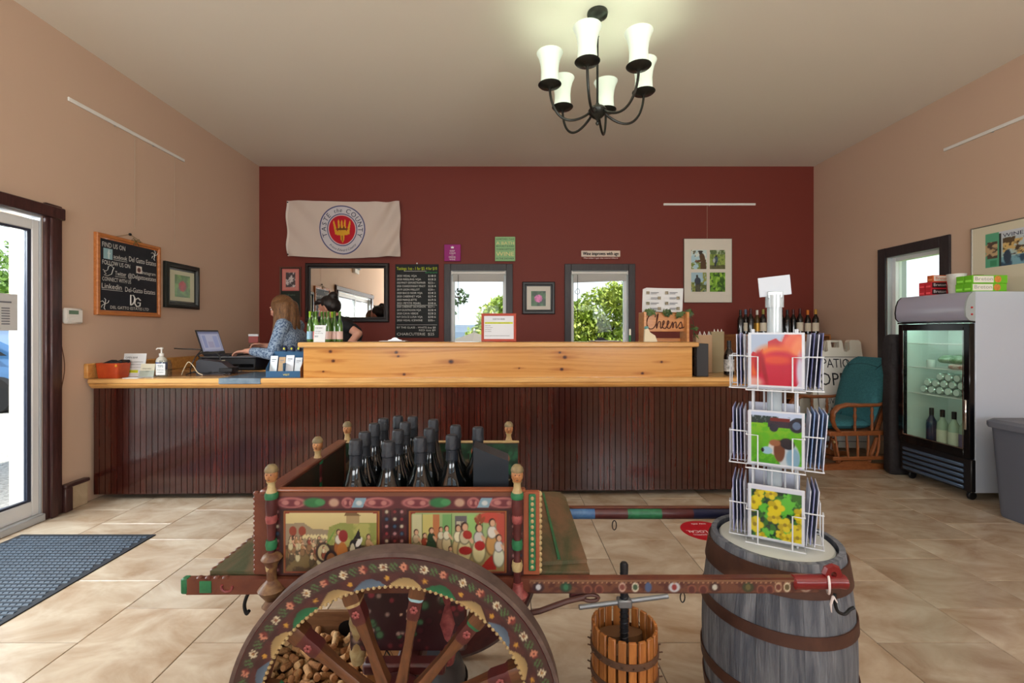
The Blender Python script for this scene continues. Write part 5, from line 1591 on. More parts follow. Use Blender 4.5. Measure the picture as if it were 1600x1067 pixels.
# ------------------------------------------------------------------ barrel
br = E('oak_barrel', 'grey weathered oak barrel with rusty hoops', 'barrel', (.876, 1.49, 0))
BH, RT, RB_ = .64, .186, .217
m_stave = mat('weathered_oak', (74, 79, 90), .65, col2=(120, 124, 132), scale=5, stretch=(7, 7, .6), rand=.14, bump=.5, bscale=26, bstretch=(9, 9, .7))
m_hoop = mat('rusty_brown_hoop', (66, 42, 36), .55, metal=.25, col2=(84, 56, 46), scale=10)
def rad(z):
    t = (z / BH - .5) * 2
    return RB_ - (RB_ - RT) * abs(t) ** 1.9
NSV = 22
def stave():
    mb = MB()
    v, n = [], 6
    zs = [BH * i / 12 for i in range(13)]
    hw = PI / NSV * .985
    for z in zs:
        r = rad(z)
        v += [(r * math.cos(-hw), r * math.sin(-hw), z), (r * 1.004, 0, z), (r * math.cos(hw), r * math.sin(hw), z), ((r - .016) * math.cos(hw), (r - .016) * math.sin(hw), z), ((r - .016), 0, z), ((r - .016) * math.cos(-hw), (r - .016) * math.sin(-hw), z)]
    f = [(k * n + i, k * n + (i + 1) % n, (k + 1) * n + (i + 1) % n, (k + 1) * n + i) for k in range(12) for i in range(n)] + [tuple(range(n)), tuple(12 * n + i for i in range(n))]
    return mb.add(v, f).mesh('stave', m_stave)
sv = stave()
for i in range(NSV):
    mesh_obj('stave', sv, br, None, (0, 0, 2 * PI * i / NSV + .1))
for z0, z1 in ((.0, .045), (.13, .17), (.225, .262), (.415, .452), (.548, .618)):
    MB().lathe([(rad(z0) + .002, z0 + .002), (rad(z0) + .006, z0 + .002), (rad(z1) + .006, z1), (rad(z1) + .002, z1), (rad(z0) + .002, z0 + .002)], 64, cap=False).build('hoop', m_hoop, br)
MB().lathe([(0, BH - .03), (RT - .015, BH - .03), (RT - .015, BH - .025), (0, BH - .025)], 40).build('head_board', m_stave, br)
# white revolving base plate on the barrel
bp_ = MB().lathe([(0, 0), (.13, 0), (.158, .004), (.162, .008), (.158, .012), (.1, .016), (.03, .022), (0, .022)], 56)
cs = E('card_spinner', 'white wire spinner rack of greeting cards on the barrel', 'card rack', (.876, 1.49, BH - .02))
m_plate = mat('white_plastic', (196, 200, 196), .28)
bp_.build('base_plate', m_plate, cs)
m_clear = glass_mat('clear_plastic', (.93, .96, .98), 1.5, .96)
m_polew = mat('translucent_pole', (176, 186, 192), .2, coat=.5)
MB().lathe([(0, .02), (.022, .02), (.0215, .76), (.026, .76), (.026, .80), (.02, .80), (0, .80)], 12).build('pole', m_polew, cs)
for a in range(0, 360, 90):
    MB().tube([(.03 * math.cos(R(a + 45)), .03 * math.sin(R(a + 45)), .02), (.03 * math.cos(R(a + 45)), .03 * math.sin(R(a + 45)), .68)], .003, 6).build('pole_wire', m_steel_wire, cs)
sg = MB(T(0, 0, .815, rz=-24, ry=-5))
sg.box(-.045, .045, -.012, -.008, -.018, .045, ch=.001).build('header_card', mat('header_grey_card', (186, 192, 202), .5), cs)
MB(T(0, 0, .80, rz=-24)).box(-.022, .022, -.02, .012, -.012, .012, ch=.003).build('header_clip', m_polew, cs)
# four columns of pockets, three tiers
CARDS = {}
def card_cv(kind):
    w, h = .148, .168
    c = CV(w, h, 70, 80, (196, 206, 224))
    if kind == 'tulip':
        c.grad(0, 1, (200, 208, 226), (168, 184, 214))
        c.poly([(.02, .0), (.0, .5), (.08, .66), (.16, .6), (.26, .7), (.34, .6), (.36, .84), (.5, .9), (.6, .82), (.66, .98), (.8, .94), (.92, .98), (1, .7), (1, .3), (.85, .0)], (186, 16, 40))
        c.ell(.8, .82, .18, .2, (226, 96, 64), rot=-35, soft=.7); c.ell(.87, .72, .1, .2, (236, 128, 84), rot=-20, soft=.8)
        c.ell(.46, .62, .28, .15, (230, 112, 40), soft=.8); c.ell(.55, .32, .42, .34, (196, 20, 56), soft=.25); c.ell(.5, .5, .3, .08, (222, 70, 44), soft=.9)
        c.ell(.12, .36, .06, .22, (226, 96, 44), soft=.9, rot=-8); c.ell(.2, .45, .1, .2, (176, 12, 36), soft=.5); c.ell(.3, .25, .04, .25, (160, 8, 34), soft=.8, rot=10)
        c.ell(.1, .08, .16, .1, (226, 160, 150), soft=.8); c.ell(.92, .3, .06, .3, (206, 200, 220), soft=.8)
    elif kind == 'dog':
        c.grad(0, .8, (60, 150, 20), (130, 190, 40)); c.rect(0, 1, .8, 1, (190, 206, 236)); c.noise(14, 5, (40, 60, 60), .42, .5, 3, (c.y > .77) & (c.y < .9)); c.noise(18, 18, (92, 176, 30), .5, .6, 4, c.y < .78)
        c.rect(.36, .9, .7, .84, (52, 44, 60)); c.ell(.86, .76, .13, .13, (36, 40, 56)); c.ell(.86, .76, .07, .07, (90, 110, 140)); c.ell(.46, .7, .08, .08, (36, 40, 56)); c.rect(.4, .75, .82, .88, (110, 40, 40))
        c.ell(.72, .2, .19, .26, (196, 206, 214), soft=.15); c.ell(.8, .16, .12, .2, (130, 170, 196), soft=.3); c.ell(.5, .33, .14, .14, (206, 200, 196), soft=.2); c.ell(.34, .27, .1, .07, (150, 190, 214), soft=.2); c.ell(.26, .27, .03, .04, (30, 30, 40)); c.ell(.56, .28, .1, .2, (110, 64, 44), soft=.2); c.ell(.7, .42, .13, .1, (40, 38, 48), rot=-25, soft=.2); c.ell(.48, .42, .1, .06, (150, 96, 66), soft=.3)
    elif kind == 'yellow':
        c.c[:] = (52, 110, 40); c.noise(9, 9, (24, 58, 40), .5, .58, 3); c.noise(7, 7, (96, 190, 60), .52, .6, 5)
        rs_ = random.Random(8)
        for i in range(17):
            x, y, r = rs_.random(), rs_.random() * .95, rs_.uniform(.07, .13)
            for q in range(5): c.ell(x + r * .7 * math.cos(q * 1.256), y + r * .7 * math.sin(q * 1.256), r * .62, r * .5, (226, 206, 40) if (i + q) % 3 else (190, 170, 30), rot=q * 72, soft=.3)
            c.ell(x, y, r * .3, r * .3, (150, 130, 30), soft=.4)
        c.rect(0, 1, .9, 1, (214, 218, 236))
    c.put((c.x < .045) | (c.x > .955) | (c.y > .965) | (c.y < .03), (224, 228, 238))
    c.c *= .86
    return c
for k in ('tulip', 'dog', 'yellow'):
    CARDS[k] = card_cv(k).mesh('card_print_' + k, rough=.25, coat=.6)
edge_me = [MB().box(-.074, .074, -.0012, .0012, 0, .168).mesh('card', m_) for m_ in (mat('card_white', (196, 200, 216), .6), mat('card_lilac', (150, 154, 196), .6), mat('card_navy', (104, 108, 150), .6), mat('card_blue', (130, 156, 200), .6))]
spin = R(-30)
tiers = [.505, .265, .035]
# each tier: wire basket pockets at four sides; cards stand inside and are things of their own
frame = MB()
for a in range(4):
    an = spin + a * PI / 2 + PI / 4
    frame = MB()
    frame.tube([(.085 * math.cos(an), .085 * math.sin(an), .018), (.085 * math.cos(an), .085 * math.sin(an), .69)], .0032, 6)
    frame.build('upright_wire', m_steel_wire, cs)
for ti, z in enumerate(tiers):
    rg = MB()
    for zz in (z, z + .11):
        rg.tube([(.085 * math.cos(spin + PI / 4 + i * PI / 2), .085 * math.sin(spin + PI / 4 + i * PI / 2), zz) for i in range(4)], .0022, 6, closed=True)
    rg.build('tier_ring', m_steel_wire, cs)
    for a in range(4):
        an = spin + a * PI / 2          # 0: +X side, 1: back, 2: left, 3: towards the camera
        Mx = Matrix.Rotation(an + PI / 2, 4, 'Z')      # local -Y points outwards
        r0 = .076
        pk = MB(Mx)
        wv = [(-.076, -r0, z + .10), (-.076, -r0 - .05, z + .10), (-.045, -r0 - .05, z + .10), (-.045, -r0 - .05, z), (-.045, -r0, z)]
        pk.tube(wv, .0022, 6)
        pk.tube([(-x, y, q) for x, y, q in wv], .0022, 6)
        pk.tube([(-.078, -r0 - .05, z - .002), (.078, -r0 - .05, z - .002), (.078, -r0, z - .002), (-.078, -r0, z - .002)], .0022, 6, closed=True)
        pk.build('wire_pocket', m_steel_wire, cs)
        nc = {3: 2, 0: (4, 5, 3)[ti], 2: (3, 4, 4)[ti], 1: 2}[a]
        for i in range(nc):
            off = r0 + .006 + .0105 * i
            top = (a == 3 and i == nc - 1)
            col = {3: 0, 1: 0, 0: (2, 3, 1)[ti] if i % 2 else 0, 2: 1 if i % 2 else 0}[a]
            place = {3: 'behind the photo card', 0: 'on the fridge side', 2: 'on the cart side', 1: 'on the far side'}[a]
            tier = ('top', 'middle', 'bottom')[ti]
            o = E('greeting_card', ('greeting card with ' + ('red tulip', 'spotted dog and tractor', 'yellow blossom')[ti] + ' photo at the front of the spinner rack') if top else ('%s greeting card, %s tier of the spinner, %s' % (('innermost', 'second', 'third', 'fourth', 'outermost')[i], tier, place)), 'card', group=None if top else 'cards in the %s tier %s' % (tier, place))
            tilt = {0: 4, 2: 1, 3: 2, 1: 2}[a]
            o.matrix_world = Matrix.Translation((.876, 1.49, BH - .02)) @ Mx @ T(.003 * (i % 2), -off, z + .001 + .004 * (i % 2), rx=tilt)
            mesh_obj('card_stock', edge_me[col], o)
            if top:
                mesh_obj('card_photo', CARDS[('tulip', 'dog', 'yellow')[ti]], o, (-.074, -.0018, .001))

# ------------------------------------------------------------------ floor mat and sticker
mt = E('door_mat', 'dark blue grey ribbed rubber mat inside the entrance', 'mat', (-2.66, 2.17, 0))
m_rub = mat('blue_grey_rubber', (44, 56, 70), .6, col2=(58, 72, 88), scale=12)
MB().box(-.435, .43, -.78, .775, .0, .006, ch=.003).build('backing', mat('black_rubber', (34, 36, 42), .7), mt)
n_r, rows = 26, 46
rib = MB()
for j in range(rows):
    y = -.75 + 1.5 * (j + .5) / rows
    for i in range(n_r):
        x = -.41 + .815 * (i + .5 + (.5 if j % 2 else 0)) / (n_r + .5)
        w, d = .0145, .0125
        rib.add([(x - w, y - d, .006), (x + w, y - d, .006), (x + w, y + d, .006), (x - w, y + d, .006), (x - w * .75, y - d * .2, .0105), (x + w * .75, y - d * .2, .0105)], [(0, 1, 5, 4), (1, 2, 5), (2, 3, 4, 5), (3, 0, 4)])
tag(rib.build('ribs', m_rub, mt, smooth=False, fixn=False), kind='stuff')
fs = E('floor_sticker', 'round red floor sticker with white lettering behind the barrel', 'sticker', (1.315, 3.01, .0005), 180)
MB().lathe([(0, 0), (.152, 0), (.152, .0012), (0, .0012)], 48).build('disc', mat('sticker_red', (176, 18, 34), .35), fs)
mb = MB(T(0, 0, .0016, rx=-90))
put_text(mb, 'SHOP LOCAL', 0, .0, .05, 0, 'C', width=.25)
put_text(mb, 'THANKS FOR SHOPPING', 0, .055, .024, 0, 'C', width=.2)
put_text(mb, 'stay safe', 0, -.11, .03, 0, 'C')
mb.build('lettering', m_inkw, fs, smooth=False)
# ------------------------------------------------------------------ glass door fridge
FX, FY0, FY1 = 3.60, 3.51, 4.15
m_fw = mat('fridge_white', (194, 204, 220), .2, coat=.5)
m_fin = mat('fridge_liner', (226, 234, 228), .4)
fr = E('drinks_fridge', 'tall white drinks fridge with glass door and lit header', 'fridge')
XB = 3.995
MB().box(FX, XB, FY0, FY0 + .03, .07, 1.613, ch=.004).build('side_panel', m_fw, fr)
MB().box(FX, XB, FY1 - .03, FY1, .07, 1.613, ch=.004).build('side_panel', m_fw, fr)
MB().box(XB - .02, XB, FY0 + .03, FY1 - .03, .07, 1.613).build('back_panel', m_fin, fr, smooth=False)
MB().box(FX, XB - .02, FY0 + .03, FY1 - .03, 1.375, 1.613).build('top_housing', m_fw, fr, smooth=False)
MB().box(FX + .02, XB - .02, FY0 + .03, FY1 - .03, .07, .335).build('base_housing', m_fin, fr, smooth=False)
lin_ = MB().box(FX + .01, XB - .021, FY0 + .0301, FY0 + .034, .336, 1.374).box(FX + .01, XB - .021, FY1 - .034, FY1 - .0301, .336, 1.374)
lin_.build('liner', m_fin, fr, smooth=False)
# curved header
prof = [(FX - .002, 1.385), (FX - .045, 1.39), (FX - .07, 1.42), (FX - .075, 1.47), (FX - .068, 1.53), (FX - .05, 1.58), (FX - .02, 1.61), (FX - .002, 1.612)]
def strip(y0, y1, name, m, k=1.0):
    n = len(prof)
    v = [(FX - .002 + (x - FX + .002) * k, y, z) for y in (y0, y1) for x, z in prof]
    MB().add(v, [(i, i + 1, n + i + 1, n + i) for i in range(n - 1)] + [tuple(range(n)), tuple(range(n, 2 * n))]).build(name, m, fr)
strip(FY0 + .012, FY1 - .012, 'header_panel', mat('header_lavender', (176, 176, 196), .18, coat=.6))
strip(FY0, FY0 + .012, 'header_cap', mat('header_grey', (168, 178, 182), .3, coat=.3), 1.03)
strip(FY1 - .012, FY1, 'header_cap', m_black, 1.03)
for z in (1.49, 1.437):
    MB(T(FX - .03, FY0 - .001, z, rx=90)).lathe([(0, 0), (.008, 0), (.007, .004), (0, .005)], 12).build('button', mat('red_button', (176, 40, 44), .4), fr)
MB().box(FX - .05, FX - .002, FY0, FY1, 1.372, 1.385).build('header_trim', m_blackgloss, fr, smooth=False)
# door
dr = MB().box(FX - .045, FX - .003, FY0 + .002, FY0 + .05, .325, 1.368, ch=.004).box(FX - .045, FX - .003, FY1 - .05, FY1 - .002, .325, 1.368, ch=.004) \
    .box(FX - .045, FX - .003, FY0 + .05, FY1 - .05, 1.315, 1.368, ch=.004).box(FX - .045, FX - .003, FY0 + .05, FY1 - .05, .325, .395, ch=.004).build('door_frame', m_blackgloss, fr)
MB().box(FX - .034, FX - .028, FY0 + .05, FY1 - .05, .395, 1.315).build('door_glass', glass_mat('fridge_glass', (.9, .97, .93), 1.55), dr, smooth=False)
MB().box(FX - .046, FX - .043, FY0 + .05, FY0 + .056, .395, 1.315).box(FX - .046, FX - .043, FY1 - .056, FY1 - .05, .395, 1.315).box(FX - .046, FX - .043, FY0 + .056, FY1 - .056, .395, .401).build('door_trim', m_chrome, dr, smooth=False)
MB().box(FX - .062, FX - .045, FY0 + .015, FY0 + .035, .55, .78, ch=.005).build('handle', m_chrome, dr)
# grille
MB().box(FX - .03, FX + .02, FY0 + .002, FY1 - .002, .072, .322, ch=.005).build('grille_panel', m_black, fr)
for i in range(5):
    z = .10 + i * .042
    MB(T(FX - .031, 0, z, ry=-22)).box(-.010, .004, FY0 + .06, FY1 - .04, -.013, .013, ch=.003).build('grille_slat', mat('slate_slat', (86, 106, 132), .25, metal=.4), fr)
for y in (FY0 + .06, FY1 - .06):
    for x in (FX + .03, XB - .05):
        MB(T(x, y, .033, rx=90)).lathe([(0, -.012), (.028, -.012), (.033, -.008), (.033, .008), (.028, .012), (0, .012)], 16).build('caster', m_black, fr)
        MB().box(x - .02, x + .02, y - .018, y + .018, .055, .072).build('caster_fork', m_black, fr, smooth=False)
# wire shelves
SHZ = [.766, .993, 1.2]
for z in SHZ:
    mb = MB()
    for i in range(15):
        y = FY0 + .045 + (FY1 - FY0 - .09) * i / 14
        mb.tube([(FX + .02, y, z), (XB - .03, y, z)], .0022, 5)
    mb.tube([(FX + .02, FY0 + .036, z), (FX + .02, FY1 - .036, z)], .004, 6).tube([(XB - .03, FY0 + .036, z), (XB - .03, FY1 - .036, z)], .004, 6)
    mb.build('wire_shelf', m_white, fr)
lamp = MB(T(FX + .05, 0, 1.355)).tube([(0, FY0 + .06, 0), (0, FY1 - .06, 0)], .010, 10).build('light_tube', mat('fridge_lamp', (236, 255, 244), .5, emit=(226, 255, 238), estr=14), fr)
# contents
def simple_bottle(name, label, loc, h, r, glass, cap, lab=None, group=None, s_=18):
    e = E(name, label, 'bottle', loc, group=group)
    MB().lathe([(0, .003), (r * .8, 0), (r, .008), (r, h * .55), (r * .9, h * .64), (r * .5, h * .74), (r * .38, h * .80), (r * .36, h * .97), (0, h * .97)], s_).build('glass', glass, e)
    MB().lathe([(r * .42, h * .80), (r * .42, h * .995), (r * .3, h), (0, h)], s_).build('cap', cap, e)
    if lab:
        MB().lathe([(r * 1.012, h * .12), (r * 1.012, h * .46)], s_, cap=False).build('label_wrap', lab, e)
    return e
m_lime = mat('lime_foil', (150, 196, 40), .4)
m_gold = mat('gold_foil', (196, 150, 60), .35, metal=.4)
m_lab = mat('cream_label', (226, 216, 196), .7)
m_labv = mat('violet_label', (116, 96, 130), .7)
m_rose = mat('pale_bottle_glass', (176, 190, 170), .1, coat=.4)
m_navyb = mat('navy_bottle_glass', (40, 44, 74), .1, coat=.4)
fb = [(3.70, 3.60, 'lime', m_labv, 'lime capped bottle on the fridge floor'), (3.70, 3.69, 'gold', m_labv, 'violet labelled bottle on the fridge floor'), (3.70, 3.78, 'black', m_lab, 'cream labelled bottle on the fridge floor beside the violet one'), (3.70, 3.88, 'black', m_lab, 'black capped bottle on the fridge floor in the middle'), (3.70, 3.98, 'black', None, 'dark blue bottle at the far end of the fridge floor')]
for x, y, cp, lb, lab in fb:
    simple_bottle('wine_bottle', lab, (x, y, .336), .31, .038, m_navyb if lb is None else m_rose, {'lime': m_lime, 'gold': m_gold, 'black': m_black}[cp], lb, 'bottles on the fridge floor')
m_jar = mat('pale_tin', (190, 206, 198), .25, metal=.5)
m_jarl = mat('white_lid', (226, 236, 232), .3)
k = 0
pos = ['first', 'second', 'third', 'fourth', 'fifth', 'sixth', 'seventh']
for row, n in ((0, 7), (1, 6), (2, 4)):
    for i in range(n):
        y = 3.585 + .074 * (i + .5 * (row % 2)) + (.07 if row == 2 else 0)
        z = .772 + .034 + row * .0585
        e = E('drink_can', 'pale can lying end out, %s from the handle, %s row on the fridge shelf' % (pos[i], ('bottom', 'middle', 'top')[row]), 'can', (FX + .07, y, z), group='cans lying on the middle fridge shelf')
        MB(T(ry=90)).lathe([(0, 0), (.02, .002), (.027, .0), (.0335, .008), (.0335, .115), (.027, .122), (0, .122)], 18).build('body', m_jar, e)
        MB(T(ry=90)).lathe([(0, -.0015), (.024, -.0015), (.026, .0005), (0, .002)], 18).build('end_disc', m_jarl, e)
# salad bag, wrapped meat, small box
def blob(name, label, cat, c, r, m, seed, n=24):
    mb = MB().ell((0, 0, 0), r, n, n // 2 + 2)
    rs_ = random.Random(seed)
    ph_ = [rs_.random() * 6 for _ in range(6)]
    vv = []
    for x, y, z in mb.v:
        k_ = 1 + .1 * math.sin(x * 60 + ph_[0]) + .1 * math.sin(y * 50 + ph_[1]) + .08 * math.sin(z * 70 + ph_[2])
        zz = max(z * k_, -r[2] * .8)
        vv.append((x * k_, y * k_, zz))
    mb.v = vv
    return tag(mb.build(name, m, loc=c), label, cat)
blob('salad_bag', 'bag of green salad leaves on the upper fridge shelf', 'bag', (3.74, 3.80, 1.07), (.07, .15, .04), mat('salad_green', (70, 120, 50), .35, col2=(206, 220, 196), scale=14, coat=.5), 3)
blob('meat_pack', 'pink wrapped cured meat pack below the salad bag', 'packet', (3.67, 3.68, 1.017), (.045, .11, .026), mat('cured_meat', (190, 120, 110), .3, col2=(226, 206, 196), scale=30, coat=.6), 5)
tag(MB().box(-.05, .05, -.05, .05, 0, .09, ch=.003).build('small_carton', mat('carton_redwhite', (206, 196, 190), .5, col2=(176, 60, 50), scale=9), loc=(3.72, 3.62, 1.2025)), 'small red and white carton on the top fridge shelf', 'carton')
tag(MB().lathe([(0, 0), (.03, 0), (.032, .01), (.032, .06), (.028, .066), (0, .066)], 18).build('small_tub', m_jarl, loc=(3.68, 3.96, .996)), 'small white tub on the upper fridge shelf', 'tub')

# boxes on the fridge
def cracker(label, loc, main, side, word, wcol, L=.235, s_=.062, disc=None, rz=0, grp=None):
    e = E('cracker_box', label, 'box', loc, rz, grp)
    MB().box(0, L, 0, s_, 0, s_, ch=.0015).build('carton', mat('carton_%d_%d' % (main[0], main[1]), main, .4), e)
    if side:
        MB().box(.008, L * .60, -.0008, .0, .006, s_ - .006).build('white_panel', mat('carton_side_%d' % side[0], side, .4), e, smooth=False)
    mb = MB()
    put_text(mb, word, .02, s_ * .35, s_ * .62, -.0016, width=L * .5)
    mb.build('lettering', mat('print_%d_%d' % (wcol[0], wcol[1]), wcol, .5), e, smooth=False)
    if disc:
        MB(T(L * .72, -.0005, s_ * .5, rx=90)).lathe([(0, 0), (s_ * .42, 0), (s_ * .42, .0012), (0, .0012)], 20).build('printed_cracker', mat('cracker_print', (226, 160, 70), .5, col2=(200, 110, 60), scale=60), e)
    MB().box(-.0008, 0, .008, s_ - .008, .012, s_ * .45).build('end_print', mat('end_print_%d' % main[0], [min(255, q + 50) for q in main], .5), e, smooth=False)
    return e
G_, RD = (112, 196, 40), (206, 44, 56)
Z0 = 1.6135
for i, (y, z, lab) in enumerate(((3.525, 0, 'lower green cracker box nearest the picture on top of the fridge'), (3.525, .0625, 'upper green cracker box nearest the picture on top of the fridge'), (3.5905, 0, 'lower green cracker box in the second row on the fridge'), (3.5905, .0625, 'upper green cracker box in the second row on the fridge'))):
    cracker(lab, (3.585 + (.0 if z == 0 else .006), y, Z0 + z), G_, (236, 236, 226), 'Breton', (150, 156, 150) if 1 else 0, .27, .062, True, grp='green cracker boxes on the fridge')
for i, (y, z, lab) in enumerate(((3.875, 0, 'lower red cracker box at the near side of the red pile'), (3.875, .056, 'upper red cracker box at the near side of the red pile'), (3.935, 0, 'lower red cracker box at the far side of the red pile'), (3.935, .056, 'upper red cracker box at the far side of the red pile'))):
    cracker(lab, (3.60, y, Z0 + z), RD, (44, 22, 30), 'Breton', (236, 230, 230), .21, .0555, None, grp='red cracker boxes on the fridge')
cracker('orange and white cracker box lying on the red boxes', (3.615, 3.875, Z0 + .112), (214, 106, 54), (230, 222, 214), 'Breton', (214, 106, 54), .22, .055, None)
tag(MB().lathe([(0, 0), (.048, 0), (.06, .15), (.062, .152), (.062, .158), (0, .158)], 28).build('paper_tub', mat('waxed_paper_tub', (230, 230, 226), .4, col2=(214, 214, 210), scale=14), loc=(3.675, 3.735, Z0)), 'white waxed paper tub between red and green boxes on the fridge', 'tub')
tag(MB().box(-.04, .04, -.03, .03, 0, .15, ch=.002).build('small_brown_box', mat('brown_red_card', (120, 62, 50), .5), loc=(3.83, 3.735, Z0)), 'small brown box behind the white paper tub on the fridge', 'box')

# ------------------------------------------------------------------ grey bin
bn = E('waste_bin', 'grey plastic bin standing beside the fridge', 'bin', (3.72, 3.13, 0))
def rrect(w, d, r, n=5):
    o = []
    for cx, cy, a0 in ((w / 2 - r, d / 2 - r, 0), (-w / 2 + r, d / 2 - r, 90), (-w / 2 + r, -d / 2 + r, 180), (w / 2 - r, -d / 2 + r, 270)):
        o += arc(cx, cy, r, a0, a0 + 90, n)
    return o
def loft(secs, name, m, parent, cap=True, angle=38):
    v = [p for s_ in secs for p in s_]
    n = len(secs[0])
    f = [(k * n + i, k * n + (i + 1) % n, (k + 1) * n + (i + 1) % n, (k + 1) * n + i) for k in range(len(secs) - 1) for i in range(n)]
    if cap:
        f += [tuple(range(n)), tuple((len(secs) - 1) * n + i for i in range(n))]
    return MB().add(v, f).build(name, m, parent, angle=angle)
m_bin = mat('grey_bin_plastic', (92, 96, 108), .45)
loft([[(x, y, z) for x, y in rrect(w, d, .05)] for w, d, z in ((.42, .28, 0), (.43, .29, .02), (.50, .34, .63))], 'body', m_bin, bn)
loft([[(x, y, z) for x, y in rrect(w, d, .055)] for w, d, z in ((.53, .37, .625), (.54, .38, .64), (.54, .38, .665), (.50, .34, .685), (.2, .1, .69))], 'lid', mat('grey_bin_lid', (104, 108, 120), .45), bn)

# ------------------------------------------------------------------ folded black bag leaning by the fridge
bgE = E('black_canvas_bag', 'tall black canvas bag standing between rocking chair and fridge', 'bag', (3.665, 4.242, 0))
m_canvas = mat('black_canvas', (38, 34, 36), .85, col2=(48, 44, 46), scale=30, bump=.4, bscale=24)
secs = []
for z, w, d, ox in ((0, .24, .10, 0), (.03, .27, .12, 0), (.3, .27, .115, .0), (.6, .28, .12, -.004), (.9, .275, .115, .0), (1.0, .285, .125, -.004), (1.02, .29, .13, -.004), (1.2, .275, .12, -.006), (1.26, .255, .105, -.004), (1.28, .2, .07, 0)):
    secs.append([(x + ox + .006 * math.sin(z * 23 + y * 40), y + .004 * math.sin(z * 17 + x * 30), z) for x, y in rrect(w, d, .035)])
loft(secs, 'body', m_canvas, bgE, angle=70)
MB().add([(-.15, -.069, 1.02), (-.05, -.078, .93), (0, -.08, .88), (.07, -.078, .95), (.145, -.069, 1.02), (.14, -.064, 1.2), (-.14, -.064, 1.2)], [(0, 1, 2, 3, 4, 5, 6)]).build('flap', m_canvas, bgE)
MB().tube([(.1, -.078, .92), (.11, -.085, .7), (.105, -.08, .62)], .012, 8, flat=.4).build('strap', m_black, bgE)

# ------------------------------------------------------------------ glider rocking chair (front towards local +x)
gc = E('glider_rocking_chair', 'wooden glider rocking chair with teal cushions', 'chair', (3.30, 4.60, 0), 184)
m_gw = mat('glider_wood', (128, 72, 38), .35, col2=(152, 90, 50), scale=9, stretch=(2, 6, 6), coat=.3)
m_teal = mat('teal_fabric', (46, 106, 118), .85, col2=(60, 124, 134), scale=60, bump=.25, bscale=160)
m_seam = mat('dark_teal_seam', (26, 66, 76), .8)
for s_ in (-1, 1):
    MB().prism([(-.34, 0), (.36, 0), (.33, .05), (.16, .06), (.12, .085), (-.12, .085), (-.16, .06), (-.31, .05)], -.022, .022, M=T(0, s_ * .235, 0, rx=90)).build('floor_runner', m_gw, gc)
    for x0, x1 in ((-.15, -.22), (.15, .22)):
        MB().tube([(x0, s_ * .235, .07), (x1, s_ * .255, .30)], [.022, .018], 8).build('base_post', m_gw, gc)
        MB().ell((x1, s_ * .275, .27), .014, 8, 6).build('pivot_bolt', m_ccream, gc)
    MB().box(-.28, .25, s_ * .285 - .012, s_ * .285 + .012, .10, .135, ch=.005).build('lower_rail', m_gw, gc)
    for i in range(5):
        x = -.22 + i * .11
        MB().tube([(x * .86, s_ * .285, .13), (x * .95, s_ * .285, .22), (x, s_ * .28, .33)], [.009, .012, .009], 8).build('spindle', m_gw, gc)
    # seat rail
    MB().box(-.32, .28, s_ * .27 - .016, s_ * .27 + .016, .325, .37, ch=.006).build('seat_rail', m_gw, gc)
    # armrest curling down at the front
    ap = [(-.34, s_ * .27, .64), (-.2, s_ * .285, .615), (.0, s_ * .295, .615), (.12, s_ * .295, .62), (.2, s_ * .29, .60), (.245, s_ * .285, .55), (.25, s_ * .28, .48), (.22, s_ * .275, .41), (.17, s_ * .272, .365)]
    MB().tube(ap, [.02, .026, .032, .034, .034, .032, .03, .026, .02], 10, flat=.62).build('armrest', m_gw, gc)
    for x in (-.15, .02):
        MB(T(x, s_ * .275, 0)).lathe([(.009, .37), (.014, .41), (.009, .44), (.013, .48), (.016, .51), (.01, .54), (.014, .57), (.010, .60)], 10).build('arm_spindle', m_gw, gc)
    MB().tube([(-.24, s_ * .22, .34), (-.34, s_ * .23, .64), (-.44, s_ * .21, .96)], [.02, .02, .016], 8).build('back_post', m_gw, gc)
MB().box(-.02, .02, -.235, .235, .02, .055, ch=.006).build('base_stretcher', m_gw, gc)
MB().box(.25, .29, -.27, .27, .33, .372, ch=.01).build('front_rail', m_gw, gc)
MB().tube([(-.44, -.21, .95), (-.46, 0, 1.0), (-.44, .21, .95)], .02, 8).build('top_rail', m_gw, gc)
for i in range(5):
    y = -.14 + .07 * i
    MB().tube([(-.25, y, .35), (-.35, y, .64), (-.45, y, .97)], .008, 6).build('back_spindle', m_gw, gc)
def pad(fn_w, L, t, nu=22, nv=24):
    """cushion: length along z 0..L, half width from fn_w(v), thickness t along +x"""
    mb = MB()
    v, f = [], []
    for sgn in (1, -1):
        for j in range(nv + 1):
            q = j / nv
            for i in range(nu + 1):
                u = -1 + 2 * i / nu
                e_ = (1 - abs(u) ** 4) * (1 - abs(2 * q - 1) ** 6)
                v.append((sgn * t * (max(e_, 0) ** .5) * .5, u * fn_w(q), q * L))
    n = (nu + 1) * (nv + 1)
    for s_ in (0, n):
        for j in range(nv):
            for i in range(nu):
                a = s_ + j * (nu + 1) + i
                f.append((a, a + 1, a + nu + 2, a + nu + 1))
    return mb.add(v, f)
def wfn(q):
    return .235 + .035 * math.sin(q * PI * .8) - .11 * max(0, (q - .7) / .3) ** 2.2
bcM = T(-.185, 0, .40, ry=-17)
bp2 = pad(wfn, .68, .12); bp2.v = [tuple(bcM @ Vector(p)) for p in bp2.v]
bcu = bp2.build('back_cushion', m_teal, gc, angle=80)
for s_ in (-1, 1):
    pts = [bcM @ Vector((.056 - .012 * abs(q - .5), s_ * (.05 + .10 * (2 * q - .7) ** 2), .05 + q * .57)) for q in [i / 10 for i in range(11)]]
    MB().tube(pts, .004, 5).build('seam', m_seam, bcu)
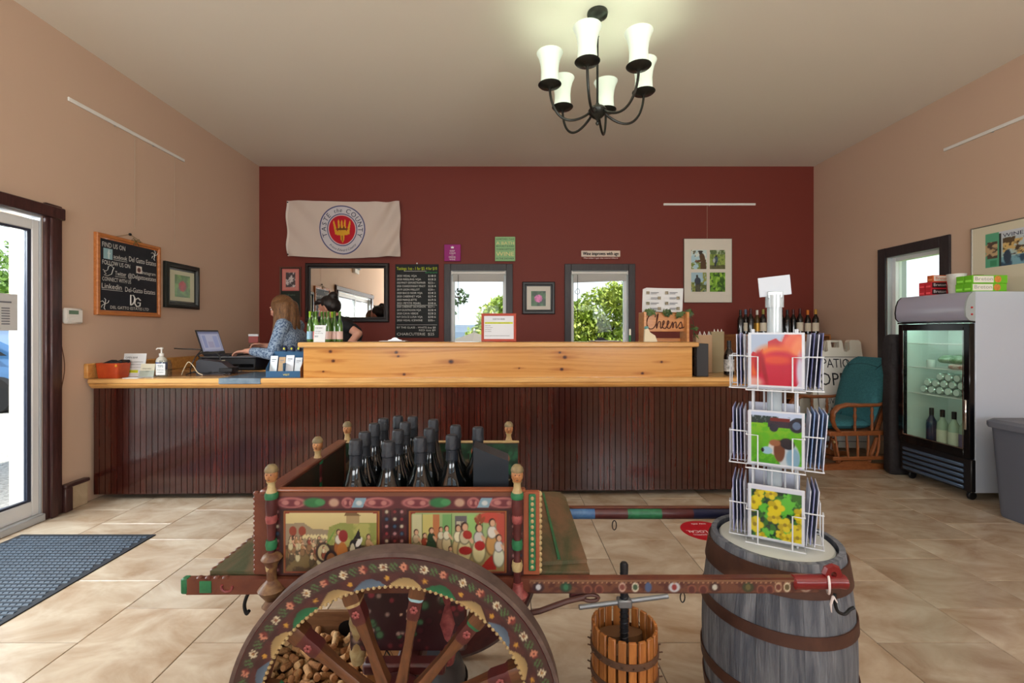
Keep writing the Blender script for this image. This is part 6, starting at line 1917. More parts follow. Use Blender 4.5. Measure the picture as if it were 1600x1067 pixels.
MB().tube([bcM @ Vector((.052, y, .565 + .03 * math.cos(y * 8))) for y in [-.17 + .034 * i for i in range(11)]], .004, 5).build('seam', m_seam, bcu)
scM = T(-.2, 0, .415, ry=90)
sp2 = pad(lambda q: .235 + .01 * math.sin(q * PI), .47, .10); sp2.v = [tuple(scM @ Vector(p)) for p in sp2.v]
sp2.build('seat_cushion', m_teal, gc, angle=80)
MB().box(-.3, .26, -.25, .25, .35, .368).build('seat_board', m_gw, gc, smooth=False)

# ------------------------------------------------------------------ A-frame patio sign
sgE = E('sandwich_board', 'white plastic sandwich board reading patio open', 'sign', (3.69, 4.975, 0), -4)
m_sb = mat('cream_plastic', (226, 220, 206), .5)
def sb_panel(tilt, y0):
    Mx = T(0, y0, 0, rx=tilt)
    poly = [(-.30, 0), (-.24, 0), (-.22, .05), (.22, .05), (.24, 0), (.30, 0), (.275, 1.2), (.255, 1.225), (.17, 1.225), (.155, 1.205), (.15, 1.12), (.115, 1.09), (.085, 1.10), (.08, 1.20), (.065, 1.22), (.045, 1.215), (.04, 1.14), (-.04, 1.14), (-.045, 1.215), (-.065, 1.22), (-.08, 1.20), (-.085, 1.10), (-.115, 1.09), (-.15, 1.12), (-.155, 1.205), (-.17, 1.225), (-.255, 1.225), (-.275, 1.2)]
    return MB(Mx @ T(rx=90)).prism(poly, -.0175, .0175), Mx
p1, M1 = sb_panel(-9, -.0)
p1.build('front_panel', m_sb, sgE, smooth=False)
p2, M2 = sb_panel(9, .42)
p2.build('rear_panel', m_sb, sgE, smooth=False)
MB(M1).box(-.085, .085, -.012, .012, 1.20, 1.225, ch=.008).build('handle', m_sb, sgE)
MB(M1).box(-.235, .235, -.021, -.0178, .12, 1.03).build('insert_sheet', mat('insert_white', (226, 222, 214), .5), sgE, smooth=False)
q = MB(M1)
for a, b, c_, d in ((-.24, .24, 1.03, 1.036), (-.24, .24, .114, .12), (-.241, -.235, .114, 1.036), (.235, .241, .114, 1.036)):
    q.box(a, b, -.0225, -.0215, c_, d)
put_text(q, 'PATIO', -.16, .915, .145, -.0225, width=.29)
put_text(q, 'OPEN', -.205, .72, .2, -.0225, width=.40)
put_text(q, 'LIVE MUSIC', -.155, .52, .085, -.0225, width=.34)
put_text(q, '1 - 4', -.11, .42, .085, -.0225)
put_text(q, 'SAT . SUN', -.165, .3, .085, -.0225, width=.33)
q.build('lettering', m_ink, sgE, smooth=False)

# ------------------------------------------------------------------ wine rack in the corner with bottles on top
m_rack = mat('rack_wood', (150, 96, 56), .5, col2=(176, 120, 74), scale=6, stretch=(2, 8, 8))
rk = E('wine_rack', 'honey brown wooden wine rack in the corner', 'rack', (2.78, 5.5, 0))
RW, RD_, RH = 1.13, .42, 1.275
MB().box(0, RW, 0, RD_, RH - .025, RH, ch=.003).build('top_board', m_rack, rk)
for i in range(9):
    x = (RW - .018) * i / 8
    MB().box(x, x + .018, 0, RD_, 0, RH - .025).build('upright', m_rack, rk, smooth=False)
for j in range(8):
    z = .05 + j * .15
    for i in range(8):
        x0 = (RW - .018) * i / 8 + .018
        x1 = (RW - .018) * (i + 1) / 8
        MB().box(x0, x1, .0, RD_, z, z + .014).build('shelf', m_rack, rk, smooth=False)
MB().box(0, RW, RD_, RD_ + .01, 0, RH - .025).build('back_board', m_rack, rk, smooth=False)
caps = {'k': m_black, 'b': mat('slate_blue_foil', (84, 104, 130), .4), 'w': mat('white_foil', (226, 222, 214), .4), 'g': mat('olive_gold_foil', (150, 140, 60), .4), 'o': mat('orange_foil', (226, 130, 30), .4), 'y': mat('amber_foil', (200, 150, 50), .4), 'r': mat('dark_red_foil', (70, 20, 24), .4)}
m_dglass = mat('brown_black_glass', (22, 16, 14), .08, coat=.5)
m_amber = mat('amber_glass', (80, 60, 30), .1, coat=.5)
rkb = [(1157, 'k', m_dglass, 0, 'dark bottle at the far end of the row on the wine rack'), (1165, 'b', m_dglass, m_lab, 'blue capped bottle on the wine rack'), (1173, 'r', m_dglass, 0, 'dark red capped bottle on the wine rack beside the blue cap'), (1183, 'w', m_amber, m_gold, 'white capped amber bottle on the wine rack'), (1192.5, 'g', m_dglass, m_lab, 'olive gold capped bottle on the wine rack'), (1221, 'k', m_dglass, 0, 'black bottle on the wine rack just past the spinner post'), (1230, 'k', m_dglass, 0, 'second black bottle past the spinner post on the wine rack'), (1239.5, 'r', m_dglass, 0, 'dark red capped bottle on the wine rack near the corner'), (1250, 'r', m_dglass, m_lab, 'cream labelled red capped bottle on the wine rack'), (1262, 'o', m_dglass, m_lab, 'orange capped bottle on the wine rack'), (1274.5, 'y', m_dglass, m_lab, 'amber capped bottle at the corner end of the wine rack'), (1203, 'k', m_dglass, 0, 'black bottle on the wine rack behind the spinner post'), (1212, 'k', m_dglass, m_lab, 'labelled bottle on the wine rack behind the spinner post')]
for i, (x, c_, g_, l_, lab) in enumerate(rkb):
    Y = 5.66 + .05 * (i % 2)
    simple_bottle('wine_bottle', lab, ((x - 788) * Y / 718, Y, RH + .0005), .30 + .008 * (i % 3), .036, g_, caps[c_], l_ or None, 'bottles on the wine rack')

# ------------------------------------------------------------------ chandelier
CHX, CHY, CHZ = .63, 3.11, 2.80
ch = E('chandelier', 'dark bronze six arm chandelier with frosted tulip shades', 'chandelier', (CHX, CHY, 0))
m_brz = mat('dark_bronze', (46, 48, 46), .35, metal=.7, col2=(62, 62, 58), scale=10)
MB().lathe([(0, ZC - .075), (.02, ZC - .07), (.03, ZC - .05), (.05, ZC - .04), (.066, ZC - .028), (.07, ZC - .012), (.068, ZC), (0, ZC)], 28).build('canopy', m_brz, ch)
for i in range(6):
    z = ZC - .08 - i * .018
    MB(T(0, 0, z, rz=90 * (i % 2))).tube([(.007 * math.cos(R(a)), 0, .013 * math.sin(R(a))) for a in range(0, 360, 40)], .0022, 6, closed=True).build('chain_link', m_brz, ch)
MB().lathe([(.008, CHZ + .03), (.008, ZC - .17), (.012, ZC - .165), (0, ZC - .16)], 12).build('stem', m_brz, ch)
MB().lathe([(0, CHZ - .10), (.008, CHZ - .098), (.013, CHZ - .085), (.006, CHZ - .072), (.012, CHZ - .06), (.035, CHZ - .045), (.058, CHZ - .02), (.062, CHZ), (.05, CHZ + .018), (.02, CHZ + .03), (.01, CHZ + .05)], 24).build('hub', m_brz, ch)
m_shade = mat('frosted_glass_lit', (232, 244, 230), .4, emit=(226, 246, 222), estr=.38)
m_bulb = mat('lit_bulb', (255, 255, 250), .4, emit=(244, 255, 236), estr=44)
CUPZ = 2.928
for i in range(6):
    a = R(8 + 60 * i)
    ca, sa = math.cos(a), math.sin(a)
    pts = []
    for t in range(25):
        q = t / 24
        r = .05 + .28 * (1 - (1 - q) ** 1.7)
        z = CHZ - .012 - .075 * math.sin(PI * q ** .8) + q ** 2.8 * (CUPZ - CHZ + .012)
        pts.append((r * ca, r * sa, z))
    pts[-1] = (.33 * ca, .33 * sa, CUPZ)
    arm = MB().tube(pts, .0085, 8).build('arm', m_brz, ch)
    Mx = T(.33 * ca, .33 * sa, 0)
    MB(Mx).lathe([(.01, CUPZ - .01), (.014, CUPZ - .004), (.03, CUPZ + .002), (.07, CUPZ + .014), (.078, CUPZ + .022), (.072, CUPZ + .025), (.0, CUPZ + .024)], 24).build('cup', m_brz, arm)
    z0 = CUPZ + .025
    MB(Mx).lathe([(.06, z0), (.061, z0 + .012), (.058, z0 + .05), (.057, z0 + .09), (.062, z0 + .135), (.072, z0 + .175), (.087, z0 + .207), (.0845, z0 + .208), (.069, z0 + .176), (.059, z0 + .136), (.054, z0 + .09), (.055, z0 + .05), (.06, z0)], 32, cap=False).build('shade', m_shade, arm)
    MB(Mx).lathe([(.012, z0), (.014, z0 + .02), (.02, z0 + .05), (.026, z0 + .08), (.024, z0 + .10), (.014, z0 + .115), (0, z0 + .12)], 16).build('bulb', m_bulb, arm)
# ------------------------------------------------------------------ things on the bar
def yb(x, d=0):
    return 3.545 + (x - XL - .03) * math.tan(CA) + d
ZT, ZL = .9462, 1.2225
# orange basket with black pens
x = -3.06
bk = E('orange_basket', 'small orange basket holding black card sleeves', 'basket', (x, yb(x, .05), ZT), 2)
loft([[(px_, py_, z) for px_, py_ in rrect(w, d, .02)] for w, d, z in ((.155, .12, 0), (.16, .125, .01), (.18, .14, .115), (.172, .132, .115), (.15, .115, .012))], 'tub', mat('orange_plastic', (196, 78, 30), .4, col2=(176, 62, 24), scale=14), bk)
MB(T(.075, -.068, .095, rx=90)).lathe([(0, 0), (.009, 0), (.009, .004), (0, .004)], 12).build('stud', m_cyel, bk)
for i in range(5):
    MB(T(-.05 + .025 * i, .0, .105, rx=8 * (i % 3) - 8, ry=68 + 8 * (i % 2), rz=20 * i)).box(-.012, .012, -.035, .035, -.06, .06, ch=.004).build('card_sleeve', m_black, bk)
# standing white card with green highlight
def stand_card(label, X, Y, z, w, h, rz=0, lines=(), tilt=-9, hl=None, name='notice_card'):
    e = E(name, label, 'card', (X, Y, z), rz)
    M_ = T(0, 0, 0, rx=tilt)
    MB(M_).box(-w / 2, w / 2, -.0015, .0015, 0, h).build('card', m_paper, e, smooth=False)
    MB().add([(-w * .2, .0, .0), (w * .2, .0, .0), (w * .2, h * .32, .0), (-w * .2, h * .32, .0), (-w * .2, h * .135, h * .75), (w * .2, h * .135, h * .75)], [(2, 3, 4, 5)]).build('strut', m_paper, e, smooth=False)
    if hl:
        MB(M_).box(-w * .42, w * hl[2], -.0022, -.0016, hl[0] * h, hl[1] * h).build('highlight', mat('highlighter', (206, 214, 40), .6), e, smooth=False)
    mb = MB(M_)
    for t, zz, s_, wd in lines:
        put_text(mb, t, -w * .42, zz * h, s_, -.0028, width=wd * w)
    mb.build('lettering', m_ink, e, smooth=False)
    return e
x = -2.965
stand_card('white notice card with yellow highlighted line behind the orange basket', x, yb(x, .12), ZT, .17, .185, 4, (('OPEN BAR', .78, .022, .55), ('Tastings are complimentary', .62, .012, .8), ('with the purchase of two bottles', .5, .012, .84), ('ask us about our wine club', .38, .012, .8), ('and vineyard tours', .2, .012, .5)), hl=(.16, .28, .2))
# business card holder
x = -2.84
e = E('card_holder', 'clear holder with beige business cards beside the notice card', 'card holder', (x, yb(x, .09), ZT), 2)
MB(T(rx=-12)).box(-.055, .055, .002, .010, .004, .105).build('cards', mat('beige_card', (206, 200, 176), .6), e, smooth=False)
MB(T(rx=-12)).box(-.058, .058, -.004, .0, .0, .05).build('holder_front', m_clear, e, smooth=False)
MB().box(-.058, .058, -.004, .04, .0, .004).build('holder_base', m_polew, e)
mb = MB(T(rx=-12)); put_text(mb, 'VINEYARD', -.04, .06, .016, .0005, width=.07); put_text(mb, 'tours', -.01, .04, .014, .0005); mb.build('lettering', m_ink, e, smooth=False)
# sanitizer pump bottle
x = -2.80
e = E('sanitizer_bottle', 'clear hand sanitizer pump bottle with blue label', 'bottle', (x, yb(x, .2), ZT))
MB().lathe([(0, 0), (.036, 0), (.04, .006), (.04, .12), (.032, .142), (.016, .155), (.016, .165), (0, .165)], 24).build('bottle_body', mat('clear_gel', (206, 204, 196), .12, coat=.6), e)
MB().lathe([(.0405, .05), (.0405, .11)], 24, cap=False).build('blue_label', mat('blue_label', (50, 80, 150), .5), e)
MB().lathe([(.017, .16), (.018, .18), (.006, .185), (.006, .215), (.013, .217), (.013, .228), (0, .23)], 14).tube([(0, 0, .222), (-.035, 0, .222), (-.042, 0, .212)], .005, 8).build('pump', m_white, e)
# tip jar
x = -2.70
e = E('tip_jar', 'small glass jar with white tips label', 'jar', (x, yb(x, .1), ZT))
MB().lathe([(0, 0), (.042, 0), (.046, .006), (.046, .10), (.038, .115), (.038, .13), (.035, .13), (.035, .116), (.043, .098), (.043, .01), (0, .008)], 28).build('glass', glass_mat('jar_glass', (.9, .93, .92), 1.5), e)
MB(T(0, -.0475, 0)).box(-.036, .036, -.001, .001, .018, .108).build('paper_label', m_paper, e, smooth=False)
mb = MB(T(0, -.049, 0)); put_text(mb, 'TIPS', 0, .078, .026, -.0005, 'C', width=.045); put_text(mb, 'thank you', 0, .055, .012, -.0005, 'C', width=.05); put_text(mb, 'cheers', 0, .035, .014, -.0005, 'C', width=.045); mb.build('lettering', mat('teal_ink', (40, 90, 100), .6), e, smooth=False)
tag(MB().box(-.06, .06, -.03, .03, 0, .004).build('white_coaster', m_paper, loc=(-2.86, yb(-2.86, -.01), ZT - .0005)), 'white slip of paper lying in front of the card holder', 'paper')
# cables
cm = mat('beige_cable', (206, 190, 160), .5)
tag(MB().tube(spl([(-3.02 + .27, yb(-2.75, .27), 1.165), (-2.70, yb(-2.7, .3), 1.16), (-2.56, yb(-2.6, .3), 1.155), (-2.545, yb(-2.55, .3), 1.15), (-2.60, yb(-2.6, .3), 1.08), (-2.62, yb(-2.6, .28), 1.0), (-2.60, yb(-2.6, .25), .952)]), .0045, 8).build('charging_cable', m_black), 'black charging cable arching above the tip jar', 'cable')
tag(MB().tube(spl([(-2.64, yb(-2.6, .2), .952), (-2.62, yb(-2.6, .2), 1.0), (-2.585, yb(-2.6, .2), 1.055), (-2.55, yb(-2.5, .2), 1.03), (-2.51, yb(-2.5, .2), .97), (-2.47, yb(-2.5, .2), .951)]), .0035, 8).build('beige_cable', cm), 'beige cable looping beside the tip jar', 'cable')
rs = random.Random(4)
for k in range(4):
    pts = [(-2.62 + .06 * i + rs.uniform(-.02, .02), yb(-2.5, .26 + .04 * k) + rs.uniform(-.03, .03), .951 + .018 * abs(math.sin(i * 1.3 + k))) for i in range(7)]
    tag(MB().tube(spl(pts, 4), .0045, 6).build('black_cable', m_black), ('black cable tangled on the worktop nearest the tip jar', 'black cable tangled behind the first one', 'black cable crossing the tangle on the worktop', 'black cable farthest back in the tangle')[k], 'cable', 'cables tangled on the worktop')
# card terminal
e = E('card_terminal', 'chunky dark grey card terminal with cable loop on the worktop', 'terminal', (-2.46, 3.93, ZT), 12)
MB().prism([(0, 0), (.26, 0), (.25, .05), (.19, .10), (.02, .125), (0, .11)], -.07, .07, M=T(-.13, 0, 0, rx=90)).build('body', mat('dark_grey_plastic', (48, 50, 58), .45), e)
MB(T(.08, -.0, .04)).box(-.04, .07, -.075, .075, -.03, .015, ch=.008).build('foot_pad', m_black, e)
MB().tube(spl([(-.1, 0, .11), (-.14, .0, .16), (-.08, .02, .185), (.0, .03, .16), (.02, .03, .11)]), .006, 8).build('cable', m_black, e)
# printer and laptop
e = E('receipt_printer', 'black desktop printer under the open laptop', 'printer', (-2.57, 4.42, ZT))
MB().box(-.27, .27, -.17, .2, 0, .118, ch=.012).build('case', mat('printer_black', (30, 30, 34), .4), e)
MB().box(-.265, .265, -.165, .195, .1185, .127, ch=.004).build('lid', mat('printer_lid', (120, 122, 128), .35), e)
MB().box(.06, .25, -.172, -.168, .03, .06, ch=.001).build('paper_slot', m_blackgloss, e)
st_ = MB(T(-.075, -.1705, .02)).box(0, .062, -.001, 0, 0, .075)
st_.build('sticker', mat('cream_sticker', (206, 196, 166), .6), e, smooth=False)
MB(T(-.075, -.172, .02)).add([(.012, 0, .02), (.05, 0, .02), (.055, 0, .035), (.04, 0, .055), (.028, 0, .06), (.018, 0, .045), (.01, 0, .04)], [(0, 1, 2, 3, 4, 5, 6)]).build('sticker_print', m_ink, e, smooth=False)
LZ = ZT + .1275
e = E('laptop', 'open dark laptop on the printer', 'laptop', (-2.815, 4.30, LZ))
MB().box(0, .24, 0, .34, 0, .014, ch=.003).build('keyboard_base', mat('dark_laptop', (40, 40, 46), .4), e)
kb = MB()
for i in range(5):
    for j in range(13):
        kb.box(.03 + i * .024, .03 + i * .024 + .02, .025 + j * .0225, .025 + j * .0225 + .019, .014, .0155)
kb.build('keys', m_black, e, smooth=False)
Ms = T(0, 0, .014, ry=-18)
lid_ = MB(Ms).box(-.008, 0, 0, .34, 0, .245, ch=.002).build('screen_lid', mat('dark_laptop', (40, 40, 46), .4), e)
c = CV(.316, .2, 60, 40, (150, 156, 186)); c.rect(.1, .9, .1, .86, (176, 180, 204)); c.rect(.15, .3, .2, .8, (140, 150, 190)); c.rect(.34, .6, .2, .5, (160, 160, 190)); c.rect(.64, .86, .2, .78, (150, 160, 200)); c.rect(0, 1, .92, 1, (110, 116, 150))
so = c.obj('screen', lid_, Ms @ T(.0012, .012, .028, rz=90), .3)
smat = bpy.data.materials.new('lit_screen'); smat.use_nodes = True
b_ = smat.node_tree.nodes['Principled BSDF']; a_ = smat.node_tree.nodes.new('ShaderNodeVertexColor'); a_.layer_name = 'Col'
smat.node_tree.links.new(a_.outputs[0], b_.inputs['Base Color']); smat.node_tree.links.new(a_.outputs[0], b_.inputs['Emission Color']); b_.inputs['Emission Strength'].default_value = .35
so.data.materials[0] = smat
# router behind
e = E('wifi_router', 'black router with two thin antennas behind the laptop', 'router', (-2.62, 4.83, ZT))
MB().box(-.1, .1, -.06, .06, 0, .03, ch=.008).build('case', m_black, e)
for x, t in ((-.06, -6), (.06, 6)):
    MB(T(x, .04, .03, ry=t)).lathe([(.007, 0), (.007, .03), (.005, .035), (.004, .19), (0, .193)], 8).build('antenna', m_black, e)
e = E('green_cup', 'small green cup on the worktop beside the router', 'cup', (-2.83, 4.86, ZT))
MB().lathe([(0, 0), (.03, 0), (.038, .10), (.035, .10), (.028, .006), (0, .006)], 20).build('cup', mat('pale_green_cup', (110, 150, 120), .35), e)

# brochure stand at the end of the ledge
x = -1.72
e = E('brochure_stand', 'blue cardboard brochure stand with leaflets at the ledge end', 'brochure stand', (x, yb(x, .06), ZT + .0005), 3)
m_bc = mat('blue_card', (36, 84, 124), .5)
MB().box(-.14, .12, .09, .095, 0, .20).build('back_card', m_bc, e, smooth=False)
MB().box(-.14, .12, -.05, .09, 0, .004).build('base_card', m_bc, e, smooth=False)
for s_, m_ in ((-.142, m_bc), (.12, mat('kraft_card', (140, 92, 58), .7))):
    MB().add([(s_, -.05, 0), (s_, .09, 0), (s_, .09, .19), (s_, -.05, .07), (s_ + .003, -.05, 0), (s_ + .003, .09, 0), (s_ + .003, .09, .19), (s_ + .003, -.05, .07)], [(0, 1, 2, 3), (4, 7, 6, 5), (0, 4, 5, 1), (1, 5, 6, 2), (2, 6, 7, 3), (3, 7, 4, 0)]).build('side_card', m_, e, smooth=False)
MB().box(-.14, .12, -.053, -.05, 0, .05).build('front_card', m_bc, e, smooth=False)
MB().box(-.012, -.008, -.05, .09, 0, .11).build('divider', m_bc, e, smooth=False)
mb = MB(); put_text(mb, 'VISIT', -.01, .015, .02, -.0545, width=.05); mb.build('lettering', mat('yellow_ink', (226, 206, 60), .6), e, smooth=False)
for i, (xx, w, h, c_, lab) in enumerate(((-.105, .055, .165, (216, 228, 236), 'pale blue leaflet in the blue brochure stand'), (-.045, .05, .155, (176, 146, 110), 'tan leaflet in the blue brochure stand'), (.02, .062, .17, (220, 226, 236), 'white leaflet in the middle of the blue brochure stand'), (.085, .055, .15, (206, 214, 222), 'grey white leaflet at the kraft side of the brochure stand'))):
    o = E('leaflet', lab, 'leaflet', (x + xx, yb(x + xx, .06) - .02 + .008 * (i % 2), ZT + .005), 3, 'leaflets in the brochure stand')
    MB(T(rx=-14)).box(-w / 2, w / 2, -.004, .004, 0, h).build('paper', mat('leaflet_%d' % c_[0], c_, .5), o, smooth=False)
    mb = MB(T(rx=-14)); mb.box(-w * .3, w * .3, -.0046, -.004, h * .8, h * .84).box(-w * .3, w * .1, -.0046, -.004, h * .72, h * .74); mb.build('print', mat('grey_ink', (120, 124, 134), .8), o, smooth=False)
for i, xx in enumerate((-.06, .0, .055)):
    o = E('small_ornament', ('first', 'middle', 'last')[i] + ' of the three small yellow and navy ornaments on the brochure stand', 'ornament', (x + xx, yb(x + xx, .06) + .092, ZT + .2), group='ornaments on the brochure stand')
    MB().lathe([(0, 0), (.018, .0), (.02, .015), (.016, .035), (.008, .045), (0, .047)], 14).build('body', mat('navy_gloss', (24, 40, 74), .3), o)
    MB().ell((0, -.014, .02), (.009, .008, .012), 10, 8).build('yellow_spot', mat('yellow_gloss', (206, 206, 60), .4), o)

# green wine bottles on the ledge
m_gg = mat('green_bottle_glass', (52, 92, 30), .08, coat=.6, col2=(84, 120, 40), scale=9)
m_gg2 = mat('pale_green_glass', (96, 140, 60), .08, coat=.6)
labs = [mat('sky_label', (150, 190, 214), .6), mat('pink_red_label', (206, 110, 104), .6), mat('rose_label', (222, 190, 182), .6)]
gbx = [(484.5, .20, 0, 'front green bottle at the mirror end with blue label'), (494, .17, 1, 'front green bottle with red label beside the price card'), (503, .22, 2, 'green bottle behind the white price card'), (513, .18, 2, 'green bottle with rose label right of the price card'), (523, .21, 2, 'tall green bottle near the bent over person'), (531, .18, 2, 'last green bottle in the row on the ledge'), (490, .26, 1, 'rear green bottle at the mirror end'), (508, .27, 1, 'rear green bottle in the middle of the group'), (519, .265, 0, 'rear green bottle near the end of the group')]
for xp, d, l_, lab in gbx:
    Y = yb((xp - 788) * 3.8 / 718, d)
    X = (xp - 788) * Y / 718
    e = E('green_wine_bottle', lab, 'bottle', (X, Y, ZL), group='green bottles on the ledge')
    MB().lathe([(0, .002), (.02, 0), (.0245, .005), (.0245, .125), (.022, .15), (.013, .175), (.0095, .195), (.0085, .235), (.010, .237), (.010, .247), (0, .248)], 18).build('glass', m_gg if l_ != 1 else m_gg2, e)
    MB().lathe([(.0249, .02), (.0249, .085)], 18, cap=False).build('label_wrap', labs[l_], e)
    MB().lathe([(.0102, .2), (.0098, .236), (.0112, .238), (.0112, .248), (0, .2495)], 14).build('neck_foil', m_gg if l_ else m_lime, e)
x = -1.46
stand_card('white price card before the green bottles on the ledge', x, yb(x, .04), ZL, .09, .135, 0, (('ROSE WINE', .8, .013, .6), ('vintage', .62, .01, .5), ('dry and crisp', .5, .01, .7), ('$22', .3, .016, .3)), tilt=-10)
# red framed notice
x = -.045
e = E('framed_notice', 'red framed notice with yellow highlighted line on the ledge', 'notice', (x, yb(x, .12), ZL + .001), 0)
Mf = T(0, 0, .0, rx=-8)
f_ = frame_mb(-.142, .142, 0, .232, .021, -.012, .004); f_.v = [tuple(Mf @ Vector(p)) for p in f_.v]; f_.build('frame', mat('red_frame', (176, 62, 38), .4), e)
MB(Mf).box(-.123, .123, -.004, .002, .018, .214).build('sheet', mat('sheet_grey', (216, 220, 228), .5), e, smooth=False)
MB(Mf).box(-.115, .115, -.0048, -.004, .146, .16).build('highlight', mat('highlighter', (206, 214, 40), .6), e, smooth=False)
MB().add([(-.03, .01, 0), (.03, .01, 0), (.03, .085, 0), (-.03, .085, 0), (.02, .025, .16), (-.02, .025, .16)], [(2, 3, 5, 4)]).build('strut', m_black, e, smooth=False)
mb = MB(Mf)
put_text(mb, 'HAVE YOU HEARD', 0, .178, .02, -.0055, 'C', width=.1)
for i, (t, w_) in enumerate((('Join our wine club for savings on every bottle', .2), ('ask any', .045), ('of our team', .06), ('members', .05), ('for details', .05), ('see you again soon at the vineyard this season', .2))):
    put_text(mb, t, -.112, (.149, .128, .112, .096, .08, .045)[i], .011, -.0055, width=w_)
mb.build('lettering', m_ink, e, smooth=False)
# clipboards and pens on the ledge
for x, d, lab in ((-.90, .14, 'clipboard with crumpled paper lying on the ledge near the menu'), (.83, .16, 'clipboard lying on the ledge before the crooked blind')):
    e = E('clipboard', lab, 'clipboard', (x, yb(x, d), ZL + .001), 6)
    MB().box(-.11, .11, -.11, .11, 0, .004, ch=.001).build('board', mat('brown_board', (120, 90, 62), .5), e)
    MB().box(-.1, .1, -.1, .08, .0041, .007).build('paper', m_paper, e, smooth=False)
    cl = MB(T(0, .085, .004)); cl.prism([(-.055, 0), (.055, 0), (.055, .008), (.03, .013), (.018, .024), (.008, .028), (-.008, .028), (-.018, .024), (-.03, .013), (-.055, .008)], -.012, .012, M=T(rx=90)); cl.build('clip', m_iron if x > 0 else m_alu, e)
for X, h, c_, cc, lab in ((1.052, .105, (40, 110, 60), (226, 222, 206), 'green marker with white cap standing on the ledge'), (1.0, .08, (196, 204, 216), (196, 204, 216), 'pale blue marker standing beside the green marker')):
    e = E('marker_pen', lab, 'pen', (X, yb(X, .2), ZL))
    MB().lathe([(0, 0), (.007, 0), (.008, .004), (.008, h * .5)], 12).build('barrel', mat('pen_%d' % c_[0], c_, .4), e)
    MB().lathe([(.0085, h * .5), (.0085, h * .9), (.006, h), (0, h)], 12).build('cap', mat('pencap_%d' % cc[0], cc, .4), e)
# Cheers rack with ivy and the leaflet sheet above it
CHY_ = 4.02
chE = E('cheers_rack', 'wooden bottle rack with Cheers carved board and ivy', 'rack', (px(1038, 0, CHY_)[0], CHY_, ZT), 0)
m_cw = mat('orange_pine', (186, 118, 60), .4, col2=(206, 142, 80), scale=5, stretch=(1, 8, 8), coat=.2)
for s_ in (-1, 1):
    MB().box(s_ * .185 - .012, s_ * .185 + .012, -.06, .1, 0, .529, ch=.004).build('side_post', m_cw, chE)
MB().box(-.173, .22, .0, .02, .359, .529, ch=.003).build('name_board', m_cw, chE)
for z in (.224, .01):
    MB().box(-.173, .173, -.05, .1, z, z + .015).build('shelf', m_cw, chE, smooth=False)
MB().box(-.173, .173, .085, .1, .02, .3).build('back_board', m_cw, chE, smooth=False)
sc_ = .36
def stroke(pts):
    o = []
    P = [Vector((p[0], p[1])) for p in pts]
    P = [P[0]] + P + [P[-1]]
    for i in range(1, len(P) - 2):
        for t in range(5):
            t /= 5
            q = .5 * ((2 * P[i]) + (-P[i - 1] + P[i + 1]) * t + (2 * P[i - 1] - 5 * P[i] + 4 * P[i + 1] - P[i + 2]) * t * t + (-P[i - 1] + 3 * P[i] - 3 * P[i + 1] + P[i + 2]) * t ** 3)
            o.append(q)
    return o + [P[-1]]
cur = stroke([(.2, .34), (.22, .4), (.15, .42), (.04, .34), (0, .18), (.06, .05), (.16, .06), (.24, .2), (.28, .42), (.25, .36), (.24, .05), (.28, .2), (.33, .22), (.34, .06), (.38, .1), (.43, .22), (.4, .24), (.385, .1), (.44, .05), (.5, .12), (.54, .22), (.51, .24), (.495, .1), (.55, .05), (.6, .14), (.63, .22), (.635, .06), (.66, .18), (.71, .21), (.72, .06), (.78, .14), (.83, .22), (.86, .1), (.82, .05), (.78, .07), (.86, .06), (.92, .1)])
MB().tube([(-.155 + p.x * sc_, -.003, .369 + p.y * sc_ * .95) for p in cur], .0042, 6).build('carved_script', mat('burnt_brown', (74, 34, 20), .6), chE)
lv = MB()
rs = random.Random(9)
for i in range(34):
    cx_, cz_ = rs.choice(((-.13, .534), (0.02, .529), (.13, .504), (.2, .524), (.24, .404), (.25, .324)))
    lv.add([tuple(Vector((cx_ + rs.uniform(-.04, .04), -.02 + rs.uniform(-.01, .0), cz_ + rs.uniform(-.03, .02))) + Matrix.Rotation(rs.uniform(0, 6.28), 3, 'Y') @ Vector((a * .026, rs.uniform(-.006, .006), b * .026))) for a, b in ((0, -1), (.7, -.2), (.35, .4), (0, 1), (-.35, .4), (-.7, -.2))], [(0, 1, 2, 3, 4, 5)])
tag(lv.build('ivy_leaves', mat('ivy_green', (44, 66, 38), .5, col2=(84, 110, 50), scale=20), chE, smooth=False, fixn=False), kind='stuff')
MB().tube([(-.16, -.015, .544), (-.05, -.02, .529), (.1, -.018, .519), (.21, -.015, .534), (.25, -.01, .444), (.26, 0, .304)], .003, 6).build('ivy_stem', mat('ivy_stem', (70, 60, 40), .7), chE)
e = E('pinned_sheet', 'white sheet with small wine photos standing on the Cheers rack', 'sheet', (px(1036.5, 0, CHY_)[0], CHY_ + .03, 1.475), 0)
sh2 = MB(); n_ = 10
for k_, th in ((0, 0), (1, .0015)):
    for i in range(n_ + 1):
        u = -.5 + i / n_
        for z in (0, .205):
            sh2.v.append((u * .355, th - .02 * (u * 2) ** 2 * (z / .2), z + .008 * (1 - u) * (z > 0) - (.015 if (i == 0 and z > 0) else 0)))
for k_ in (0, 1):
    o_ = k_ * (n_ + 1) * 2
    for i in range(n_):
        sh2.f.append((o_ + i * 2, o_ + i * 2 + 2, o_ + i * 2 + 3, o_ + i * 2 + 1)); sh2.mi.append(0)
sh2.build('paper', m_paper, e)
mb = MB()
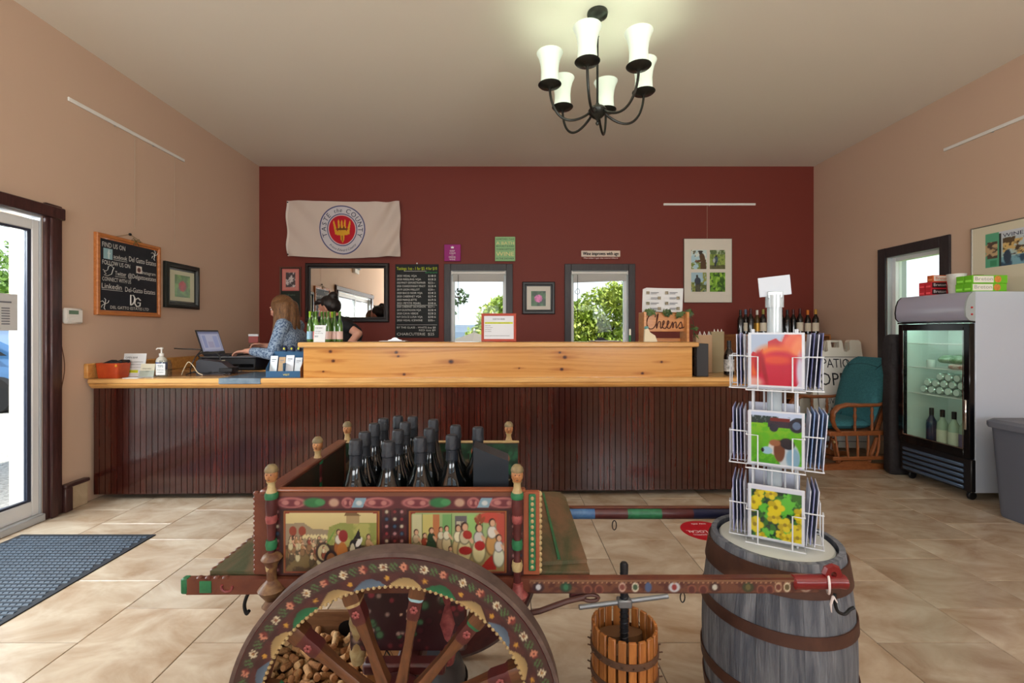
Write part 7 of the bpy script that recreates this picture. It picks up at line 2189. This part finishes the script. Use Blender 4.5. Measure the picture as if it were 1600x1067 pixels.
for i in range(4):
    z = .17 - i * .046
    for s_ in (0, 1):
        x0 = -.145 + s_ * .165
        mb.box(x0 + .04, x0 + .11, -.0165, -.016, z, z + .006).box(x0 + .04, x0 + .09, -.0165, -.016, z - .010, z - .006)
        xq = x0 + (0 if i % 2 == 0 else .1)
        MB().box(xq, xq + .028, -.0175, -.0165, z - .012, z + .014).build('printed_photo', mat('tiny_photo', (90, 96, 66), .6, col2=(176, 160, 140), scale=60), e, smooth=False)
mb.build('lettering', mat('grey_ink', (120, 124, 134), .8), e, smooth=False)
# small white figurine with teal bow left of the rack
e = E('napkin_holder', 'white folded napkins with teal clip beside the Cheers rack', 'napkins', (px(1015, 0, 3.86)[0], 3.84, ZL), 0)
MB().add([(-.05, 0, 0), (.06, 0, 0), (.04, .0, .05), (0, .0, .075), (-.02, 0, .11), (-.045, 0, .1), (-.05, .03, 0), (.06, .03, 0), (.04, .03, .05), (0, .03, .075), (-.02, .03, .11), (-.045, .03, .1)], [(0, 1, 2, 3, 4, 5), (6, 11, 10, 9, 8, 7)] + [(i, (i + 1) % 6, 6 + (i + 1) % 6, 6 + i) for i in range(6)]).build('napkins', mat('ivory_napkin', (222, 212, 186), .8), e)
MB().ell((-.03, .01, .115), (.02, .012, .014), 10, 8).build('clip', mat('teal_clip', (96, 150, 150), .5), e)
# paper bags
for i, (x0, x1, d, h, c_, lab) in enumerate(((1082, 1107, .45, .34, (176, 146, 116), 'tan paper bag standing behind the ledge end'), (1107, 1127, .5, .36, (150, 136, 106), 'olive tan paper bag behind the black box'))):
    X0, X1 = px(x0, 0, 4.1)[0], px(x1, 0, 4.1)[0]
    e = E('paper_bag', lab, 'bag', ((X0 + X1) / 2, 4.06 + i * .02, ZT), 0, 'paper bags on the worktop')
    w = (X1 - X0) / 2
    MB().box(-w, w, -.035, .035, 0, h - .01 + .01 * i, ch=.002).build('bag_body', mat('kraft_%d' % c_[0], c_, .8), e)
    for q in range(3):
        MB().tube([(-w * .6 + q * w * .55, -.03, h - .012), (-w * .5 + q * w * .55, -.03, h + .02), (-w * .35 + q * w * .55, -.03, h - .012)], .004, 6).build('twisted_handle', m_white, e)
# black box and bottle on the lower worktop past the ledge
x = 1.56
e = E('black_display_box', 'tall black brochure box past the end of the ledge', 'box', (1.575, yb(1.575, .07), ZT), 0)
MB().box(-.035, .06, -.05, .09, 0, .262, ch=.003).build('case', mat('charcoal_case', (44, 46, 50), .5), e)
for i in range(3):
    MB(T(-.036, 0, .06 + i * .075)).box(-.02, 0, -.052, .06, -.05, .02, ch=.002).build('pocket', m_blackgloss, e)
simple_bottle('wine_bottle', 'dark wine bottle with white label at the end of the bar', (px(1139, 0, 3.78)[0], 3.78, ZT), .285, .04, m_dglass, m_black, mat('white_black_label', (226, 226, 222), .6, col2=(120, 120, 120), scale=30))
simple_bottle('wine_bottle', 'bottle half hidden behind the card spinner on the bar', (px(1158, 0, 3.9)[0], 3.9, ZT), .29, .04, m_dglass, caps['w'], m_lab)

# ------------------------------------------------------------------ people
def remesh(parts, voxel, name, m, parent, smooth_it=6):
    mb = MB()
    for p in parts:
        if p[0] == 'c':           # tapered capsule
            _, a, b, r0, r1 = p
            a, b = Vector(a), Vector(b)
            n = 8
            pts, rr = [], []
            d = (b - a); L = max(d.length, 1e-5); d.normalize()
            for i in range(5):
                t = i / 4
                pts.append(a - d * r0 * math.cos(t * PI / 2)); rr.append(max(r0 * math.sin(t * PI / 2), 1e-4))
            for i in range(1, n):
                t = i / n
                pts.append(a.lerp(b, t)); rr.append(r0 + (r1 - r0) * t)
            for i in range(5):
                t = 1 - i / 4
                pts.append(b + d * r1 * math.cos(t * PI / 2)); rr.append(max(r1 * math.sin(t * PI / 2), 1e-4))
            mb.tube(pts, rr, 12)
        else:
            _, c_, r_ = p[:3]
            rot = p[3] if len(p) > 3 else (0, 0, 0)
            mb.ell((0, 0, 0), r_, 18, 12, M=T(c_[0], c_[1], c_[2], *rot))
    me = mb.mesh(name, m, smooth=False)
    tmp = bpy.data.objects.new('tmp', me)
    COL.objects.link(tmp)
    rm = tmp.modifiers.new('r', 'REMESH'); rm.mode = 'VOXEL'; rm.voxel_size = voxel; rm.use_smooth_shade = True
    sm = tmp.modifiers.new('s', 'SMOOTH'); sm.iterations = smooth_it; sm.factor = .5
    dg = bpy.context.evaluated_depsgraph_get()
    out = bpy.data.meshes.new_from_object(tmp.evaluated_get(dg))
    bpy.data.objects.remove(tmp); bpy.data.meshes.remove(me)
    out.materials.clear(); out.materials.append(m)
    out.polygons.foreach_set('use_smooth', [True] * len(out.polygons))
    return mesh_obj(name, out, parent)
def hand(wrist, d, up, curl=.5, side=1, k=1.0):
    """palm and five bent fingers; d = pointing direction, up = back of the hand, side = thumb side"""
    d, up = Vector(d).normalized(), Vector(up).normalized()
    s_ = d.cross(up).normalized() * side
    w = Vector(wrist)
    P = [('c', w, w + d * .03 * k, .024 * k, .024 * k)]
    for i, q in enumerate((-.03, -.011, .009, .028)):
        P.append(('c', w + d * .03 * k + s_ * q * .5 * k, w + d * .085 * k + s_ * q * k, .014 * k, .0125 * k))
        l1, l2, l3 = [(x * (.92, 1.05, 1, .8)[3 - i]) * k for x in (.04, .026, .02)]
        p0 = w + d * .085 * k + s_ * q * k
        a1 = curl * .5; a2 = curl * 1.3; a3 = curl * 2.0
        p1 = p0 + (d * math.cos(a1) - up * math.sin(a1)) * l1
        p2 = p1 + (d * math.cos(a2) - up * math.sin(a2)) * l2
        p3 = p2 + (d * math.cos(a3) - up * math.sin(a3)) * l3
        P += [('c', p0, p1, .0095 * k, .009 * k), ('c', p1, p2, .009 * k, .0082 * k), ('c', p2, p3, .0082 * k, .0072 * k)]
    t0 = w + d * .03 * k + s_ * .028 * k
    t1 = t0 + (d * .6 + s_ * .7 - up * .25).normalized() * .04 * k
    t2 = t1 + (d * .95 + s_ * .2 - up * .3).normalized() * .034 * k
    P += [('c', w + d * .012 * k + s_ * .012 * k, t0, .017 * k, .0135 * k), ('c', t0, t1, .0125 * k, .0105 * k), ('c', t1, t2, .0105 * k, .0085 * k)]
    return P
def head_parts(c, f, up, k=1.0):
    """skull, jaw, nose, ears, lips; f = looking direction"""
    c, f, up = Vector(c), Vector(f).normalized(), Vector(up).normalized()
    s_ = f.cross(up).normalized()
    P = [('e', c + up * .02 * k - f * .012 * k, (.088 * k, .088 * k, .098 * k)), ('e', c - up * .035 * k + f * .03 * k, (.062 * k, .062 * k, .075 * k)),
         ('c', c - up * .085 * k + f * .055 * k, c - up * .08 * k + f * .05 * k, .027 * k, .03 * k)]
    P += [('c', c + up * .005 * k + f * .085 * k, c - up * .03 * k + f * .104 * k, .009 * k, .014 * k)]        # nose
    for q in (-1, 1):
        P += [('c', c - up * .03 * k + f * .093 * k + s_ * q * .012 * k, c - up * .03 * k + f * .088 * k + s_ * q * .012 * k, .008 * k, .009 * k),
              ('c', c + up * .015 * k - f * .004 * k + s_ * q * .085 * k, c - up * .03 * k + f * .0 * k + s_ * q * .08 * k, .014 * k, .01 * k),
              ('c', c + up * .028 * k + f * .08 * k + s_ * q * .02 * k, c + up * .026 * k + f * .072 * k + s_ * q * .05 * k, .009 * k, .008 * k),
              ('e', c - up * .02 * k + f * .06 * k + s_ * q * .038 * k, (.026 * k, .026 * k, .026 * k))]
    P += [('c', c - up * .052 * k + f * .086 * k + s_ * .018 * k, c - up * .052 * k + f * .086 * k - s_ * .018 * k, .0085 * k, .0085 * k)]
    return P
def face_bits(c, f, up, parent, k=1.0):
    c, f, up = Vector(c), Vector(f).normalized(), Vector(up).normalized()
    s_ = f.cross(up).normalized()
    for q in (-1, 1):
        ey = MB().ell(c + up * .008 * k + f * .0735 * k + s_ * q * .032 * k, .0115 * k, 12, 8).build('eye', mat('eye_white', (226, 220, 214), .2), parent)
        MB().ell(c + up * .008 * k + f * .081 * k + s_ * q * .032 * k, .0055 * k, 10, 8).build('iris', mat('iris_brown', (60, 44, 32), .2), ey)
        MB().tube([c + up * .03 * k + f * .087 * k + s_ * q * .016 * k, c + up * .036 * k + f * .084 * k + s_ * q * .034 * k, c + up * .03 * k + f * .073 * k + s_ * q * .052 * k], [.0025, .003, .0015], 6).build('eyebrow', mat('brow_brown', (96, 66, 44), .8), parent)
    MB().tube([c - up * .052 * k + f * .092 * k + s_ * .02 * k, c - up * .051 * k + f * .0965 * k, c - up * .052 * k + f * .092 * k - s_ * .02 * k], [.002, .0045, .002], 6).build('lips', mat('lip_pink', (176, 96, 88), .4), parent)
m_skin = mat('skin_fair', (222, 166, 142), .5, col2=(206, 146, 124), scale=9)
m_skin.node_tree.nodes['Principled BSDF'].inputs['Subsurface Weight'].default_value = .08
# --- woman working at the laptop, facing the peach wall
HX, HY, HZ = -2.175, 4.47, 1.535
wo = E('person', 'person with long light brown hair and blue patterned blouse at the laptop', 'person', (0, 0, 0))
F1, U1 = (-.93, .1, -.3), (-.3, 0, .95)
sn, sf = Vector((-2.075, 4.30, 1.365)), Vector((-2.085, 4.64, 1.365))
en, ef = Vector((-2.13, 4.22, 1.095)), Vector((-2.19, 4.71, 1.12))
wn_, wf_ = Vector((-2.385, 4.285, 1.125)), Vector((-2.385, 4.60, 1.165))
body = [('c', (-2.085, 4.47, .95), (-2.09, 4.47, 1.1), .13, .125), ('c', (-2.085, 4.40, 1.22), (-2.085, 4.54, 1.22), .12, .12), ('c', (-2.09, 4.37, 1.36), (-2.09, 4.57, 1.36), .06, .06),
        ('c', (-2.105, 4.47, 1.36), (-2.155, 4.47, 1.47), .055, .05),
        ('c', sn, en, .05, .04), ('c', en, wn_, .04, .027), ('c', sf, ef, .05, .04), ('c', ef, wf_, .04, .027),
        ('c', (-2.085, 4.39, .92), (-2.09, 4.38, .5), .085, .06), ('c', (-2.09, 4.38, .5), (-2.06, 4.38, .09), .055, .04), ('c', (-2.06, 4.38, .05), (-2.22, 4.37, .035), .04, .032),
        ('c', (-2.085, 4.55, .92), (-2.09, 4.56, .5), .085, .06), ('c', (-2.09, 4.56, .5), (-2.06, 4.56, .09), .055, .04), ('c', (-2.06, 4.56, .05), (-2.22, 4.57, .035), .04, .032)]
body += head_parts((HX, HY, HZ), F1, U1)
body += hand(wn_, (-1, .05, -.06), (-.05, 0, 1), .55, side=1) + hand(wf_, (-.9, -.35, .15), (0, .4, .9), .9, side=-1)
remesh(body, .0055, 'body', m_skin, wo)
face_bits((HX, HY, HZ), F1, U1, wo)
m_blouse = mat('blue_floral_blouse', (150, 168, 190), .8, col2=(60, 84, 118), scale=75, detail=3, ramp=(.46, .58), world_co=True)
bl_ = [('c', (-2.085, 4.47, .93), (-2.09, 4.47, 1.08), .15, .142), ('c', (-2.085, 4.39, 1.22), (-2.085, 4.55, 1.22), .135, .135), ('c', (-2.09, 4.35, 1.355), (-2.09, 4.59, 1.355), .073, .073),
       ('c', sn, en, .066, .056), ('c', en, wn_.lerp(en, .22), .056, .043), ('c', sf, ef, .066, .056), ('c', ef, wf_.lerp(ef, .2), .056, .043), ('c', (-2.1, 4.47, 1.37), (-2.12, 4.47, 1.405), .068, .06)]
remesh(bl_, .008, 'blouse', m_blouse, wo, 4)
m_jean = mat('dark_trousers', (40, 44, 60), .8)
remesh([('c', (-2.085, 4.47, .95), (-2.085, 4.47, .9), .142, .15), ('c', (-2.085, 4.39, .92), (-2.09, 4.38, .5), .098, .072), ('c', (-2.09, 4.38, .5), (-2.06, 4.38, .11), .068, .06), ('c', (-2.085, 4.55, .92), (-2.09, 4.56, .5), .098, .072), ('c', (-2.09, 4.56, .5), (-2.06, 4.56, .11), .068, .06)], .01, 'trousers', m_jean, wo, 4)
for y in (4.375, 4.565):
    MB().lathe([(0, 0), (.05, 0), (.055, .02), (.05, .06), (.035, .085), (0, .09)], 18, sx=2.2, sy=.95, M=T(-2.13, y, 0)).build('shoe', m_black, wo)
m_hair = mat('light_brown_hair', (70, 45, 28), .45, col2=(150, 106, 66), scale=9, stretch=(14, 14, 1.0), bump=.5, bscale=30, bstretch=(22, 22, .6), world_co=True, ramp=(.3, .7))
hh = [('e', (HX + .02, HY, HZ + .025), (.106, .104, .108)), ('e', (HX + .06, HY, HZ - .03), (.075, .1, .10))]
for y0, y1, x0, x1, z1, r0, r1 in ((-.075, -.13, .02, .0, 1.24, .05, .025), (-.085, -.145, .035, .02, 1.22, .05, .03), (-.07, -.13, .075, .075, 1.26, .055, .03), (-.02, -.06, .095, .13, 1.25, .06, .035), (.04, .05, .09, .13, 1.25, .06, .035), (.08, .12, .05, .06, 1.26, .05, .03), (.085, .12, .0, -.01, 1.28, .045, .025)):
    m1 = (HX + (x0 + x1) / 2 + .015, HY + (y0 + y1) / 2 - .01, (HZ + z1) / 2)
    hh += [('c', (HX + x0, HY + y0, HZ + .02), m1, r0, (r0 + r1) / 2 * 1.05), ('c', m1, (HX + x1, HY + y1, z1), (r0 + r1) / 2 * 1.05, r1)]
remesh(hh, .007, 'hair', m_hair, wo, 3)
e = E('card_packet', 'small red and white packet in the hand of the person at the laptop', 'packet', (-2.505, 4.525, 1.20), 0)
MB(T(rz=20)).box(-.01, .075, -.02, .02, -.005, .08, ch=.003).build('carton', mat('packet_red', (150, 60, 54), .5), e)
MB(T(rz=20)).box(-.012, .077, -.021, .021, .058, .082, ch=.003).build('white_band', m_paper, e)

# --- second person bending behind the green bottles
p2_ = E('person', 'person in black shirt with dark bun bending behind the green bottles', 'person', (0, 0, 0))
H2 = Vector((-1.93, 5.0, 1.56))
F2, U2 = (-.85, -.1, -.5), (-.5, 0, .86)
s1, s2 = Vector((-1.735, 4.83, 1.41)), Vector((-1.775, 5.16, 1.41))
e1, w1_ = Vector((-1.525, 4.80, 1.285)), Vector((-1.67, 4.74, 1.09))
e2, w2_ = Vector((-1.86, 5.22, 1.15)), Vector((-2.06, 5.12, 1.10))
torso = [('c', (-1.63, 5.0, .93), (-1.66, 5.0, 1.1), .135, .13), ('c', (-1.71, 4.93, 1.27), (-1.71, 5.07, 1.27), .125, .125), ('c', (-1.745, 4.90, 1.40), (-1.76, 5.10, 1.40), .062, .062)]
body = torso + [('c', (-1.77, 5.0, 1.40), (-1.88, 5.0, 1.51), .055, .05), ('c', s1, e1, .052, .042), ('c', e1, w1_, .042, .028), ('c', s2, e2, .052, .042), ('c', e2, w2_, .042, .028)]
for y in (-.085, .085):
    body += [('c', (-1.63, 5 + y, .92), (-1.62, 5 + y * 1.1, .5), .09, .062), ('c', (-1.62, 5 + y * 1.1, .5), (-1.58, 5 + y * 1.1, .09), .058, .042), ('c', (-1.58, 5 + y * 1.1, .05), (-1.74, 5 + y * 1.15, .035), .042, .033)]
body += head_parts(H2, F2, U2) + hand(w1_, (-.5, .2, -.8), (.6, -.6, -.3), .5, side=1) + hand(w2_, (-.9, -.2, -.2), (0, 0, 1), .5, side=-1)
remesh(body, .0055, 'body', m_skin, p2_)
face_bits(H2, F2, U2, p2_)
m_tee = mat('black_tshirt', (22, 22, 26), .85, bump=.2, bscale=60)
remesh([('c', (-1.63, 5.0, .92), (-1.66, 5.0, 1.1), .155, .148), ('c', (-1.71, 4.92, 1.27), (-1.71, 5.08, 1.27), .142, .142), ('c', (-1.745, 4.88, 1.395), (-1.76, 5.12, 1.395), .078, .078), ('c', s1, s1.lerp(e1, .5), .07, .062), ('c', s2, s2.lerp(e2, .5), .07, .062), ('c', (-1.77, 5, 1.39), (-1.80, 5, 1.43), .068, .062)], .008, 'shirt', m_tee, p2_, 4)
remesh([('c', (-1.63, 5, .95), (-1.63, 5, .9), .15, .155)] + [q for y in (-.085, .085) for q in (('c', (-1.63, 5 + y, .92), (-1.62, 5 + y * 1.1, .5), .102, .075), ('c', (-1.62, 5 + y * 1.1, .5), (-1.58, 5 + y * 1.1, .11), .07, .06))], .01, 'trousers', m_jean, p2_, 4)
for y in (-.095, .095):
    MB().lathe([(0, 0), (.05, 0), (.055, .02), (.05, .06), (.035, .085), (0, .09)], 18, sx=2.2, sy=.95, M=T(-1.65, 5 + y, 0)).build('shoe', m_black, p2_)
m_dhair = mat('dark_hair', (20, 16, 16), .45, col2=(40, 32, 30), scale=12, bump=.4, bscale=40)
hb = H2 - Vector(F2).normalized() * .03
remesh([('e', hb + Vector((.0, 0, .03)), (.104, .102, .1)), ('e', hb + Vector((.055, 0, .01)), (.07, .092, .085)), ('e', H2 + Vector((.075, -.01, .135)), (.05, .05, .048)), ('c', H2 + Vector((.03, 0, .09)), H2 + Vector((.07, -.01, .12)), .04, .035), ('c', H2 + Vector((-.06, -.06, .07)), H2 + Vector((-.10, -.05, .05)), .03, .02)], .007, 'hair', m_dhair, p2_, 3)

# ------------------------------------------------------------------ things behind the camera that the mirror shows
e = E('emergency_light', 'white twin head emergency light above the entrance', 'lamp', (XL + .001, 2.15, 2.55), 90)
MB().box(-.14, .14, -.06, 0, 0, .1, ch=.01).build('case', m_white, e)
for s_ in (-1, 1):
    MB(T(s_ * .09, -.05, .13, rx=75)).lathe([(.02, -.03), (.045, .0), (.05, .04), (.046, .045), (0, .042)], 20).build('lamp_head', m_polew, e)
e = E('floor_lamp', 'floor lamp with orange shade by the peach wall behind the camera', 'lamp', (XL + .24, -.1, 0))
MB().lathe([(0, 0), (.14, 0), (.14, .02), (.03, .035), (.012, .05), (.012, 1.55), (0, 1.55)], 24).build('stand', m_brz, e)
MB().lathe([(.17, 1.5), (.11, 1.82), (.107, 1.82), (.167, 1.5), (.17, 1.5)], 32, cap=False).build('shade', mat('orange_shade', (226, 140, 60), .7, emit=(255, 150, 60), estr=1.2), e)
MB().ell((0, 0, 1.63), .035, 14, 10).build('bulb', mat('warm_bulb', (255, 226, 180), .5, emit=(255, 200, 130), estr=30), e)
e = leftwall('framed_picture', 'small dark framed picture beside the orange floor lamp', 'picture', .32, 1.5)
frame_mb(0, .36, 0, .46, .04, -.03, 0, .4).build('frame', mat('espresso_frame', (30, 22, 22), .4), e)
c = CV(.29, .39, 24, 30, (206, 170, 130)); c.noise(4, 4, (150, 90, 60), .45, .6, 3); c.obj('print', e, T(.035, -.012, .035))
# unseen globe lamps added behind the camera to light the ceiling
for i, (x, y) in enumerate(((-1.6, -.7), (2.4, -.7), (.4, -1.7))):
    e = E('added_ceiling_globe', ('added white globe lamp behind the camera nearest the entrance', 'added white globe lamp behind the camera near the fridge side', 'added white globe lamp farthest behind the camera')[i], 'lamp', (x, y, ZC))
    MB().lathe([(0, 0), (.1, 0), (.1, -.02), (.06, -.03), (0, -.03)], 24).build('mount', m_white, e)
    MB().ell((0, 0, -.12), (.15, .15, .11), 24, 14).build('globe', mat('fill_globe', (255, 250, 240), .4, emit=(255, 244, 226), estr=2.5), e)
